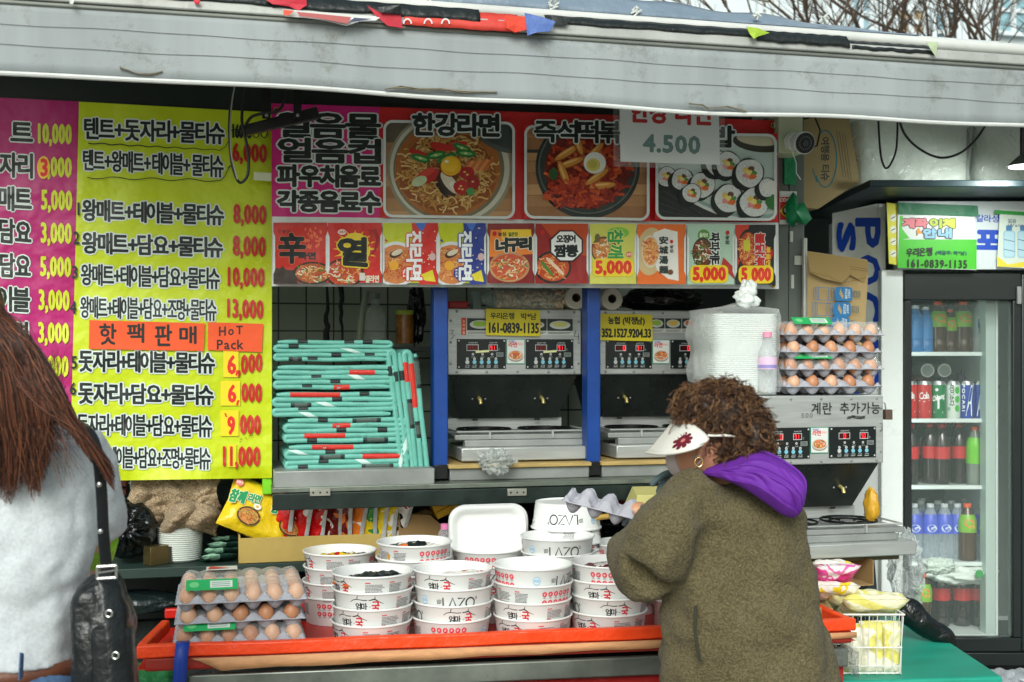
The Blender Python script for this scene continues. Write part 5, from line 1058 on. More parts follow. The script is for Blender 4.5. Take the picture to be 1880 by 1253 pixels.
# table stack
a = P(430, 1150, 3.055); y0 = 3.055 + .1325; xc = a[0] + .02
names = ['top egg tray with clear lid and green label on the orange rimmed table', 'middle egg tray of three on the orange rimmed table', 'bottom egg tray of three on the orange rimmed table']
zb = .770
tA.location = (xc, y0, zb + .100); tA['label'] = names[0]; egg_pack(tA, tA.location, 0, 6, 5, True, 'brown egg in the lidded top tray on the orange rimmed table')
tB.location = (xc - .004, y0 + .012, zb + .050); tB.scale = (1.18, .86, 1); tB['label'] = names[1]
for i in range(5): egg((xc - .004 + (i - 2) * .0625, y0 - .10, zb + .050 + .034), 'brown egg in the middle tray of three on the orange rimmed table')
for j in range(1, 4): egg((xc - .13, y0 - .10 + j * .045, zb + .050 + .034), 'brown egg in the middle tray of three on the orange rimmed table')
tC = dup(tA, (xc - .006, y0, zb), None, names[2]); egg_pack(tC, (xc - .006, y0, zb), 0, 6, 5, False, 'brown egg in the bottom tray of three on the orange rimmed table')
g = G(); tc_ = tA.location; g.box(tc_.x - .09, tc_.y + .07, tc_.z + .071, tc_.x - .01, tc_.y + .12, tc_.z + .072, M('price_leaflet', (220, 224, 222), .4)); g.poly([(tc_.x - .085, tc_.y + .075, tc_.z + .0735), (tc_.x - .03, tc_.y + .085, tc_.z + .0735), (tc_.x - .08, tc_.y + .115, tc_.z + .0735)], K((216, 70, 60))); tag(g.build('leaflet', smooth=False), 'small white leaflet with red triangle on lidded egg tray', 'leaflet')
# stack on the right cooker
ztop = P(1600, 726, 3.36)[2]; cx = P(1523, 700, 3.42)[0]
rn = ['top egg tray of four on the right cooker, with green label', 'second egg tray of four on the right cooker', 'third egg tray of four on the right cooker', 'bottom egg tray of four on the right cooker']
for k in range(4):
    z = ztop + .003 + (3 - k) * .0535; ev = k % 2 == 0; src = tA if ev else tB; o = dup(src, (cx + (.004 if ev else -.003), 3.52, z), None, rn[k]); o.scale = (1.03, 1, 1) if ev else (1.21, .86, 1)
    lab = 'brown egg in the %s tray on the right cooker' % ['top', 'second', 'third', 'bottom'][k]
    nx = 6 if ev else 5
    for i in range(nx): egg((cx + (i - (nx - 1) / 2) * (.0546 if ev else .064), 3.52 - .106, z + .034), lab)
    for j in range(1, 3): egg((cx - (.1365 if ev else .128), 3.52 - .106 + j * .053, z + .034), lab)
random.seed(21)
# ================================================================ BOX OF NOODLE PACKETS
CARD = M('brown_cardboard', (176, 152, 84), .85, var=.12, vs=6, bump=.15, bs=50, stretch=(1, 1, 1)); CARDI = M('cardboard_inside', (158, 128, 84), .9, var=.1)
zS = P(205, 1046, 3.62)[2]
xl, xr = P(438, 1000, 3.63)[0], P(815, 1000, 3.7)[0]; zt = P(560, 985, 3.63)[2]
bx = thing('cardboard_tray', 'open yellow brown cardboard box holding rows of noodle packets', 'box', ((xl + xr) / 2, 3.75, zS + .001))
g = G(); g.box(xl, 3.63, zS + .001, P(700, 0, 3.63)[0], 3.635, zt, CARD); g.build('front_wall', bx, bevel=.001); g = G(); g.box(xl, 3.6355, zS + .001, xl + .005, 3.87, zt + .006, CARD); g.build('side_wall', bx)
g = G(); g.box(xl + .006, 3.865, zS + .001, xr, 3.87, zt + .05, CARDI); g.box(xl + .006, 3.636, zS + .001, xr, 3.864, zS + .004, CARDI); g.build('back_wall', bx)
g = G(); q = [P(732, 1000, 3.68), P(732, 944, 3.68), P(790, 946, 3.70), P(812, 966, 3.72), P(812, 1000, 3.72)]; g.slab(q, (0, .004, 0), CARDI); g.build('raised_flap', bx)
YM = M('yellow_pack_film', (232, 200, 34), .25, bump=.6, bs=30); GRI = K((30, 150, 90))
def art_big(g, rot, loc, th):
    def mk(ox, oz, k):
        def fn(a, b, h): u = a / .30 + .5; v = b / .22 + .5; q = rot @ Vector((a, -(th / 2 * (min(1, min(u, 1 - u) / .14) ** .5) * (min(1, min(v, 1 - v) / .16) ** .6)) - .006 - h, b)); return tuple(loc[i] + q[i] for i in range(3))
        c = CV(g, fn, step=.00004, h0=0)
        c.text('참깨', (ox - .055, oz + .022, oz - .012, ox - .005, oz + .03, oz - .004), GRI, .0022, [(.004, K((236, 236, 200)))], n=7); c.text('라면', (ox + .0, oz + .03, oz + .006, ox + .038, oz + .036, oz + .012), GRI, .0014, [(.003, K((236, 236, 200)))], n=7)
        c.ell(ox - .04, oz + .05, .012, .011, K((230, 120, 110)), 16); c.text('오뚜기', (ox - .05, oz + .055, oz + .046, ox - .03, oz + .055, oz + .046), K((250, 240, 230)), .0003, n=3)
        c.ell(ox + .02, oz - .035, .036, .028, K((70, 50, 34)), 24); c.ell(ox + .02, oz - .035, .031, .023, K((206, 130, 60)), 24); noodles(c, ox + .02, oz - .035, .026, .018, [K((226, 180, 90)), K((180, 60, 40)), K((90, 140, 60))], 50, .0018, 0, .012); c.ell(ox + .035, oz + .0, .012, .009, K((240, 240, 230)), 14); c.ell(ox + .035, oz + .0, .005, .004, K((240, 170, 40)), 10)
    mk(-.055, 0, 0); mk(.075, .015, 1)
RB_ = Matrix.Rotation(.10, 3, 'Z') @ Matrix.Rotation(.42, 3, 'Y') @ Matrix.Rotation(-.35, 3, 'X')
packet('noodle_multipack', 'large yellow noodle multipack leaning in the cardboard box', 'multipack', P(478, 940, 3.70), .225, .165, .055, RB_, lambda u, v, s: YM, None, 4, art=lambda g, r, l, t: art_big(g, r, l, t))
pk_specs = [(505, 3, 0), (530, 3, 0), (560, 3, 0), (578, 5, 1), (606, 3, 0), (628, 5, 1), (652, 5, 2), (672, 1, 3), (693, 1, 3), (712, 3, 4)]
cols = [(0, 3, 0, 'bright red noodle packet'), (5, 4, 3, 'dark red and orange noodle packet'), (4, 5, 3, 'orange noodle packet'), (1, 3, 7, 'yellow noodle packet'), (3, 2, 0, 'white and black noodle packet')]
seq = [(512, 0), (545, 0), (572, 0), (600, 1), (622, 1), (645, 2), (668, 3), (688, 3), (706, 3), (722, 4)]
lbn = ['nearest the yellow multipack', 'second from the multipack', 'third from the multipack, under a red top', 'fourth from the multipack', 'fifth from the multipack', 'sixth in the row', 'seventh in the row', 'eighth in the row', 'second from the box end', 'at the box end']
for i, (px, ci) in enumerate(seq):
    a_, b_, d_, lb = cols[ci]; c0 = P(px, 958, 3.70 + .002 * i); Rr = Matrix.Rotation(-.72 + rnd(-.2, .2), 3, 'Z') @ Matrix.Rotation(.2 + rnd(-.16, .16), 3, 'Y') @ Matrix.Rotation(.1 + rnd(-.1, .1), 3, 'X')
    packet('noodle_packet', '%s %s in the box' % (lb, lbn[i]), 'noodle packet', (c0[0], c0[1], zS + .086 + rnd(-.006, .012)), .108, .17, .034, Rr, pickpat(PKS[a_], PKS[b_], PKS[d_], PKS[6], i * 3.3), 'noodle packets standing in the cardboard box', 60 + i)
for i, (px, ci) in enumerate(((540, 0), (585, 1), (650, 3))):
    a_, b_, d_, lb = cols[ci]; c0 = P(px, 940, 3.80); packet('noodle_packet', lb + ' standing behind the front row in the box, ' + ['left', 'middle', 'right'][i], 'noodle packet', (c0[0], c0[1], zS + .085), .105, .15, .03, Matrix.Rotation(.3, 3, 'Z') @ Matrix.Rotation(.2, 3, 'Y'), pickpat(PKS[a_], PKS[b_], PKS[d_], PKS[3], i * 5 + 1), 'noodle packets standing in the cardboard box', 90 + i)
# ================================================================ things under the ledge
def foam(px0, px1, py, y, lab, tilt, dz=0):
    a, b = P(px0, py, y), P(px1, py, y); w_ = b[0] - a[0]; h_ = .25; g = G(); rings = []
    for ins, dy in ((0, 0), (.004, -.004), (.012, -.002), (.022, .012), (.03, .016), (.05, .017)):
        pts = []; r = .045 - ins * .6
        for cx_, cz_, a0 in ((a[0] + ins + r, a[2] - ins - r, PI / 2), (a[0] + ins + r, a[2] - h_ + ins + r, PI), (b[0] - ins - r, a[2] - h_ + ins + r, 1.5 * PI), (b[0] - ins - r, a[2] - ins - r, 0)):
            for i in range(7): t = a0 + PI / 2 * i / 6; z = cz_ + r * math.sin(t); pts.append((cx_ + r * math.cos(t), y + dy - dz - (z - a[2]) * tilt, z))
        rings.append(pts)
    rings = [[(p[0], p[1] + .02, p[2]) for p in rings[0]]] + rings
    g.loft(rings, M('white_foam', (232, 234, 232), .5, bump=.15, bs=120)); return tag(g.build('foam_tray', angle=50), lab, 'foam tray', 'white foam trays')
foam(825, 966, 931, 3.475, 'front white foam tray standing behind the bowls', -.06); foam(829, 969, 929, 3.502, 'rear white foam tray standing behind the bowls', -.06)
YB = M('yellow_carton', (214, 166, 30), .5, var=.1); OB = M('rust_carton', (150, 80, 50), .6)
for i, (cx_, cy_, w_, h_, r_, m, lb) in enumerate(((815, 923, 48, 20, .45, YB, 'upper yellow carton tilted under the ledge'), (823, 938, 50, 13, .42, YB, 'lower yellow carton tilted under the ledge'), (838, 936, 34, 16, .5, OB, 'rust coloured carton behind the yellow cartons'))):
    g = G(); c0 = P(cx_, cy_, 3.72 + .05 * (i == 2)); g.T = Matrix.Translation(c0) @ Matrix.Rotation(-r_, 4, 'Y'); k = .00165; g.box(-w_ * k / 2, 0, -h_ * k / 2, w_ * k / 2, .08, h_ * k / 2, m); tag(g.build('small_carton', bevel=.001), lb, 'carton')
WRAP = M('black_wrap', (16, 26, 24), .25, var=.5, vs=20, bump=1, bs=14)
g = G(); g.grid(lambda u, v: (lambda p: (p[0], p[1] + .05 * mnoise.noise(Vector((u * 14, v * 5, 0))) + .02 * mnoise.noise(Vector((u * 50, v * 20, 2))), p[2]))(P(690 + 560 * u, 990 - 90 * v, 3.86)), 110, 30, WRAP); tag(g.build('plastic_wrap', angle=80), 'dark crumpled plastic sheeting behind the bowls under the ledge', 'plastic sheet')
a, b = P(1157, 938, 3.50), P(1255, 895, 3.50); zc = P(1157, 938, 3.45)[2]
g = G(); g.box(a[0] + .0, 3.43, ZF + .001, b[0], 3.56, zc - .002, M('dark_crate', (28, 34, 32), .6, var=.2)); tag(g.build('dark_crate', bevel=.003), 'dark crate under the cream carton behind the woman in green', 'crate')
g = G(); g.hexa([(a[0], 3.44, zc), (b[0], 3.40, zc), (b[0], 3.54, zc), (a[0] - .01, 3.54, zc)], [(a[0], 3.44, P(1157, 910, 3.44)[2]), (b[0], 3.40, P(1200, 912, 3.4)[2]), (b[0], 3.54, P(1200, 893, 3.54)[2]), (a[0] + .02, 3.54, P(1180, 893, 3.54)[2])], M('cream_carton', (196, 190, 120), .7, var=.06)); tag(g.build('cream_carton', bevel=.002), 'cream carton beside the gloved hand', 'carton')
g = G(); g.tube([P(1095, 951, 3.38), P(1150, 944, 3.33)], .0085, 12, M('wooden_handle', (166, 134, 60), .5, var=.2)); tag(g.build('wooden_handle'), 'short wooden handle lying under the held egg carton', 'handle')
a, b = P(1122, 900, 3.7), P(1150, 940, 3.7); g = G(); g.box(a[0], 3.7, b[2], b[0], 3.78, a[2], M('dull_red_box', (110, 30, 28), .5)); tag(g.build('red_carton', bevel=.002), 'dull red carton deep under the ledge', 'carton')
g = G(); c0 = P(817, 985, 3.60); g.lathe((c0[0], 3.60, c0[2] - .06), [(0, 0), (.02, 0), (.021, .07), (.012, .085), (.012, .09)], 18, clearmat('clear_pet2', (225, 220, 226), .25)); g.lathe((c0[0], 3.6, c0[2] + .022), [(.0135, 0), (.0135, .016), (0, .017)], 16, M('pink_cap', (226, 130, 180), .4)); tag(g.build('small_bottle'), 'small clear bottle with pink cap between box and foam trays', 'bottle')
# fleece blanket
FLC = fleece('beige_fleece', (196, 174, 142), (136, 118, 94), 200)
g = G()
def fl(px, py, y, rx, ry, rz_, sd):
    g.sphere(P(px, py, y), rx, ry, rz_, FLC, 36, 26, fn=lambda d: 1 + .16 * mnoise.noise(Vector((d.x * 2.2 + sd, d.y * 2, d.z * 2))) + .07 * abs(math.sin(d.x * 7 + 3 * mnoise.noise(Vector((d.z * 2, sd, 0))))))
def bl(u, v):
    x = 236 + 172 * u + 10 * v * math.sin(u * 5) + 7 * math.sin(v * 5 + u * 9); yb = 945 + 26 * mnoise.noise(Vector((u * 3.1, .4, 0))) + 22 * math.sin(u * 3.3) ; py = 872 + (yb - 872) * v
    ph = u * 19 + 1.5 * math.sin(v * 2.6 + u * 3); f_ = .030 * (1 - abs(math.sin(ph * .5)) ** 1.6) * (.35 + .65 * v); return P(x, py, 3.73 + f_ - .05 * math.sin(PI * v) * .6 + .014 * mnoise.noise(Vector((u * 9, v * 7, 1))) + .03 * max(0, v - .9) * 10)
g.grid(bl, 120, 50, FLC)
def bl2(u, v):
    x = 300 + 100 * u; py = 938 + 46 * v - 14 * math.sin(u * 3.1) ; return P(x + 5 * math.sin(v * 6), py, 3.70 - .045 * math.sin(PI * v) ** .6 + .014 * math.sin(u * 13 + v * 3) + .01 * mnoise.noise(Vector((u * 8, v * 8, 5))) + .05 * (abs(u - .5) * 2) ** 4)
g.grid(bl2, 70, 30, FLC)
o = g.build('fleece_blanket', angle=180, solid=.012); tag(o, 'beige fleece blanket bunched under the yellow price banner', 'blanket')
g = G(); c0 = P(452, 905, 3.9); o = lump('dark_fleece', 'dark fleece bundle behind the yellow multipack', 'blanket', c0, (.09, .07, .09), M('dark_fleece_wool', (48, 58, 54), .95, bump=1, bs=60), 9, .2)
c0 = P(228, 972, 3.70); lump('garbage_bag', 'knotted shiny black bin bag on the lower shelf', 'bag', (c0[0] + .012, 3.72, c0[2]), (.078, .08, .088), BAGK, 13, .12, 2, 80, 50, None, Vector((0, -1, .1)).normalized())
c0 = P(331, 1028, 3.72); g = G(); prof = [(0, 0), (.055, 0)]
for i in range(16): prof += [(.058 + i * .0004, .003 + i * .0062), (.062 + i * .0004, .0055 + i * .0062), (.0585 + i * .0004, .0068 + i * .0062)]
g.lathe((c0[0], 3.74, zS + .002), prof + [(.05, .101), (0, .10)], 40, M('white_plates', (206, 212, 206), .4)); tag(g.build('plate_stack', angle=25), 'stack of white plastic plates on the lower shelf', 'plates')
g = G(); a = P(276, 1030, 3.64); g.T = Matrix.Translation((a[0] + .025, 3.66, zS + .001)) @ Matrix.Rotation(.6, 4, 'Z'); g.box(-.03, 0, 0, .03, .04, .055, M('gold_foil_box', (130, 116, 76), .25, .8, var=.3)); g.box(.031, 0, 0, .055, .003, .05, M('dark_flap', (60, 56, 44), .5)); tag(g.build('foil_box', bevel=.001), 'small gold foil box standing before the plate stack', 'box')
MP = [M('mint_sachet', c_, .4, bump=.4, bs=30) for c_ in ((60, 110, 90), (150, 196, 170), (30, 60, 54))]
for i in range(4):
    c0 = P(400 + i * 8, 1012 - i * 5, 3.68 + i * .03); packet('sachet', ['lowest dark green sachet beside the plates', 'second dark green sachet beside the plates', 'third green sachet beside the plates', 'rearmost green sachet beside the plates'][i], 'sachet', (c0[0], c0[1], zS + .014 + i * .013), .11, .07, .012, Matrix.Rotation(.2 - i * .12, 3, 'Z') @ Matrix.Rotation(PI / 2 - .3, 3, 'X'), lambda u, v, s: MP[0 if v < .5 else (1 if u < .5 and v > .7 else 2)], 'green sachets on the lower shelf', 140 + i)
for i, (y0_, y1_, c_) in enumerate(((881, 896, (140, 70, 66)), (897, 912, (120, 66, 62)))):
    a, b = P(150, y1_, 3.85), P(232, y0_, 3.85); g = G(); g.box(a[0], 3.85, a[2], b[0], 4.0, b[2] - .001, M('faded_red_box', c_, .6)); tag(g.build('flat_box', bevel=.002), ['upper', 'lower'][i] + ' faded red flat box behind the bin bag', 'box')
a, b = P(150, 930, 3.85), P(222, 913, 3.85); g = G(); g.box(a[0], 3.85, zS + .001, b[0], 4.0, b[2] - .001, M('pale_storage_box', (110, 120, 110), .6)); tag(g.build('storage_box', bevel=.003), 'pale storage box carrying the faded red flat boxes', 'box')
c0 = P(262, 1106, 3.72); o = lump('long_black_bag', 'long grey black plastic bag lying beneath the lower shelf', 'bag', (c0[0] - .03, 3.72, c0[2]), (.15, .06, .035), M('grey_black_film', (26, 38, 38), .3, bump=.8, bs=12), 17, .15)
g = G(); GTC = M('green_tarp_cloth', (30, 110, 60), .6, var=.25, bump=.8, bs=8); g.grid(lambda u, v: (lambda p: (p[0], p[1] + .03 * mnoise.noise(Vector((u * 5, v * 4, 1))), p[2] + .01 * math.sin(u * 9)))(P(200 + 130 * u, 1212 + 110 * v, 3.4 - .25 * v)), 24, 16, GTC); tag(g.build('green_tarp'), 'green tarpaulin cloth hanging below the orange tray corner', 'tarpaulin')
# ================================================================ FRIDGE AND RIGHT SIDE (frame aligned with the view)
FY = 4.5
fr = thing('drinks_fridge', 'tall white and black glass door fridge full of drinks', 'fridge', tuple(TC @ Vector((2.0, 4.8, 0))))
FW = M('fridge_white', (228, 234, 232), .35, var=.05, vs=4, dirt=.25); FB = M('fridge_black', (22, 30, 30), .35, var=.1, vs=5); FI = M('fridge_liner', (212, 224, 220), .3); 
XL = C3(1612, 0, FY)[0]; XG0, XG1 = C3(1667, 0, FY)[0], C3(1850, 0, FY)[0]; XR = C3(2010, 0, FY)[0]
ZTp, ZH, ZG1, ZG0, ZB0 = C3(0, 374, FY)[2], C3(0, 497, FY)[2], C3(0, 553, FY)[2], C3(0, 1166, FY)[2], C3(0, 1202, FY)[2]
g = GC(); g.box(XL, FY, ZB0, XL + .03, 5.2, ZTp, FW); g.box(XL + .031, 5.17, ZB0, XR, 5.2, ZTp, FW); g.box(XL + .031, FY + .02, ZTp - .03, XR, 5.169, ZTp, FW); g.box(XR - .03, FY + .02, ZB0, XR, 5.169, ZTp - .031, FW)
g.box(XL, FY - .04, C3(0, 1100, FY)[2], C3(1652, 0, FY)[0], FY - .001, ZH + .0, FW); g.build('cabinet', fr, bevel=.004)
g = GC(); g.box(XL + .05, FY + .03, .0, XR, 5.1, ZB0 - .002, M('plinth', (20, 26, 26), .6)); g.build('plinth', fr)
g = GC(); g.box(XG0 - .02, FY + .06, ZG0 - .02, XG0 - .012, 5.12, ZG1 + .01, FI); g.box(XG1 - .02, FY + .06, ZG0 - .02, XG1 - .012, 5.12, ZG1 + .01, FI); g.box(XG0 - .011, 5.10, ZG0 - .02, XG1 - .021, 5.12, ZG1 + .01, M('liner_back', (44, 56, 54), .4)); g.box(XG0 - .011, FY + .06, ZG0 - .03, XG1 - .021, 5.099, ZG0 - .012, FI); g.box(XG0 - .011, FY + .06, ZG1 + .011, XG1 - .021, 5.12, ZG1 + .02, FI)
g.box(C3(1822, 0, FY)[0], FY + .062, ZG0 - .011, XG1 - .021, FY + .12, ZG1 + .01, M('liner_post', (176, 196, 188), .3)); g.build('liner', fr)
g = GC(); xa, xb = C3(1652, 0, FY)[0], C3(1880, 0, FY)[0]
g.box(xa, FY - .045, ZG0 - .0, XG0, FY - .001, ZG1, FB); g.box(xa, FY - .045, ZG1 + .001, C3(1866, 0, FY)[0], FY - .001, ZH - .012, FB); g.box(xa, FY - .045, ZB0 + .02, C3(1866, 0, FY)[0], FY - .001, ZG0 - .001, FB); g.box(XG1, FY - .045, ZG0, C3(1866, 0, FY)[0], FY - .001, ZG1, FB); g.build('door_frame', fr, bevel=.004)
g = GC(); g.box(C3(1867, 0, FY)[0], FY - .04, ZB0 + .02, XR, FY - .001, ZH - .012, M('second_door', (30, 42, 42), .3)); g.build('second_door', fr, bevel=.006)
g = GC(); g.box(C3(1856, 0, FY)[0], FY - .058, C3(0, 560, FY)[2], C3(1864, 0, FY)[0], FY - .046, C3(0, 528, FY)[2], STEELD); g.build('door_hinge', fr, bevel=.002)
g = GC(); g.box(xa - .02, FY - .05, ZB0 - .03, XR, FY - .0, ZB0 + .018, FB); g.build('kick_plate', fr, bevel=.003)
g = GC(); g.box(XG0 + .001, FY - .03, ZG0 + .001, XG1 - .001, FY - .024, ZG1 - .001, clearmat('door_glass', (190, 210, 204), .035, .03, .02, 3)); g.build('door_glass', fr, smooth=False)
shz = {}
for k, py in (('A', 648), ('B', 770), ('C', 892), ('D', 1032)):
    z = C3(0, py, 4.62)[2]; shz[k] = z; g = GC(); g.box(XG0 - .008, 4.60, z - .012, C3(1818, 0, 4.6)[0], 4.612, z + .003, FI); g.box(XG0 - .008, 4.613, z - .006, C3(1818, 0, 4.6)[0], 5.08, z, M('wire_shelf', (190, 200, 196), .4)); g.build('fridge_shelf', fr, bevel=.001)
shz['E'] = ZG0 - .012
g = GC(); 
SB0, SB1 = Vector(C3(1528, 0, 4.60)), Vector(C3(1611, 0, FY)); SB0.z = SB1.z = 0; sbd = (SB1 - SB0).normalized(); sbn = Vector((sbd.y, -sbd.x, 0))
g.slab([(SB0.x, SB0.y, ZB0), (SB1.x, SB1.y, ZB0), (SB1.x, SB1.y, ZTp), (SB0.x, SB0.y, C3(0, 392, 4.60)[2])], tuple(-sbn * .02), FW)
def side(a, b, h):
    k = (a - 940) / F; t = (k * SB0.y - SB0.x) / (sbd.x - k * sbd.y); p = SB0 + sbd * t; return (p.x + sbn.x * (h + .0005), p.y + sbn.y * (h + .0005), CZ - (b - HOR) * p.y / F)
c = CV(g, side, step=.00003); BLU = M('blue_lettering', (14, 70, 184), .4)
for i, ch in enumerate('POCARI'): c.text(ch, (1570, 400 + i * 68, 456 + i * 68, 1617, 398 + i * 68, 456 + i * 68), BLU, 2.6, n=8, rot=1)
for i, ch in enumerate('SWEAT'): c.text(ch, (1536, 408 + i * 66, 464 + i * 66, 1572, 406 + i * 66, 462 + i * 66), BLU, 3.0, n=8, rot=1)
g.build('side_lettering', fr, smooth=False)
g = GC(); g.box(C3(1640, 0, FY)[0], FY - .06, ZH, XR, FY - .001, ZTp, M('header_board', (208, 216, 218), .35)); HY = FY - .0605
c = CV(g, lambda a, b, h: C3(a, b, HY - h), step=.00003)
c.text('칼라성 이온음료', (1792, 394, 408, 1895, 397, 411), BLU, .3, n=4, sp=.05); c.text('포카리', (1790, 418, 464, 1925, 420, 466), BLU, 3, n=8)
g.build('header_board', fr, bevel=0, smooth=False)
def cpaper(name, lab, cat, q, d, m, draw, grp=None):
    g = GC(); g.add([C3(*p, d) for p in q], [(0, 1, 2, 3)], m); c = CV(g, lambda a, b, h: C3(a, b, d - h), step=.00003); draw(c); return tag(g.build(name, smooth=False), lab, cat, grp)
def gs(c):
    LG = M('light_green_print', (70, 190, 40), .4, var=.1); c.poly([(1650, 440), (1793, 440), (1793, 495), (1648, 492)], LG); c.poly([(1652, 397), (1658, 397), (1656, 420), (1670, 438), (1650, 441)], LG)
    BK = K((30, 26, 30))
    for t, x, cc in (('계', 1656, (226, 120, 130)), ('좌', 1680, (226, 120, 130)), ('이', 1706, (180, 200, 50)), ('체', 1730, (200, 210, 60))): c.text(t, (x, 400, 419, x + 24, 401, 420), K(cc), 1.6, [(3.0, BK)], n=8)
    for t, x in (('안', 1694), ('내', 1722)): c.text(t, (x, 419, 438, x + 26, 419, 438), K((140, 190, 220)), 1.6, [(3.0, BK)], n=8)
    c.poly([(1683, 424), (1687, 418), (1690, 424), (1694, 428), (1687, 429), (1684, 434)], K((236, 150, 50))); c.text('우리은행', (1664, 456, 472, 1712, 454, 470), BK, .5, n=5, sp=.1); c.text('(예금주: 박*남)', (1718, 460, 469, 1775, 461, 470), K((20, 90, 90)), .3, n=4, sp=.12); c.text('161-0839-1135', (1664, 476, 491, 1776, 478, 493), BK, .45, n=5, sp=.16)
    c.poly([(1648, 372), (1795, 378), (1797, 398), (1650, 394)], M('green_cloth_tape', (10, 110, 70), .5, bump=.3, bs=20))
cpaper('account_sign', 'bright green bank account sign taped on the fridge header', 'sign', [(1648, 388), (1790, 392), (1793, 496), (1648, 492)], 4.42, M('white_glossy_paper', (222, 228, 224), .25), gs)
cpaper('yellow_notice', 'narrow yellow notice behind the green account sign', 'sign', [(1628, 372), (1650, 376), (1650, 488), (1632, 484)], 4.425, M('yellow_notice_paper', (216, 210, 60), .5), lambda c: [c.ell(1640, 400 + i * 22, 6, 7, K((226, 228, 210)), 12) for i in range(4)] and [c.line([(1636, 402 + i * 22), (1644, 398 + i * 22)], 1.5, K((40, 60, 50))) for i in range(4)])
def bn(c):
    c.poly([(1830, 470), (1850, 486), (1885, 480), (1900, 492), (1832, 490)], K((226, 206, 60))); c.poly([(1826, 386), (1890, 390), (1890, 397), (1826, 393)], K((40, 150, 60)))
    for x in (1852, 1878): c.rrect(x - 10, 424, x + 12, 474, 5, K((150, 190, 206))); c.rrect(x - 8, 426, x + 10, 472, 4, K((176, 208, 220))); c.rect(x - 5, 414, x + 6, 424, K((70, 120, 170))); c.line([(x - 9, 440), (x + 11, 444)], 1.2, K((60, 90, 110))); c.line([(x - 9, 458), (x + 11, 462)], 1.2, K((60, 90, 110)))
    c.text('얼음', (1850, 402, 410, 1866, 402, 410), K((90, 100, 120)), .2, n=3); c.text('Water', (1850, 411, 417, 1884, 411, 417), K((90, 100, 120)), .1, n=3)
cpaper('bottle_notice', 'pale notice with two blue drawn bottles at the frame edge', 'sign', [(1836, 384), (1900, 388), (1900, 494), (1830, 490)], 4.425, M('pale_notice_paper', (206, 218, 206), .4), bn)
# ---- drinks
COLA = M('cola_liquid', (34, 20, 20), .08, coat=.6); REDL = M('red_bottle_label', (190, 24, 30), .35, coat=.3); CLR = clearmat('water_bottle_pet', (200, 214, 224), .30, .06, .3, 50)
def bottle(kind, name, lab, px, sh, d, h, r, grp):
    body, lbl, cap, z0, z1, c2 = dict(
        cola=(COLA, REDL, (180, 24, 28), .42, .62, None), tea=(M('brown_tea', (70, 44, 26), .08, coat=.5), M('green_tea_label', (120, 176, 40), .35), (230, 90, 40), .50, .92, (226, 110, 60)),
        lime=(M('clear_lime', (120, 130, 120), .1, coat=.5), M('lime_label', (110, 196, 40), .35), (230, 90, 50), .36, .74, None),
        water=(CLR, M('blue_water_label', (70, 90, 200), .35), (206, 212, 216), .46, .74, (206, 214, 230)), ion=(M('blue_ion', (60, 130, 196), .15, coat=.5), M('blue_ion_label', (70, 140, 206), .3), (210, 220, 226), .3, .8, None), milk=(M('milky_bottle', (196, 206, 206), .3), M('milky_label', (180, 196, 200), .35), (206, 212, 216), .3, .8, (90, 110, 170)))[kind]
    p = C3(px, 0, d); loc = TC @ Vector((p[0], d, shz[sh] + .001)); t = thing(name, lab, 'bottle' if 'can' not in name else 'can', tuple(loc), grp, world=False)
    g = G(); g.lathe((0, 0, 0), [(0, .002), (r * .9, 0), (r, h * .04), (r, h * .2), (r * .93, h * .26), (r, h * .32), (r, h * .62), (r * .96, h * .72), (r * .6, h * .86), (r * .40, h * .92), (r * .38, h * .945), (0, h * .945)], 20, body); g.build('bottle_body', t, angle=50)
    g = G(); g.lathe((0, 0, 0), [(r * 1.012, h * z0), (r * 1.012, h * min(z1, .66))], 20, lbl)
    if z1 > .7: g.lathe((0, 0, 0), [(r * 1.012, h * .66), (r * .98, h * .72), (r * .75, h * .81)], 20, lbl)
    if c2:
        c = CV(g, lambda a, b, hh: ((r * 1.02 + hh) * math.cos(-PI / 2 + YAW * 0 + a), (r * 1.02 + hh) * math.sin(-PI / 2 + a), b), step=.00001); c.ell(-.35, h * (z0 + z1) / 2 * .94, .55, h * .07, K(c2), 16); c.ell(-.1, h * (z0 + .1), .4, h * .03, K((236, 160, 60)) if kind == 'tea' else K(c2), 12)
        if kind == 'milk': c.text('밀키스', (-.9, h * .55, h * .45, .5, h * .55, h * .45), K((60, 80, 160)), .01, n=4)
    g.build('bottle_label', t, angle=60)
    g = G(); g.lathe((0, 0, 0), [(r * .42, h * .93), (r * .44, h * .935), (r * .44, h * .995), (r * .4, h), (0, h)], 16, M('bottle_cap_%s' % kind, cap, .4)); g.build('bottle_cap', t, angle=50); return t
G1 = 'bottles in the glass door fridge'
P_ = ['far left', 'second', 'third', 'fourth', 'fifth', 'sixth', 'seventh']
for i, (k, px, r, h) in enumerate((('ion', 1680, .034, .185), ('ion', 1700, .03, .18), ('tea', 1722, .037, .20), ('tea', 1744, .030, .17), ('tea', 1768, .038, .20), ('milk', 1801, .036, .205))): bottle(k, 'drink_bottle', {'ion': 'blue', 'tea': 'green labelled brown', 'milk': 'white'}[k] + ' bottle on the top fridge shelf, %s from the left' % (P_[i] if i else 'first'), px, 'A', 4.70, h, r, G1)
for i, px in enumerate((1672, 1707, 1729, 1760)): bottle('cola', 'drink_bottle', 'dark red labelled bottle on the third fridge shelf, %s from the left' % (P_[i] if i else 'first'), px, 'C', 4.68 + .03 * (i % 2), .235, .031, G1)
bottle('lime', 'drink_bottle', 'lime labelled bottle with orange cap on third fridge shelf', 1790, 'C', 4.67, .225, .033, G1)
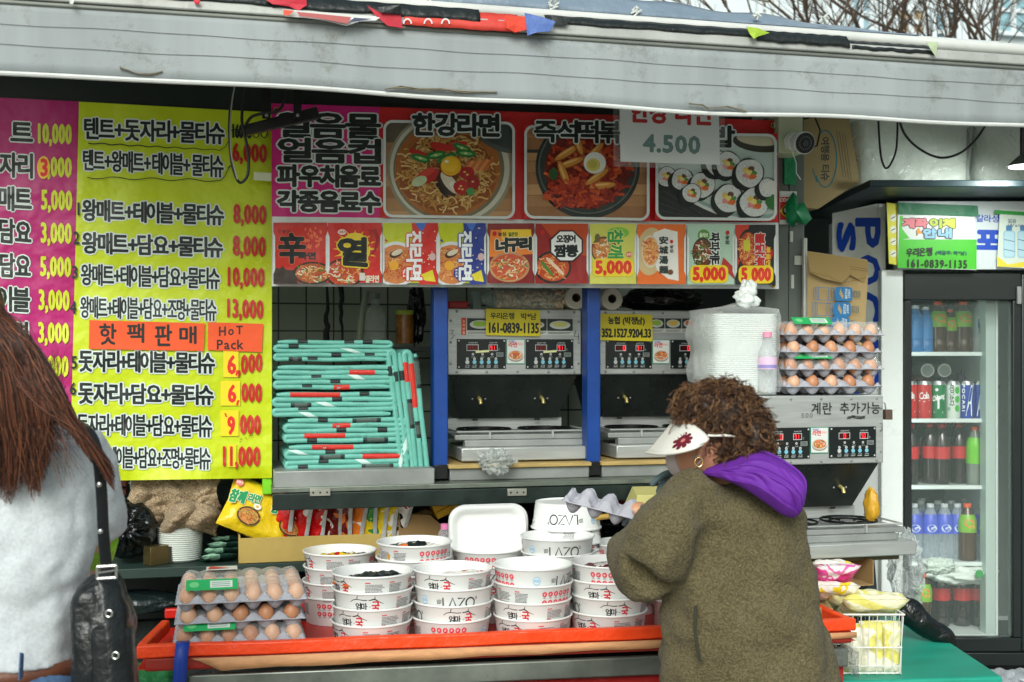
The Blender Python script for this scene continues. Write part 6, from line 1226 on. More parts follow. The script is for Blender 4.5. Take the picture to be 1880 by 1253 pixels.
for i, px in enumerate((1678, 1708, 1734, 1758, 1803)): bottle('water', 'drink_bottle', 'blue labelled water bottle on the fourth fridge shelf, %s from the left' % (P_[i] if i else 'first'), px, 'D', 4.70, .215, .033, G1)
for i, px in enumerate((1690, 1722, 1746, 1790)): bottle('water', 'drink_bottle', 'blue labelled water bottle in the rear row of the fourth shelf, %s' % P_[i], px, 'D', 4.80, .215, .033, G1)
for i, (k, px, sh, h) in enumerate((('tea', 1733, 'A', .20), ('tea', 1756, 'A', .20), ('ion', 1690, 'A', .185), ('milk', 1786, 'A', .2), ('cola', 1690, 'C', .235), ('cola', 1717, 'C', .235), ('cola', 1744, 'C', .235), ('cola', 1774, 'C', .235), ('cola', 1805, 'C', .23), ('cola', 1712, 'E', .24), ('cola', 1747, 'E', .24), ('cola', 1782, 'E', .24), ('water', 1692, 'D', .215), ('water', 1770, 'D', .215))): bottle(k, 'drink_bottle', 'rear row bottle, %s place from left, %s fridge shelf' % ((P_ + P_)[[0, 1, 2, 3, 0, 1, 2, 3, 4, 0, 1, 2, 0, 1][i]], {'A': 'top', 'C': 'third', 'D': 'fourth', 'E': 'lowest'}[sh]) if sh != 'A' else ['green labelled bottle in rear of top fridge shelf, left', 'green labelled bottle in rear of top fridge shelf, right', 'blue bottle in the rear of the top fridge shelf', 'white bottle in the rear of the top fridge shelf'][i], px, sh, 4.88, h, .032, G1)
bottle('tea', 'drink_bottle', 'brown tea bottle with orange cap on the fourth fridge shelf', 1776, 'D', 4.66, .22, .034, G1)
bottle('tea', 'drink_bottle', 'tea bottle with orange cap on the fridge floor', 1696, 'E', 4.66, .215, .031, G1)
for i, px in enumerate((1728, 1766, 1797)): bottle('cola', 'drink_bottle', 'dark red labelled bottle on the fridge floor, %s of three' % ('left', 'middle', 'right')[i], px, 'E', 4.72, .24, .035, G1)
def can(px, base, lab, draw):
    p = C3(px, 0, 4.66); r, h = .0285, .145; t = thing('drink_can', lab, 'can', tuple(TC @ Vector((p[0], 4.66, shz['B'] + .001))), 'cans on the second fridge shelf', world=False, rot=(0, 0, -math.atan2(p[0], 4.66) - YAW))
    g = G(); g.lathe((0, 0, 0), [(0, .002), (r * .85, 0), (r, .008), (r, h - .014)], 24, M('can_paint', base, .3, coat=.3)); g.lathe((0, 0, 0), [(r, h - .014), (r * .86, h - .003), (r * .86, h), (r * .8, h - .004), (0, h - .004)], 24, M('can_lid', (180, 184, 184), .3, .9))
    c = CV(g, lambda a, b, hh: ((r + .0003 + hh) * math.cos(-PI / 2 + a / r), (r + .0003 + hh) * math.sin(-PI / 2 + a / r), b), step=.00001); draw(c); g.build('can_body', t, angle=50); return t
WI = K((232, 236, 234))
def coke(c): c.text('Cola', (-.020, .100, .075, .020, .104, .079), WI, .0006, n=5, sp=.02); c.line([(-.02, .070), (0, .066), (.02, .072)], .003, WI); c.rect(-.02, .03, .02, .026, WI)
def cider(c): c.poly([(-.018, .02), (0, .09), (.018, .02), (0, .04)], WI); c.text('Chilsung', (-.024, .085, .060, .024, .100, .075), WI, .0007, n=5, sp=.03); c.ell(-.006, .112, .006, .006, WI)
def demi(c): c.text('데미소다', (-.012, .13, .05, .006, .13, .05), K((30, 40, 40)), .0006, n=5, rot=1); [c.ell(.018, .04 + i * .035, .010, .014, K((70, 180, 60)), 14) for i in range(3)]; c.text('애플' if 0 else '사과', (-.02, .045, .03, -.008, .045, .03), K((20, 150, 90)), .0003, n=3)
def poc(c): c.poly([(-.004, .01), (.004, .06), (.016, .13), (.026, .13), (.018, .07), (.02, .01)], WI); c.text('POCARI', (-.018, .132, .03, -.006, .132, .03), WI, .0005, n=5, rot=1, sp=.2)
def swt(c): c.poly([(-.016, .01), (-.008, .06), (.0, .13), (.006, .13), (.002, .06), (.004, .01)], WI); c.text('SWEAT', (.010, .132, .03, .020, .132, .03), WI, .0005, n=5, rot=1, sp=.2)
can(1670, (196, 24, 28), 'red cola can at the left end of the fridge can row', coke); can(1697, (190, 30, 30), 'second red cola can in the fridge can row', coke); can(1723, (10, 120, 66), 'green cider can with white star in the fridge', cider); can(1749, (214, 226, 216), 'white apple soda can with green dots in the fridge', demi); can(1775, (22, 62, 160), 'blue can with white wave, second from the right', poc); can(1801, (22, 62, 160), 'blue can with white wave at the right end', swt)
for i, (px, py, cc) in enumerate(((1690, 690, (120, 40, 50)), (1730, 690, (90, 70, 90)), (1775, 688, (110, 90, 130)), (1810, 690, (60, 50, 50)))):
    p = TC @ Vector(C3(px, py, 4.9)); lump('snack_pouch', ['dark red', 'grey purple', 'lilac', 'dark'][i] + ' pouch behind the fridge cans', 'pouch', (p.x, p.y, shz['B'] + .10), (.045, .05, .09), M('pouch_film', cc, .3, var=.4, vs=30, bump=.6, bs=30), i * 4, .2)
for i, px in enumerate((1703, 1734)):
    p = C3(px, 682, 4.74); g = GC(); g.tube([(p[0], 4.74, p[2] + .003), (p[0], 4.86, p[2] + .003)], .027, 20, M('can_end', (176, 184, 180), .3, .8)); g.disc((p[0], 4.739, p[2] + .003), .022, M('can_end_dark', (120, 130, 126), .35, .8), 20, 'y'); tag(g.build('lying_can'), ('left', 'right')[i] + ' can lying end-on above the fridge can row', 'can')
p = TC @ Vector(C3(1762, 1058, 4.68)); o = lump('white_carrier_bag', 'white plastic bag with green dot lying over bottles on the fridge floor', 'bag', (p.x, p.y, p.z + .015), (.14, .10, .045), M('white_bag_film', (206, 216, 208), .4, bump=.6, bs=14), 6, .3)
g = GC(); pp = C3(1798, 1054, 4.565); g.disc(pp, .016, K((30, 150, 60)), 20, 'y'); g.build('green_dot', o)
o.children[0].matrix_parent_inverse = Matrix()
# fridge lamp: the lit tube of the cooler
g = GC(); g.box(XG0 + .0, FY + .01, ZG0 + .05, XG0 + .012, FY + .03, ZG1 - .05, M('cooler_tube_light', (235, 250, 245), .5, emit=5)); g.build('tube_light', fr)
# ---- shelf over the fridge with white bags
SHD = M('dark_teal_board', (22, 48, 54), .4, var=.2); z = C3(0, 337, 4.15)[2]
g = GC(); g.box(C3(1596, 0, 4.15)[0], 4.15, z - .012, 2.6, 5.1, z + .012, SHD); tag(g.build('overhead_shelf', bevel=.003), 'dark teal board shelf above the fridge carrying wrapped white boxes', 'shelf')
WB = M('wrapped_foam_box', (208, 216, 206), .35, var=.08, bump=.5, bs=7)
for i, (x0, x1, lab, dy) in enumerate(((1572, 1782, 'large plastic wrapped white box on the overhead shelf', 0), (1786, 1960, 'second plastic wrapped white box cut by the frame edge', .05))):
    t = thing('wrapped_box', lab, 'box', tuple(TC @ Vector(C3((x0 + x1) / 2, 330, 4.5))), 'wrapped white boxes over the fridge'); g = GC(); a, b = C3(x0, 0, 4.35 + dy), C3(x1, 0, 4.35 + dy)
    cxq, hx = (a[0] + b[0]) / 2, (b[0] - a[0]) / 2
    def rr_(k, e, n_): zz = z + .014 + .27 * k; return [(p[0] + n_ * mnoise.noise(Vector((p[0] * 9, p[1] * 9, zz * 7))), p[1] + n_ * mnoise.noise(Vector((p[0] * 8, p[2] * 9, 3))), p[2]) for p in rsq(cxq, 4.62, hx + e, .27 + e, .045, zz, 8)]
    g.loft([rr_(0, -.02, .004), rr_(.03, -.004, .004)] + [rr_(k / 10, 0, .006) for k in range(1, 9)] + [rr_(.88, .012, .005), rr_(.98, .012, .005), rr_(1, 0, .004)], WB); g.build('foam_body', t, angle=50)
    g = GC(); g.loft([rr_(k / 14, .014, .022) for k in range(0, 15)], clearmat('wrap_film', (226, 234, 228), .18, .10, 1.0, 10)); g.build('film', t, angle=180)
# ---- upper cardboard box
CT = M('teal_print', (30, 110, 120), .7)
g = G(); q = [P(1470, 222, 3.80), P(1556, 200, 3.80), P(1578, 334, 3.80), P(1502, 384, 3.80), P(1466, 380, 3.80)]; CB = M('tan_cardboard', (150, 132, 92), .85, var=.1, bump=.1, bs=40)  # duller tan than the other cardboard
g.slab(q, (0, .25, 0), CB); c = CV(g, onplane(3.80)); c.line([(1500 + 0, 335), (1492, 310)], 2, CT); c.line([(1515 + 21 * math.cos(t_), 292 + 52 * math.sin(t_)) for t_ in [-2.2 + 4.7 * i / 30 for i in range(31)]], 2.4, CT)
c.text('여행용 티슈', (1507, 252, 332, 1523, 252, 332), M('dark_print', (50, 56, 50), .7), .4, n=4, rot=1)
for i in range(4): c.line([(1536 + i * 5, 240 + i * 2), (1548 + i * 5, 325 + i * 2)], 1, M('faint_print', (96, 90, 70), .8))
tag(g.build('cardboard_box', smooth=False), 'tilted cardboard box with teal loop and tissue lettering under the awning', 'box')
# ---- flattened carton with bottle drawings
q = [P(1480, 461, 3.66), P(1592, 477, 3.64), P(1594, 500, 3.63), P(1586, 640, 3.66), P(1474, 640, 3.66)]
g = G(); CB2 = M('light_cardboard', (186, 160, 112), .85, var=.08, bump=.12, bs=40); g.slab(q, (0, .16, 0), CB2); fn = lambda a, b, h: (lambda p: (p[0], p[1] - .003 - h, p[2]))(P(a, b, 3.632)); c = CV(g, fn); BP = K((40, 120, 176)); 
c.poly([(1481, 463), (1592, 479), (1593, 498), (1586, 520), (1560, 505), (1545, 520), (1510, 512), (1486, 500)], M('card_flap', (160, 134, 84), .85)); c.line([(1488, 500), (1520, 508), (1545, 520), (1590, 510)], 1, M('card_crease', (120, 96, 60), .9)); c.line([(1560, 490), (1592, 495)], 1.2, M('card_crease', (120, 96, 60), .9)); c.line([(1560, 494), (1592, 499)], 1.2, M('card_crease', (120, 96, 60), .9))
for k, yy in enumerate((540, 568, 594)):
    x0 = 1496 - k * 3; c.line([(x0, yy - 12), (x0 + 34, yy - 10), (x0 + 34, yy + 12), (x0, yy + 11), (x0, yy - 12)], 1, BP)
    for xx in (x0 - 3, x0 + 3, x0 + 6, x0 + 24, x0 + 30, x0 + 34): c.line([(xx, yy - 12), (xx, yy + 11)], 1, BP)
    c.rrect(x0 + 36, yy - 13, x0 + 68, yy + 13, 6, BP, .02); c.poly([(x0 + 46, yy - 10), (x0 + 52, yy + 4), (x0 + 50, yy + 10), (x0 + 44, yy)], CB2); c.text('POCARI', (x0 + 54, yy - 9, yy + 9, x0 + 59, yy - 9, yy + 9), K((220, 226, 220)), .2, n=3, rot=1); c.text('SWEAT', (x0 + 60, yy - 8, yy + 8, x0 + 64, yy - 8, yy + 8), K((220, 226, 220)), .2, n=3, rot=1)
    c.line([(x0 + 70, yy - 5), (x0 + 82, yy - 4), (x0 + 82, yy + 6), (x0 + 70, yy + 5), (x0 + 70, yy - 5)], 1.2, K((90, 110, 110))); [c.line([(x0 + 72 + j * 3, yy - 4), (x0 + 72 + j * 3, yy + 5)], 1, K((90, 110, 110))) for j in range(4)]
tag(g.build('cardboard_box', smooth=False), 'open brown carton with three blue bottle drawings behind the egg trays', 'box')
# ---- CCTV
cc = thing('security_camera', 'white dome lens security camera on a beige junction box', 'camera', P(1452, 250, 3.6)); BE = M('beige_plastic', (186, 192, 160), .45)
a, b = P(1430, 281, 3.58), P(1474, 213, 3.58); g = G(); g.box(a[0], 3.58, a[2], b[0], 3.67, b[2], BE); g.box(a[0] - .006, 3.60, a[2] + .02, a[0] - .001, 3.62, a[2] + .04, BE); g.box(a[0] - .006, 3.60, b[2] - .04, a[0] - .001, 3.62, b[2] - .02, BE); g.build('junction_box', cc, bevel=.003)
p = Vector(P(1456, 259, 3.57)); q = Vector(P(1478, 263, 3.49)); g = G(); g.tube([p + Vector((0, .008, 0)), p + (q - p) * .25], .030, 24, WHITE); g.tube([p + (q - p) * .26, p + (q - p) * .6, q], .027, 28, WHITE, rs=[.016, .034, .036]); g.build('camera_body', cc, bevel=.002)
d = (q - p).normalized(); g = G(); g.tube([q + d * .0005, q + d * .002], .033, 28, BLACK); g.build('lens_glass', cc); g = G(); x_ = d.cross(Vector((0, 0, 1))).normalized(); y_ = d.cross(x_)
for k in range(18):
    t_ = k * 2 * PI / 18; g.sphere(q + d * .0025 + x_ * .020 * math.cos(t_) + y_ * .020 * math.sin(t_), .0022, m=M('led_bead', (120, 130, 128), .2), n=6, k=4)
g.tube([q + d * .002, q + d * .005], .010, 16, M('lens_ring', (50, 60, 60), .3)); g.build('infrared_beads', cc)
g = G(); g.tube([P(1455, 281, 3.575), P(1462, 300, 3.57), P(1462, 318, 3.572), P(1470, 330, 3.575)], .0018, 6, WHITE); g.tube([P(1478, 275, 3.6), P(1500, 268, 3.62), P(1506, 240, 3.64), P(1490, 200, 3.7)], .003, 6, BLACK); g.build('camera_cable', cc)
GT = M('green_tape', (10, 130, 80), .45, bump=.5, bs=20, var=.1)
def flat(name, lab, cat, pts, y, m, draw=None, th=.002, jit=0):
    g = G(); q = [P(x, yy, y + rnd(-jit, jit)) for x, yy in pts]; g.slab(q, (0, th, 0), m)
    if draw: draw(CV(g, onplane(y)))
    return tag(g.build(name, smooth=False), lab, cat)
flat('green_tape_strip', 'flat green tape strip below the security camera', 'tape', [(1440, 283), (1462, 283), (1462, 341), (1440, 338)], 3.672, GT)
def fs(c): c.rect(1432, 352, 1462, 362, K((214, 218, 216))); c.rect(1432, 362, 1462, 412, K((206, 30, 30))); c.text('COCO', (1431, 364, 371, 1458, 364, 371), WI, .5, n=4); c.poly([(1444, 374), (1458, 388), (1444, 402), (1431, 388)], K((236, 206, 30))); c.ell(1443, 387, 7, 8, K((20, 24, 24))); c.ell(1443, 386, 4, 5, WI); c.rect(1432, 404, 1462, 412, K((214, 218, 216)))
flat('warning_sticker', 'small red sticker with yellow diamond on the grey post', 'sticker', [(1431, 351), (1463, 352), (1463, 413), (1431, 412)], 3.668, M('sticker_white', (214, 218, 216), .4), fs)
g = G(); rr = [(1442, 375), (1456, 353), (1464, 362), (1464, 376), (1476, 372), (1490, 402), (1478, 414), (1464, 408), (1456, 418), (1444, 408)]
cen = P(1462, 390, 3.63); g.add([P(x, y, 3.655 + rnd(-.012, .006)) for x, y in rr] + [cen], [(i, (i + 1) % len(rr), len(rr)) for i in range(len(rr))], GT); tag(g.build('green_tape_knot', solid=.003), 'crumpled green tape knot over the red sticker', 'tape')
# ---- cables and lamps
CAB = M('black_cable', (14, 18, 18), .4); GCB = M('grey_cable', (150, 156, 140), .4)
def smooth(pts, n=8):
    out = []; m_ = len(pts)
    for i in range(m_ - 1):
        p0, p1, p2, p3 = (Vector(pts[max(0, i - 1)]), Vector(pts[i]), Vector(pts[i + 1]), Vector(pts[min(m_ - 1, i + 2)]))
        for k in range(n): t = k / n; out.append(.5 * ((2 * p1) + (p2 - p0) * t + (2 * p0 - 5 * p1 + 4 * p2 - p3) * t * t + (3 * p1 - p0 - 3 * p2 + p3) * t ** 3))
    out.append(Vector(pts[-1])); return out
def cable(lab, pts, y, r, m=CAB):
    g = G(); g.tube(smooth([P(*p, y) for p in pts]), r, 8, m); return tag(g.build('cable'), lab, 'cable')
cable('short narrow cable loop hanging before the white box', [(1612, 200), (1614, 250), (1618, 290), (1626, 309), (1636, 300), (1646, 270), (1648, 205)], 3.5, .0035)
cable('wide drooping black cable under the awning on the right', [(1646, 200), (1660, 245), (1690, 275), (1728, 290), (1765, 280), (1795, 252), (1818, 215)], 3.48, .004)
cable('long black cable loop hanging over the yellow banner', [(432, 150), (425, 180), (421, 230), (423, 280), (428, 310), (437, 333), (446, 334), (455, 320), (456, 290), (450, 250), (444, 220), (448, 180), (456, 150)], 3.25, .0038)
cable('thin pale cable beside the black loop over the yellow banner', [(434, 145), (427, 180), (423, 225), (424, 275), (428, 300), (436, 330)], 3.235, .0018, GCB)
fl_ = thing('flood_lamp', 'black bar floodlight on brackets under the awning', 'lamp', P(510, 215, 3.3)); g = G(); q0, q1 = Vector(P(448, 238, 3.3)), Vector(P(585, 206, 3.3)); dd = (q1 - q0); up = Vector((-dd.z, 0, dd.x)).normalized()
g.hexa([q0 - up * .016, q1 - up * .016, q1 - up * .016 + Vector((0, .08, .01)), q0 - up * .016 + Vector((0, .08, .01))], [q0 + up * .012, q1 + up * .016, q1 + up * .016 + Vector((0, .08, .01)), q0 + up * .012 + Vector((0, .08, .01))], BLACK); g.build('lamp_body', fl_, bevel=.003)
for x in (489, 546): a = P(x, 215, 3.295); g = G(); g.box(a[0] - .011, 3.29, a[2] - .005, a[0] + .011, 3.296, 2.36, BLACK); g.sphere((a[0], 3.288, a[2] + .003), .005, m=STEELD, n=8, k=6); g.build('bracket', fl_)
g = G(); g.tube(smooth([P(450, 232, 3.29), P(462, 215, 3.29), P(485, 208, 3.29), P(508, 205, 3.29), P(520, 190, 3.3), P(524, 160, 3.32)]), .004, 8, CAB); g.build('lamp_cable', fl_)
cl = thing('clip_lamp', 'black clip lamp with pale shade at the right frame edge', 'lamp', P(1875, 280, 3.5)); g = G(); g.tube([P(1876, 195, 3.5), P(1876, 288, 3.5)], .006, 10, BLACK); g.tube([P(1880, 195, 3.52), P(1880, 285, 3.52)], .006, 10, BLACK); g.build('stem', cl); g = G(); a = P(1884, 304, 3.5); g.lathe(a, [(.062, -.002), (.03, .028), (.014, .04), (0, .042)], 24, M('lamp_shade_dark', (60, 66, 62), .4)); g.build('lamp_shade', cl); g = G(); g.lathe((a[0], a[1], a[2] - .003), [(0, .002), (.055, .001), (.055, -.003), (0, -.004)], 24, M('lamp_glass', (236, 246, 238), .3, emit=3)); g.build('lamp_glass', cl)
ld = bpy.data.lights.new('clip_lamp_light', 'SPOT'); ld.energy = 14; ld.spot_size = math.radians(150); ld.spot_blend = .8; ld.shadow_soft_size = .05; ld.color = (.93, 1, .95); lo = bpy.data.objects.new('clip_lamp_light', ld); COL.objects.link(lo); lo.location = (a[0] - .0, a[1], a[2] - .02); lo.rotation_euler = (math.radians(50), 0, math.radians(25))
# padlock
g = G(); a = P(1629, 758, 3.42); g.box(a[0] - .011, 3.41, a[2] - .022, a[0] + .013, 3.43, a[2] + .010, M('rusty_brass', (110, 90, 80), .5, .6, var=.3)); g.tube([(a[0] - .006, 3.42, a[2] + .01), (a[0] - .008, 3.42, a[2] + .03), (a[0] - .016, 3.42, a[2] + .035), (a[0] - .02, 3.42, a[2] + .02)], .0025, 8, STEELD); tag(g.build('padlock', bevel=.002), 'small rusty padlock at the side of the right cooker', 'padlock')
# ---- container stack
zc3 = ztop; st = thing('lid_stack', 'tall stack of clear plastic lids in a knotted white bag', 'container stack', P(1360, 720, 3.5))
a, b = P(1316, 720, 3.40), P(1434, 720, 3.40); cx_, hw = (a[0] + b[0]) / 2, (b[0] - a[0]) / 2; ht = P(1360, 574, 3.40)[2] - zc3
CLW = clearmat('frosted_lids', (240, 246, 244), .86, .25, .15, 20); rings = []; nl = 42
for i in range(nl):
    z0_ = zc3 + .002 + (ht - .004) * i / nl; dh = (ht - .004) / nl; j = rnd(-.001, .001)
    for f_, o_ in ((0, -.003), (.25, 0), (.55, 0), (.8, -.003)): rings.append(rsq(cx_ + j, 3.51, hw + o_, .105 + o_, .03, z0_ + dh * f_))
g = G(); g.loft(rings, CLW); g.build('lids', st, angle=30)
g = G(); FM = clearmat('thin_bag', (240, 246, 244), .12, .15, .6, 10); g.loft([rsq(cx_ - .004 + .006 * math.sin(i * 1.3), 3.51, hw + .012 + .005 * math.sin(i * .9), .118, .04, zc3 + .01 + (ht + .002) * i / 12) for i in range(13)] + [rsq(cx_ + .01, 3.50, hw * .5, .05, .03, zc3 + ht + .022), rsq(cx_ + .015, 3.47, .018, .018, .012, zc3 + ht + .036)], FM, caps=False); g.build('bag_film', st, angle=180)
kn = P(1372, 545, 3.44); g = G(); KM = M('white_bag_knot', (224, 230, 228), .35, bump=.7, bs=18)
def kf(sd): return lambda d: 1 + .42 * mnoise.noise(d * 1.7 + Vector((sd, 0, 0))) + .10 * mnoise.noise(d * 5) + .03 * math.sin(math.atan2(d.z, d.x) * 7 + sd)
g.sphere((kn[0], kn[1], kn[2] - .012), .036, .03, .022, KM, 40, 24, fn=kf(1)); g.sphere((kn[0] + .004, kn[1], kn[2] + .022), .026, .022, .030, KM, 40, 24, fn=kf(5)); g.sphere((kn[0] - .02, kn[1], kn[2] + .002), .024, .02, .016, KM, 30, 20, fn=kf(9)); g.build('knot', st, angle=180)
pb = thing('water_bottle', 'small water bottle with pink cap in front of the clear lids', 'bottle', P(1408, 720, 3.37)); a = P(1409, 722, 3.385); hb = P(1409, 618, 3.385)[2] - a[2]
g = G(); g.lathe(a, [(0, .002), (.026, .002), (.028, .008), (.028, hb * .45), (.026, hb * .5), (.028, hb * .56), (.027, hb * .72), (.012, hb * .93), (.012, hb)], 24, clearmat('clear_pet3', (226, 232, 236), .30, .06, .4, 40)); g.build('bottle_body', pb); g = G(); g.lathe(a, [(.0286, hb * .42), (.0286, hb * .64)], 24, M('pink_label', (226, 196, 222), .4)); g.lathe(a, [(.029, hb * .44), (.029, hb * .5)], 24, M('violet_stripe', (150, 140, 200), .4)); g.build('bottle_label', pb); g = G(); g.lathe(a, [(.0135, hb * .985), (.0135, hb * 1.08), (0, hb * 1.085)], 18, M('pink_cap2', (240, 150, 180), .4)); g.build('bottle_cap', pb)
# ---- under the right cooker
g = G(); a, b = P(1490, 1050, 3.30), P(1640, 1040, 3.30); WB_ = M('dark_wood_board', (96, 84, 60), .7, var=.3); zt3 = ck3.location.z; g.box(a[0] - .3, 3.25, zt3 - .017, b[0] - .01, 3.72, zt3 - .001, WB_); tag(g.build('wood_board', bevel=.002), 'dark wooden board carrying the right cooker', 'board')
g = G(); a, b = P(1400, 1060, 3.36), P(1592, 1060, 3.36); DG = M('dark_cabinet', (24, 34, 36), .4, var=.2); g.box(a[0], 3.36, 0, b[0], 3.72, zt3 - .018, DG); g.hexa([(b[0] + .001, 3.36, .3), (b[0] + .08, 3.36, .3), (b[0] + .08, 3.7, .3), (b[0] + .001, 3.7, .3)], [(b[0] + .001, 3.36, zt3 - .018), (b[0] + .025, 3.36, zt3 - .018), (b[0] + .025, 3.7, zt3 - .018), (b[0] + .001, 3.7, zt3 - .018)], M('dark_cabinet_side', (44, 56, 60), .35)); tag(g.build('dark_cabinet', bevel=.003), 'dark cabinet below the right cooker and its wooden board', 'cabinet')
g = GC(); pc = C3(1600, 930, 3.72); t_ = TC @ Vector(pc); o = lump('yellow_cloth', 'yellow rubber cloth hanging beside the right cooker hood', 'cloth', (t_.x, t_.y, t_.z), (.020, .03, .055), M('yellow_rubber', (206, 156, 40), .4, bump=.3, bs=12), 4, .22, 2)
t_ = TC @ Vector(C3(1663, 1050, 3.75)); lump('clear_plastic_bag', 'crumpled clear plastic bag between right cooker and fridge', 'bag', (t_.x, t_.y, t_.z), (.045, .05, .115), clearmat('crumpled_clear_bag', (226, 234, 234), .22, .1, 1, 22), 12, .5, 4)
t_ = TC @ Vector(C3(1722, 1040, 4.0)); lump('clear_plastic_bag', 'pale twisted bag end reaching towards the fridge door', 'bag', (t_.x, t_.y, t_.z), (.06, .03, .025), clearmat('pale_bag_end', (210, 226, 214), .5, .2, .8, 22), 18, .4, 4)
g = GC(); pts = [C3(1655, 1112, 3.7), C3(1672, 1125, 3.7), C3(1700, 1150, 3.7), C3(1735, 1172, 3.7), C3(1738, 1200, 3.7)]; g.tube(smooth(pts), .022, 14, BAGK, rs=[.02, .02, .021, .022, .024, .025, .026, .026, .026, .026, .026, .025, .024, .024, .023, .023, .022, .022, .021, .02, .02, .02, .02, .02, .02, .02, .02, .02, .02, .02, .02, .02, .02][:33], flat=1.6); tag(g.build('black_bag_edge'), 'black plastic bag along the teal table edge', 'bag')
g = G(); a, b = P(1488, 1045, 3.34), P(1560, 1015, 3.34); zq = a[2] - .03; g.box(a[0], 3.34, zq, b[0], 3.343, b[2], CARDI); g.box(b[0] - .003, 3.20, zq, b[0], 3.339, b[2], CARDI); g.box(a[0], 3.20, zq, b[0] - .004, 3.339, zq + .003, CARDI); g.box(a[0] + .01, 3.26, .63, b[0] - .01, 3.33, zq - .001, DG); tag(g.build('open_carton', smooth=False), 'small open carton behind the pink snack packs', 'box')
# ---- teal table, basket, packs
TL = M('teal_table_top', (24, 150, 126), .5, var=.14, vs=5, stretch=(1, 4, 1), dirt=.25); ZTT = .625
q = [PZ(1400, 1120, ZTT), PZ(1655, 1120, ZTT), PZ(1842, 1243, ZTT), PZ(1400, 1255, ZTT)]
tt = thing('teal_table', 'plain teal folding table at the bottom right', 'table', (q[0][0] + .3, q[0][1] - .2, 0)); g = G(); g.slab([q[3], q[2], q[1], q[0]], (0, 0, -.025), TL); g.build('tabletop', tt, bevel=.008, seg=3)
for k, pq in enumerate(q):
    c_ = Vector(((q[0][0] + q[2][0]) / 2, (q[0][1] + q[2][1]) / 2, 0)); v_ = Vector((pq[0], pq[1], 0)); v_ = v_ + (c_ - v_) * .18; g = G(); g.tube([(v_.x, v_.y, 0), (v_.x, v_.y, ZTT - .026)], .013, 12, M('grey_leg_tube', (120, 124, 124), .4, .5)); g.build('leg', tt)
bk = thing('wire_basket', 'white wire basket holding pale yellow packs', 'basket', tuple(TC @ Vector(C3(1600, 1230, 3.3)))); WR = M('white_coated_wire', (222, 224, 218), .35); g = GC()
bx0, bx1 = C3(1535, 0, 3.3)[0], C3(1655, 0, 3.3)[0]; by0, by1 = 3.3, 3.56; z0, z1 = ZTT + .006, C3(0, 1128, 3.3)[2]; o_ = .012
def ring(z, e, r): c_ = [(bx0 - e, by0 - e, z), (bx1 + e, by0 - e, z), (bx1 + e, by1 + e, z), (bx0 - e, by1 + e, z), (bx0 - e, by0 - e, z)]; [g.tube([c_[i], c_[i + 1]], r, 8, WR) for i in range(4)]
ring(z1, .006, .0028); ring(z0, -.006, .0022); ring((z0 + z1) / 2 - .01, .0, .0022); ring(z0 + .02, -.003, .0016)
for i in range(9):
    f = i / 8; x = bx0 + (bx1 - bx0) * f
    for yb, s in ((by0, -1), (by1, 1)): g.tube([(x, yb + s * .006, z1), (x, yb - s * .006, z0)], .0013, 6, WR)
    g.tube([(x, by0, z0 - .001), (x, by1, z0 - .001)], .0013, 6, WR)
    y = by0 + (by1 - by0) * f
    for xb, s in ((bx0, -1), (bx1, 1)): g.tube([(xb + s * .006, y, z1), (xb - s * .006, y, z0)], .0013, 6, WR)
g.build('wire_frame', bk)
YP = packmat('pale_yellow_pack', [(232, 230, 186), (238, 234, 172), (234, 232, 196), (228, 220, 120), (238, 236, 214)], 3, 6)
def cpack(px, py, d, w, h, th, R_, lab, m=None, ends=None, sd=0, grp='pale yellow packs in the wire basket'):
    return packet('snack_pack', lab, 'snack pack', tuple(TC @ Vector(C3(px, py, d))), w, h, th, TC.to_3x3() @ R_, lambda u, v, s: (m or YP), grp, 200 + sd)
I3 = Matrix.Identity(3); RX = lambda a: Matrix.Rotation(a, 3, 'X'); RY = lambda a: Matrix.Rotation(a, 3, 'Y'); RZ = lambda a: Matrix.Rotation(a, 3, 'Z')
cpack(1562, 1192, 3.35, 0.060, 0.147, 0.044, RY(.05), 'upright pale yellow pack at the basket left', sd=1); cpack(1600, 1190, 3.34, 0.065, 0.153, 0.049, RY(-.04), 'upright pale yellow pack in the basket middle', sd=2); cpack(1634, 1190, 3.35, 0.055, 0.153, 0.049, RY(.03), 'upright pale yellow pack at the basket right', sd=3)
cpack(1600, 1112, 3.39, 0.185, 0.109, 0.044, RX(PI / 2 - .5), 'pale yellow pack lying flat on the full basket', sd=4); cpack(1562, 1100, 3.45, 0.164, 0.109, 0.038, RZ(.2) @ RX(PI / 2 - .4), 'rear pale yellow pack lying behind the basket front', sd=5); cpack(1620, 1100, 3.43, 0.131, 0.098, 0.033, RZ(-.3) @ RX(PI / 2 - .3), 'small pale yellow pack at the basket back corner', sd=6)
PKP = packmat('pink_pack', [(226, 60, 150), (232, 80, 160), (240, 232, 232), (236, 110, 180), (240, 236, 236)], 8, 14); WYP = packmat('white_yellow_pack', [(232, 228, 214), (236, 232, 224), (236, 206, 40), (236, 230, 210)], 2, 12)
cpack(1530, 1057, 3.41, 0.131, 0.109, 0.033, RZ(.15) @ RX(PI / 2 - .7), 'pink and white snack pack before the open carton', PKP, sd=7, grp='snack packs by the basket'); cpack(1520, 1040, 3.47, 0.120, 0.098, 0.027, RZ(.1) @ RX(PI / 2 - .3), 'white snack pack lying on the pink pack', WYP, sd=8, grp='snack packs by the basket'); cpack(1528, 1085, 3.41, 0.142, 0.098, 0.033, RZ(-.1) @ RX(PI / 2 - .5), 'white and yellow pack under the pink pack', WYP, sd=9, grp='snack packs by the basket')
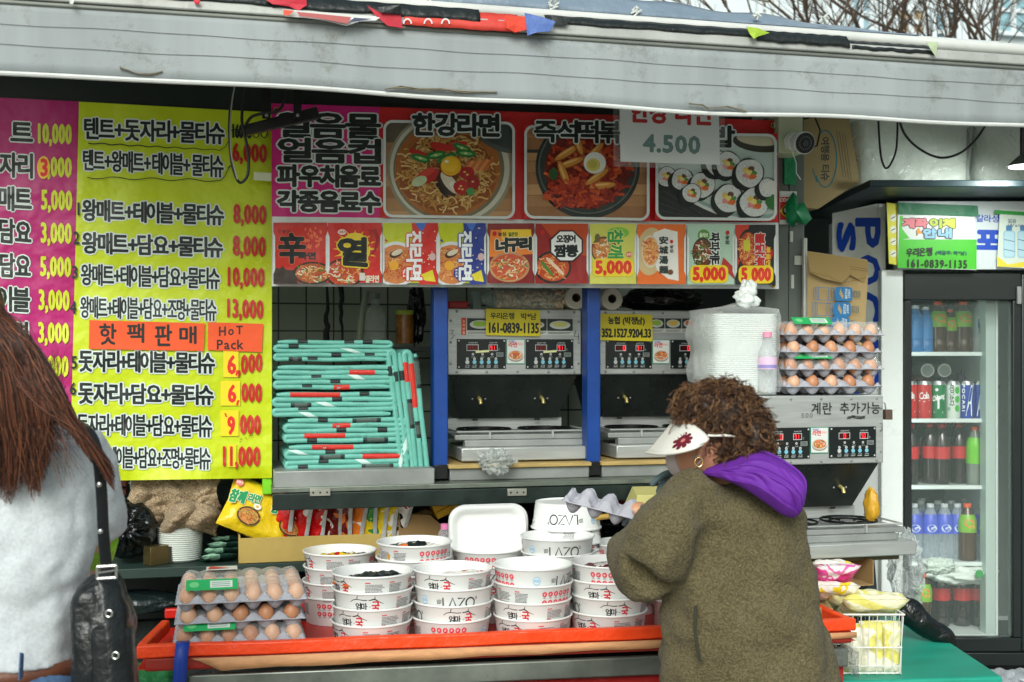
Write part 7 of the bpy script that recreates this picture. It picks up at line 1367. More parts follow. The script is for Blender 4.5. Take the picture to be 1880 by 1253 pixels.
g = GC(); a, b = C3(1490, 1100, 3.36), C3(1640, 1125, 3.36); g.box(a[0], 3.36, ZTT + .001, C3(1530, 0, 3.36)[0], 3.5, C3(0, 1105, 3.4)[2] - .01, CARDI); tag(g.build('pack_riser', bevel=.002), 'low carton under the snack packs beside the wire basket', 'box')
g = GC(); gp = C3(1563, 1180, 3.285); g.grid(lambda u, v: (gp[0] - .03 + .05 * u, 3.282 - .004 * math.sin(u * 9 + v * 4), gp[2] - .085 + .07 * v + .01 * math.sin(u * 5)), 10, 10, clearmat('grey_clear_film', (120, 124, 130), .35, .1, 1, 60)); tag(g.build('loose_film'), 'scrap of clear film caught on the wire basket front', 'film')
# ---- bottled water pack
wp = thing('water_pack', 'shrink wrapped pack of water bottles on the ground by the fridge', 'bottle pack', tuple(TC @ Vector((1.75, 4.0, 0)))); g = GC(); zt_ = C3(0, 1215, 4.2)[2]
for i in range(5):
    for j in range(4):
        x, y = C3(1790, 0, 4.2)[0] + i * .068, 3.86 + j * .068; g.lathe((x, y, zt_ - .22), [(0, 0), (.032, .002), (.033, .02), (.033, .15), (.028, .17), (.014, .205), (.013, .215), (.013, .222), (0, .223)], 14, clearmat('pack_bottle', (206, 214, 222), .38, .08, .3, 40))
g.build('bottles', wp, angle=60); g = GC(); x0, x1 = C3(1790, 0, 4.2)[0] - .04, C3(1790, 0, 4.2)[0] + .312
g.grid(lambda u, v: (x0 + (x1 - x0) * u, 3.82 + .29 * v, zt_ - .004 + .008 * math.sin(u * 31) * math.sin(v * 26)), 40, 30, clearmat('shrink_film', (214, 220, 226), .25, .1, .7, 30)); g.box(x0 + .09, 3.9, zt_ + .006, x0 + .16, 3.95, zt_ + .0065, M('barcode_label', (224, 226, 226), .4)); g.build('shrink_film', wp)
g = GC(); g.box(x0, 3.82, 0, x1, 4.12, zt_ - .222, M('grey_crate', (90, 96, 96), .6)); tag(g.build('grey_crate', bevel=.005), 'grey crate under the water bottle pack by the fridge', 'crate')
# ================================================================ PEOPLE
def TW(p): return TC @ Vector(p)
def remesh(o, vs, sm=4):
    md = o.modifiers.new('union', 'REMESH'); md.mode = 'VOXEL'; md.voxel_size = vs; md.use_smooth_shade = True
    if sm: md = o.modifiers.new('soft', 'SMOOTH'); md.iterations = sm; md.factor = .5
    return o
def ringpx(py, xl, xr, d, ry, n=32, e=2.3, tilt=0, sh=0):
    a, b = C3(xl, py, d), C3(xr, py, d); cx = (a[0] + b[0]) / 2; rx = (b[0] - a[0]) / 2; pts = []
    for i in range(n):
        t = 2 * PI * i / n; c_, s_ = math.cos(t), math.sin(t); k = (abs(c_) ** e + abs(s_) ** e) ** (-1 / e); pts.append((cx + rx * c_ * k, d + ry * s_ * k + sh, a[2] + tilt * rx * c_ * k))
    return pts
SKIN = M('skin', (196, 140, 108), .5, var=.05, vs=30); SKIN.node_tree.nodes['Principled BSDF'].inputs['Subsurface Weight'].default_value = .08
WD_ = 2.75
w1 = thing('person', 'person with curly brown hair, floral visor and purple hood over olive fleece coat', 'person', tuple(TW((C3(1370, 0, WD_)[0], WD_, 0))))
# body: one continuous surface
g = GC()
def hv(d):
    s = 1
    return s
hc = C3(1303, 800, 2.80); g.sphere(hc, .082, .088, .108, SKIN, 28, 20)
g.sphere(C3(1282, 838, 2.79), .055, .060, .058, SKIN, 20, 14)                      # jaw
g.sphere(C3(1240, 822, 2.86), .014, .013, .018, SKIN, 12, 8); g.sphere(C3(1258, 795, 2.84), .03, .04, .02, SKIN, 12, 8)   # nose, brow
g.sphere(C3(1284, 832, 2.715), .008, .012, .020, SKIN, 12, 10); g.sphere(C3(1288, 824, 2.712), .006, .012, .012, SKIN, 12, 8)  # ear
g.tube([C3(1310, 830, 2.80), C3(1330, 880, 2.79), C3(1350, 930, 2.78)], .055, 18, SKIN, rs=[.055, .058, .085])
g.loft([ringpx(900, 1300, 1420, 2.78, .07), ringpx(960, 1262, 1450, 2.78, .09), ringpx(1080, 1262, 1460, 2.78, .10), ringpx(1200, 1275, 1470, 2.78, .10), ringpx(1330, 1265, 1490, 2.78, .11), ringpx(1400, 1270, 1490, 2.78, .10)], SKIN)
for sx in (-1, 1):
    x = C3(1378, 0, 2.78)[0] + sx * .085; g.tube([(x, 2.78, .62), (x, 2.77, .42), (x + .01 * sx, 2.80, .09)], .07, 14, SKIN, rs=[.085, .058, .042]); g.tube([(x + .01 * sx, 2.82, .05), (x - .02, 2.90, .035)], .04, 12, SKIN, rs=[.042, .034])
g.tube([C3(1300, 935, 2.76), C3(1240, 985, 2.70), C3(1192, 1045, 2.71)], .04, 14, SKIN, rs=[.05, .044, .036]); g.tube([C3(1192, 1045, 2.71), C3(1172, 1000, 2.84), C3(1178, 958, 2.93)], .034, 14, SKIN, rs=[.036, .032, .024])
g.tube([C3(1400, 935, 2.86), C3(1350, 960, 2.98), C3(1318, 900, 3.0)], .04, 14, SKIN, rs=[.05, .04, .03]); g.tube([C3(1318, 900, 3.0), C3(1285, 880, 2.98)], .028, 12, SKIN, rs=[.03, .024])
o = g.build('body', w1, angle=180); remesh(o, .008, 5)
# face: eyes, mouth, under the visor and mask
EYW = M('eye_white', (225, 220, 212), .2); EYD = M('eye_iris', (40, 26, 20), .15)
for x, y, d in ((1247, 806, 2.835), (1237, 806, 2.895)):
    e = g = GC(); c_ = C3(x, y, d); g.sphere(c_, .010, .010, .009, EYW, 12, 8); g.sphere((c_[0] - .005, c_[1] + .003, c_[2]), .006, .006, .006, EYD, 10, 6); g.build('eye', w1)
g = GC(); g.sphere(C3(1252, 850, 2.84), .012, .022, .006, M('lips', (170, 90, 84), .45), 12, 8); g.build('mouth', w1)
g = GC(); MSK = M('face_mask', (206, 196, 196), .8, bump=.1, bs=50)
g.sphere(C3(1258, 846, 2.835), .046, .062, .044, MSK, 24, 16, fn=lambda d: 1 if d.x < .5 else .8); g.tube([C3(1262, 838, 2.775), C3(1270, 842, 2.735), C3(1284, 836, 2.707)], .0016, 6, MSK); g.tube([C3(1264, 866, 2.775), C3(1275, 862, 2.735), C3(1286, 846, 2.707)], .0016, 6, MSK); g.build('face_mask', w1)
ec = C3(1283, 849, 2.700); g = GC(); g.tube([(ec[0] + .0088 * math.cos(i * PI / 10), ec[1], ec[2] + .0105 * math.sin(i * PI / 10)) for i in range(21)], .0017, 8, M('gold_hoop', (226, 190, 130), .25, .9), caps=False); g.build('earring', w1)
# coat
FLM = fleece('olive_fleece', (114, 105, 78), (84, 77, 56), 190); g = GC()
g.loft([ringpx(872, 1312, 1392, 2.79, .05), ringpx(884, 1285, 1420, 2.79, .085), ringpx(905, 1258, 1450, 2.78, .115), ringpx(940, 1238, 1470, 2.77, .13), ringpx(1000, 1224, 1481, 2.76, .14), ringpx(1080, 1218, 1496, 2.75, .15), ringpx(1160, 1214, 1517, 2.75, .16), ringpx(1253, 1211, 1541, 2.75, .17), ringpx(1400, 1212, 1556, 2.75, .175), ringpx(1440, 1214, 1556, 2.75, .172)], FLM)
g.tube(smooth([C3(1300, 930, 2.74), C3(1262, 945, 2.70), C3(1222, 992, 2.66), C3(1194, 1038, 2.66)], 4), .08, 22, FLM, rs=[.082, .084, .085, .085, .084, .083, .083, .083, .082, .080, .078, .076, .074])
g.tube(smooth([C3(1194, 1038, 2.66), C3(1176, 1046, 2.72), C3(1168, 1015, 2.80), C3(1172, 982, 2.88)], 4), .07, 22, FLM, rs=[.074, .074, .074, .073, .073, .072, .070, .068, .065, .062, .058, .055, .052])
g.tube(smooth([C3(1420, 930, 2.86), C3(1360, 950, 2.98), C3(1322, 905, 3.0), C3(1300, 888, 2.98)], 4), .06, 18, FLM, rs=[.08, .078, .074, .07, .066, .062, .06, .056, .052, .048, .044, .042, .04])
o = g.build('coat', w1, angle=180); remesh(o, .009, 14)
tx2 = bpy.data.textures.new('coat_folds', 'CLOUDS'); tx2.noise_scale = .085; tx2.noise_depth = 1; md = o.modifiers.new('folds', 'DISPLACE'); md.texture = tx2; md.strength = .042; md.mid_level = .5; md.texture_coords = 'GLOBAL'
tx3 = bpy.data.textures.new('fleece_tufts', 'CLOUDS'); tx3.noise_scale = .007; md = o.modifiers.new('tufts', 'DISPLACE'); md.texture = tx3; md.strength = .003; md.mid_level = .5; md.texture_coords = 'GLOBAL'
g = GC(); SE = M('pocket_seam', (50, 50, 38), .9); g.tube(smooth([C3(1278, 1112, 2.600), C3(1276, 1150, 2.595), C3(1280, 1190, 2.592), C3(1286, 1214, 2.592)]), .0035, 8, SE); g.build('pocket_seam', w1)
# hood
HM = M('purple_nylon', (98, 30, 146), .72, var=.08, vs=6, bump=.25, bs=18); g = GC()
LO = smooth([C3(1283, 870, 2.715), C3(1318, 876, 2.67), C3(1360, 893, 2.625), C3(1405, 922, 2.60), C3(1436, 944, 2.60), C3(1456, 950, 2.61)], 8)
UP = smooth([C3(1298, 860, 2.75), C3(1340, 842, 2.735), C3(1385, 829, 2.72), C3(1432, 846, 2.69), C3(1474, 882, 2.65), C3(1472, 930, 2.62)], 8)
def hood_s(u, v):
    k = (len(LO) - 1) * u; i = min(int(k), len(LO) - 2); f = k - i; a = LO[i].lerp(LO[i + 1], f); b = UP[i].lerp(UP[i + 1], f); p = a.lerp(b, v); env = math.sin(PI * min(1, v * 1.02)) ** .55 * math.sin(PI * min(1, .06 + u * .92)) ** .5
    w_ = v * 3.3 - u * 1.1 + .35 * mnoise.noise(Vector((u * 3, v * 2, 0))); saw = w_ - math.floor(w_); rd = (saw ** 1.6) if saw < .86 else (1 - saw) / .14 * .78
    w2_ = v * 7 + u * 5 + mnoise.noise(Vector((u * 5, v * 5, 7))) * 1.5; p.y -= env * (.048 + .024 * rd + .004 * abs(math.sin(w2_ * 2)) + .010 * mnoise.noise(Vector((u * 4, v * 4, 2)))); p.z += env * .007 * rd - .004 * math.sin(u * 7) * env
    return tuple(p)
g.grid(hood_s, 110, 80, HM); o = g.build('hood', w1, angle=180, solid=.004)
g = GC(); g.loft([[(p.x + .004 * math.cos(t_), p.y - .004 + .012 * math.sin(t_), p.z + .005 * math.cos(t_ + 1)) for t_ in [2 * PI * q / 10 for q in range(10)]] for p in UP[:]], HM); g.build('hood_rim', w1, angle=180)
g = GC(); g.loft([ringpx(866, 1292, 1420, 2.755, .075, 32, 2.2, .0), ringpx(856, 1305, 1425, 2.765, .075), ringpx(846, 1318, 1420, 2.77, .07)], HM, caps=False); g.build('collar', w1, angle=180, solid=.006)
g = GC(); ST = M('hood_stitching', (70, 16, 112), .5)
g.tube([Vector(hood_s(.06 + .9 * i / 30, .62)) - Vector((0, .003, 0)) for i in range(31)], .0011, 5, ST); g.build('stitched_seam', w1)
# visor
g = GC(); VM = M('white_visor_cloth', (226, 224, 214), .8, bump=.15, bs=60)
IN = smooth([C3(1302, 806, 2.675), C3(1294, 796, 2.68), C3(1276, 782, 2.72), C3(1256, 770, 2.79), C3(1243, 764, 2.86)], 6); OUT = smooth([C3(1290, 815, 2.66), C3(1272, 824, 2.655), C3(1240, 832, 2.68), C3(1208, 834, 2.74), C3(1187, 831, 2.84)], 6)
def vis(u, v, h=0):
    k = (len(IN) - 1) * u; i = min(int(k), len(IN) - 2); f = k - i; a = IN[i].lerp(IN[i + 1], f); b = OUT[i].lerp(OUT[i + 1], f); p = a.lerp(b, v); p.z += .005 * math.sin(PI * v) * (1 - abs(2 * u - 1)) ; p.y -= .010 * math.sin(PI * v) ; p.y -= h; return tuple(p)
g.grid(lambda u, v: vis(u, v), 36, 10, VM); g.build('visor_brim', w1, solid=.003)
g = GC(); g.tube([Vector(p) for p in OUT], .0035, 8, VM); g.build('visor_edge', w1)
g = GC(); c = CV(g, lambda a, b, h: vis(a, b, .006 + h), step=.00004, h0=0)
def flower(u, v, r, m, n=8, cm=None, asp=.75):
    for i in range(n): t = 2 * PI * i / n + .2; c.ell(u + r * .58 * math.cos(t) * asp, v + r * .58 * 1.9 * math.sin(t) * asp, r * .42, r * .20 * 1.9, m, 10, 0) if 0 else c.poly([(u + asp * (q * math.cos(t) - s_ * math.sin(t)), v + 2.1 * asp * (q * math.sin(t) + s_ * math.cos(t))) for q, s_ in ((.12 * r, 0), (.45 * r, .2 * r), (.85 * r, .2 * r), (r, 0), (.85 * r, -.2 * r), (.45 * r, -.2 * r))], m)
    if cm: c.ell(u, v, r * .16, r * .34, cm, 10)
flower(.52, .60, .19, K((110, 24, 44)), 9, K((214, 130, 110))); flower(.80, .22, .15, K((70, 84, 130)), 7); flower(.86, .82, .12, K((206, 110, 116)), 7)
g.build('visor_flowers', w1, smooth=False)
g = GC(); g.tube([C3(1300, 800, 2.70), C3(1330, 800, 2.69), C3(1370, 805, 2.74)], .012, 10, VM, flat=.3); g.build('visor_band', w1)
# curly hair
HC = [M('curl_hair', c_, .42) for c_ in ((70, 46, 30), (100, 68, 42), (132, 94, 60), (44, 30, 22), (150, 112, 74))]
random.seed(77); gs_ = [GC() for _ in range(1)]; g = gs_[0]
def curl(root, nrm_, L_, R_, m, rr=.0011):
    nrm_ = nrm_.normalized(); t1 = nrm_.orthogonal().normalized(); t2 = nrm_.cross(t1); ph = rnd(0, 6.28); w_ = rnd(8, 14); pts = []; dr = Vector((rnd(-.5, .5), rnd(-.5, .5), rnd(-.9, .1))); k = 9
    for i in range(k):
        u = i / (k - 1); p = root + nrm_ * (L_ * .55 * u) + dr * (L_ * .8 * u * u); a = ph + u * w_ * .62
        pts.append(p + (t1 * math.cos(a) + t2 * math.sin(a)) * R_ * min(1, u * 3))
    g.tube(pts, rr, 3, m, caps=False, rs=[rr * (1 - .5 * i / k) for i in range(k)])
els = [(Vector(C3(1326, 772, 2.79)), (.096, .10, .092), 1900), (Vector(C3(1352, 822, 2.77)), (.066, .074, .056), 900), (Vector(C3(1300, 745, 2.79)), (.075, .08, .055), 600), (Vector(C3(1380, 800, 2.76)), (.045, .07, .070), 400)]
for c_, r_, n_ in els:
    g.sphere(c_, r_[0] * .90, r_[1] * .90, r_[2] * .90, HC[3], 24, 16)
    for _ in range(n_):
        z = rnd(-1, 1); a = rnd(0, 2 * PI); s_ = math.sqrt(1 - z * z); d = Vector((s_ * math.cos(a), s_ * math.sin(a), z))
        if d.y > .5: continue
        p = c_ + Vector((d.x * r_[0], d.y * r_[1], d.z * r_[2])) * rnd(.86, 1.0)
        if p.x < C3(1268, 0, 2.79)[0] and p.z < C3(0, 790, 2.79)[2] : continue
        cl_ = random.choice(HC + HC[:3])
        L_, R_ = rnd(.020, .040), rnd(.0035, .0085); st_ = random.getstate()
        for q in range(4): random.setstate(st_); curl(p + Vector((.0018 * math.cos(q * 1.57), .0018 * q * .6, .0018 * math.sin(q * 1.57))), d, L_, R_, cl_ if q else HC[0], .0007)
for _ in range(26):
    c_, r_, _n = els[0]; a = rnd(.3, 2.8); d = Vector((math.cos(a), rnd(-.6, .1), math.sin(a))).normalized(); curl(c_ + Vector((d.x * r_[0], d.y * r_[1], d.z * r_[2])), d, rnd(.03, .05), .012, HC[2], .0005)
g.build('curly_hair', w1, angle=180)
# gloves
GLV = M('grey_knit_glove', (92, 110, 114), .9, var=.1, vs=30, bump=.6, bs=180)
def hand(palm, fingers, thumb, lab='glove', m=GLV, pr=(.022, .014)):
    g = GC(); g.tube(smooth([Vector(p) for p in palm], 4), pr[0], 16, m, rs=[pr[0] * .75] + [pr[0]] * (len(smooth([Vector(p) for p in palm], 4)) - 2) + [pr[0] * 1.0], flat=.75)
    for f_ in fingers + [thumb]:
        s_ = smooth([Vector(p) for p in f_], 4); k = len(s_); g.tube(s_, .009, 12, m, rs=[.0098 - .0028 * i / (k - 1) for i in range(k)]); g.sphere(s_[-1], .0070, m=m, n=12, k=8)
    o = g.build(lab, w1, angle=180); remesh(o, .0026, 2); return o
# raised hand, fingers drooping to the left
hand([C3(1300, 884, 2.98), C3(1272, 874, 2.95), C3(1248, 872, 2.93)],
     [[C3(1252, 868, 2.915), C3(1225, 870, 2.90), C3(1207, 880, 2.89), C3(1198, 889, 2.89)], [C3(1248, 872, 2.93), C3(1226, 878, 2.92), C3(1214, 892, 2.91), C3(1209, 903, 2.91)], [C3(1250, 876, 2.945), C3(1234, 884, 2.945), C3(1226, 896, 2.94), C3(1222, 907, 2.94)], [C3(1256, 878, 2.965), C3(1242, 886, 2.97), C3(1236, 896, 2.97), C3(1234, 904, 2.97)]],
     [C3(1275, 874, 2.93), C3(1258, 884, 2.90), C3(1246, 892, 2.885), C3(1238, 896, 2.88)])
# lower hand holding the carton
hand([C3(1174, 982, 2.90), C3(1180, 965, 2.935), C3(1180, 955, 2.955)],
     [[C3(1168, 958, 2.95), C3(1158, 952, 2.975), C3(1150, 956, 3.0), C3(1146, 962, 3.01)], [C3(1176, 955, 2.96), C3(1168, 950, 2.99), C3(1160, 954, 3.015), C3(1156, 960, 3.02)], [C3(1186, 955, 2.965), C3(1184, 951, 2.995), C3(1178, 956, 3.02), C3(1174, 962, 3.025)], [C3(1196, 957, 2.965), C3(1198, 954, 2.99), C3(1195, 959, 3.01), C3(1192, 964, 3.015)]],
     [C3(1186, 968, 2.925), C3(1186, 950, 2.915), C3(1182, 938, 2.93), C3(1180, 931, 2.945)], pr=(.021, .014))
# carton in the hand
g = GC(); A0, A1 = Vector(C3(1032, 914, 2.99)), Vector(C3(1232, 966, 2.93)); ax = (A1 - A0); Lc = ax.length; ax.normalize(); ay = Vector((.15, 1, .12)).normalized(); ay = (ay - ax * ay.dot(ax)).normalized(); az_ = ax.cross(ay)
ncx = 5; pc_ = Lc / ncx
g.grid(lambda u, v: tuple(A0 + ax * (Lc * u) + ay * (pc_ * 2 * v) + az_ * ((tray_z(u, v, ncx, 2) - .030) * 1.3)), 70, 28, PULP)
o = g.build('egg_carton', solid=.002, angle=75); tag(o, 'torn strip of grey pulp egg carton held in the gloved hand', 'egg tray')
for i, (x, y, d) in enumerate(((1170, 938, 3.00), (1204, 948, 2.985))):
    p = TW(C3(x, y, d)); egg(tuple(p), ['brown egg left of two in the hand held carton', 'brown egg right of two in the hand held carton'][i], (.3, 1.2, .4)); 
# ================================================================ second person (back view, left edge)
D2 = 2.15
w2 = thing('person', 'person with long auburn hair and light grey knit top seen from behind', 'person', tuple(TW((C3(-10, 0, D2)[0], D2, 0))))
SK2 = M('fair_skin', (222, 178, 150), .5); g = GC(); hcx = C3(-84, 588, 2.15)
g.sphere(hcx, .075, .092, .108, SK2, 28, 20); g.sphere(C3(-88, 638, 2.20), .055, .06, .06, SK2, 20, 14); g.sphere(C3(-88, 603, 2.245), .012, .018, .016, SK2, 10, 8)
for s in (-1, 1): g.sphere((hcx[0] + s * .076, hcx[1] + .005, hcx[2] - .01), .008, .018, .026, SK2, 10, 8)
g.tube([C3(-80, 640, 2.15), C3(-55, 730, 2.15), C3(-35, 780, 2.16)], .05, 18, SK2, rs=[.05, .05, .08])
g.loft([ringpx(770, -110, 60, D2, .06), ringpx(850, -165, 150, D2, .085), ringpx(980, -155, 150, D2, .095), ringpx(1120, -140, 118, D2, .085), ringpx(1210, -160, 125, D2, .09), ringpx(1330, -175, 150, D2, .11), ringpx(1420, -180, 155, D2, .11)], SK2)
for s, xx in ((-1, -95), (1, 70)):
    x = C3(xx, 0, D2)[0]; g.tube([(x, D2, .78), (x, D2, .46), (x, D2 + .02, .09)], .08, 14, SK2, rs=[.095, .062, .042]); g.tube([(x, D2 + .02, .05), (x, D2 + .14, .035)], .04, 12, SK2, rs=[.042, .032])
g.tube([C3(140, 820, 2.16), C3(168, 920, 2.20), C3(172, 985, 2.24)], .04, 14, SK2, rs=[.05, .040, .036]); g.tube([C3(172, 985, 2.24), C3(170, 1030, 2.34), C3(150, 1065, 2.46)], .034, 14, SK2, rs=[.036, .032, .024])
g.tube([C3(-160, 830, 2.16), C3(-190, 950, 2.2), C3(-150, 1060, 2.36)], .04, 14, SK2, rs=[.05, .040, .026])
for k in range(4): g.tube(smooth([C3(150 - k * 6, 1065 + k * 3, 2.46 + k * .012), C3(140 - k * 5, 1078 + k * 3, 2.50 + k * .012), C3(128 - k * 4, 1082 + k * 3, 2.51 + k * .012)], 3), .008, 10, SK2)
g.tube(smooth([C3(156, 1062, 2.45), C3(158, 1078, 2.47), C3(150, 1088, 2.50)], 3), .009, 10, SK2)
o = g.build('body', w2, angle=180); remesh(o, .008, 4)
for s in (-1, 1):
    g = GC(); e_ = (hcx[0] + s * .03, hcx[1] + .085, hcx[2]); g.sphere(e_, .011, .010, .009, EYW, 10, 8); g.sphere((e_[0], e_[1] + .006, e_[2]), .006, .005, .006, EYD, 8, 6); g.build('eye', w2)
g = GC(); g.sphere((hcx[0], hcx[1] + .088, hcx[2] - .06), .022, .008, .006, M('lips2', (190, 96, 96), .4), 10, 8); g.build('mouth', w2)
KN = M('heather_grey_knit', (196, 202, 206), .9, var=.14, vs=150, bump=.25, bs=220, sheen=.2); g = GC()
g.loft([ringpx(735, -80, 22, D2, .055), ringpx(760, -120, 92, D2, .075), ringpx(790, -165, 145, D2, .088), ringpx(830, -185, 168, D2, .10), ringpx(900, -192, 182, D2, .108), ringpx(960, -190, 181, D2, .11), ringpx(1020, -184, 170, D2, .108), ringpx(1090, -176, 150, D2, .10), ringpx(1150, -170, 140, D2, .098), ringpx(1190, -168, 137, D2, .103), ringpx(1212, -168, 138, D2, .108)], KN)
g.tube(smooth([C3(132, 815, 2.15), C3(160, 860, 2.17), C3(182, 930, 2.20), C3(190, 975, 2.24)], 4), .05, 18, KN, rs=[.055, .055, .054, .052, .05, .05, .048, .046, .045, .044, .043, .042, .041])
g.tube(smooth([C3(-150, 815, 2.15), C3(-190, 860, 2.17), C3(-210, 960, 2.20)], 4), .05, 18, KN)
o = g.build('knit_top', w2, angle=180); remesh(o, .008, 4); tx5 = bpy.data.textures.new('knit_folds', 'CLOUDS'); tx5.noise_scale = .07; md = o.modifiers.new('f', 'DISPLACE'); md.texture = tx5; md.strength = .020; md.mid_level = .5; md.texture_coords = 'GLOBAL'


DN = M('blue_denim', (74, 104, 142), .85, var=.3, vs=60, bump=.3, bs=200); g = GC(); g.loft([ringpx(1204, -166, 133, D2, .094), ringpx(1240, -176, 146, D2, .105), ringpx(1330, -186, 158, D2, .12), ringpx(1420, -190, 160, D2, .12)], DN)
for s, xx in ((-1, -98), (1, 72)): x = C3(xx, 0, D2)[0]; g.tube([(x, D2, .80), (x, D2, .46), (x, D2 + .01, .10)], .09, 16, DN, rs=[.105, .075, .06])
o = g.build('jeans', w2, angle=180); remesh(o, .01, 3)
LB = M('brown_leather', (104, 62, 44), .5, var=.15, bump=.2, bs=60); g = GC(); cxb = C3(-16, 0, D2)[0]; rb = C3(137, 0, D2)[0] - cxb
rings = []
for z_, o_ in ((C3(0, 1233, D2)[2], 0), (C3(0, 1206, D2)[2], -.004)): rings.append([(cxb + (rb + .006 + o_) * math.cos(t_), D2 + (.106 + o_) * math.sin(t_), z_) for t_ in [2 * PI * i / 48 for i in range(48)]])
g.loft(rings, LB, caps=False); g.build('belt', w2, solid=.004)
g = GC(); a = C3(38, 1245, D2 - .112); b = C3(40, 1200, D2 - .110); g.tube([a, C3(39, 1222, D2 - .118), b], .009, 10, DN, flat=.3); g.build('belt_loop', w2)
g = GC(); LIMEC = M('lime_cuff', (150, 206, 50), .7, bump=.3, bs=60); g.tube([C3(174, 988, 2.245), C3(172, 1012, 2.29)], .042, 18, LIMEC, rs=[.043, .040]); g.build('lime_cuff', w2)
# long hair
random.seed(31); H2 = [M('auburn_strand', c_, .38) for c_ in ((72, 42, 30), (98, 56, 38), (50, 29, 22), (128, 78, 54), (38, 24, 20))]; g = GC()
g.sphere((hcx[0], hcx[1] - .008, hcx[2] + .012), .086, .100, .108, H2[2], 28, 20, fn=lambda d: .9 if d.y > .55 and d.z < .45 else 1)
def strand(p0, pts, m, r): sm_ = smooth([p0] + pts, 4); k = len(sm_); g.tube(sm_, r, 3, m, caps=False, rs=[r * (1 - .65 * (i / (k - 1)) ** 2) for i in range(k)])
for _ in range(3800):
    a = rnd(-PI, 0) if random.random() < .85 else rnd(-PI, PI); el = rnd(.1, 1.2); p0 = Vector((hcx[0] + .086 * math.cos(a) * math.cos(el), hcx[1] - .01 + .098 * math.sin(a) * math.cos(el), hcx[2] + .012 + .106 * math.sin(el)))
    right = rnd(0, 1); u = rnd(0, 1) ** .8; dd_ = D2 - .10 - rnd(0, .035) - .02 * u
    flick = right < .27
    if flick:
        u = rnd(.0, 1); tip = (rnd(120, 212), 0); ty = 765 + (tip[0] - 120) * 1.25 + rnd(-22, 26) ; y1 = 640 + rnd(-20, 40)
        pts = [Vector(C3(-40 + 52 * u, 590 + rnd(-20, 20), dd_)), Vector(C3(10 + 60 * u, y1 + 15, dd_ - .01)), Vector(C3(62 + 50 * u, 730 + rnd(-18, 18) - 12 * u, dd_ - .015)), Vector(C3((tip[0] + 100) / 2 + 8, (ty + 765) / 2 - 10 + rnd(-8, 8), dd_ - .01)), Vector(C3(tip[0], min(ty, 905), dd_))]
    else:
        xe = -120 + 228 * u + rnd(-22, 22); ye = (905 if xe < 60 else 905 - (xe - 60) * 1.5) - abs(rnd(0, 1)) ** 2 * 190 + rnd(-20, 14) + 16 * math.sin(xe * .11); w_ = rnd(-8, 8)
        pts = [Vector(C3(-120 + 138 * u + rnd(-4, 4), 600 + rnd(-14, 14), dd_)), Vector(C3(-128 + 200 * u + w_, 695, dd_ - .01)), Vector(C3(-122 + 215 * u + w_ + 6 * math.sin(u * 25), 785, dd_ - .005)), Vector(C3(xe, ye, dd_ + .004))]
    strand(p0, pts, random.choice(H2[:4] + [H2[0], H2[2]]), rnd(.0006, .0014))
for _ in range(90):
    u = rnd(0, 1); d_ = D2 - .12 - rnd(0, .05); x0 = 20 + 70 * u; strand(Vector(C3(x0 - 40, 610 + rnd(-30, 30), d_ + .02)), [Vector(C3(x0 + rnd(-6, 10), 690 + rnd(-20, 20), d_)), Vector(C3(x0 + rnd(0, 45), 770 + rnd(-20, 20), d_)), Vector(C3(x0 + rnd(10, 90), 840 + rnd(-40, 60), d_))], random.choice(H2[:4]), .0006)
g.build('long_hair', w2, angle=180)
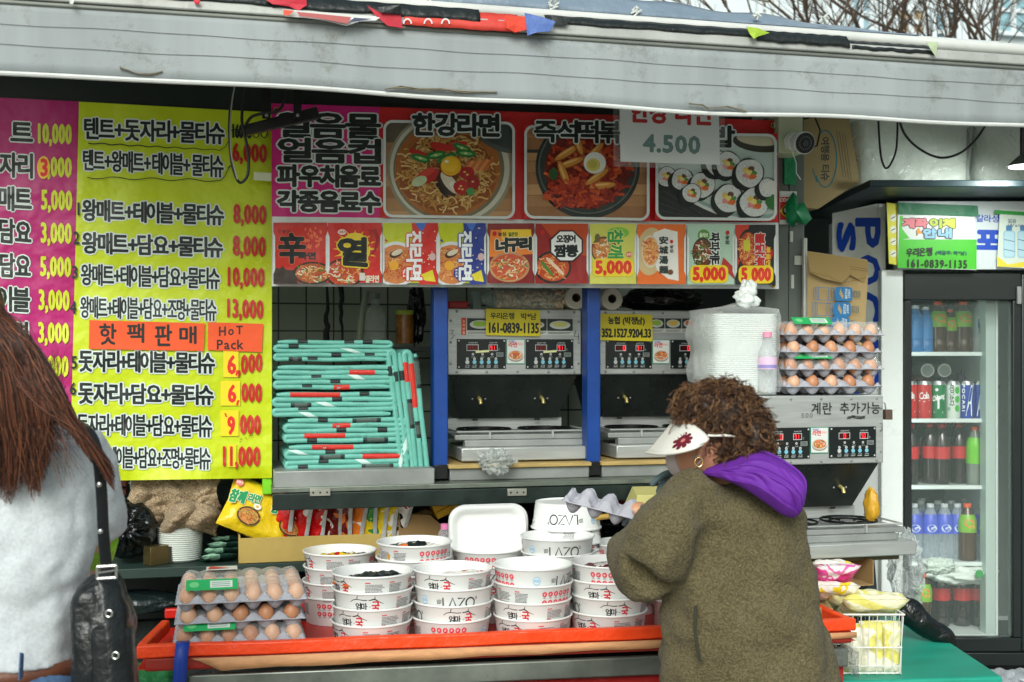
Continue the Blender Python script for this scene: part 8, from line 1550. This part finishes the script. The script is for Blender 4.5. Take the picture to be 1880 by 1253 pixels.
# handbag
hb = thing('handbag', 'black leather shoulder bag with studded strap hanging behind the grey top', 'handbag', tuple(TW(C3(200, 1150, 2.10)))); LE = M('black_leather', (22, 26, 28), .36, var=.3, vs=14, bump=.6, bs=40)
g = GC(); g.tube(smooth([C3(130, 770, 2.10), C3(160, 790, 2.02), C3(178, 830, 2.01), C3(186, 900, 2.02), C3(190, 980, 2.03), C3(196, 1050, 2.03)]), .0115, 10, LE, flat=.22); g.build('shoulder_strap', hb)
g = GC(); g.tube(smooth([C3(197, 1062, 2.02), C3(205, 1110, 2.005), C3(214, 1180, 1.995), C3(222, 1300, 1.99)]), .017, 12, LE, flat=.22); g.build('wide_strap', hb)
MET = M('nickel_stud', (180, 182, 178), .25, .9)
for x, y, d in ((182, 890, 1.998), (184, 976, 2.005)): g = GC(); g.sphere(C3(x, y, d), .0048, .003, .0048, MET, 12, 8); g.build('stud', hb)
for x, y in ((200, 1127), (212, 1204)): g = GC(); e_ = C3(x, y, 1.985); g.tube([(e_[0] + .0055 * math.cos(i * PI / 8), e_[1], e_[2] + .0055 * math.sin(i * PI / 8)) for i in range(17)], .0018, 8, MET, caps=False); g.build('eyelet', hb)
g = GC(); a = C3(196, 1052, 2.0); b = [(a[0] - .016, a[1], a[2] - .010), (a[0] + .016, a[1], a[2] - .008), (a[0] + .016, a[1], a[2] + .012), (a[0] - .016, a[1], a[2] + .010), (a[0] - .016, a[1], a[2] - .010)]
for i in range(4): g.tube([b[i], b[i + 1]], .0028, 8, MET)
g.tube([(a[0] - .014, a[1] - .001, a[2]), (a[0] + .012, a[1] - .001, a[2] + .004)], .0018, 6, MET); g.build('buckle', hb)
g = GC(); rings = []
for i, (y, xl, xr, ry) in enumerate(((1060, 165, 215, .02), (1075, 148, 222, .045), (1110, 138, 234, .055), (1170, 136, 243, .06), (1240, 140, 248, .062), (1320, 142, 250, .062), (1340, 150, 245, .05))): rings.append([(p[0], p[1], p[2] + .01 * mnoise.noise(Vector((p[0] * 12, y * .01, 0)))) for p in ringpx(y, xl, xr, 2.08, ry, 36, 3)])
g.loft(rings, LE); o = g.build('bag_body', hb, angle=80); md = o.modifiers.new('s', 'SUBSURF'); md.levels = md.render_levels = 2; tx6 = bpy.data.textures.new('leather_slouch', 'CLOUDS'); tx6.noise_scale = .045; md = o.modifiers.new('d', 'DISPLACE'); md.texture = tx6; md.strength = .022; md.mid_level = .5; md.texture_coords = 'GLOBAL'
g = GC(); rings = [ringpx(y, xl, xr, 2.025, .018, 24, 4) for y, xl, xr in ((1150, 176, 240), (1156, 170, 244), (1253, 172, 248), (1300, 174, 248))]; g.loft(rings, LE); g.build('front_pocket', hb, bevel=.004)
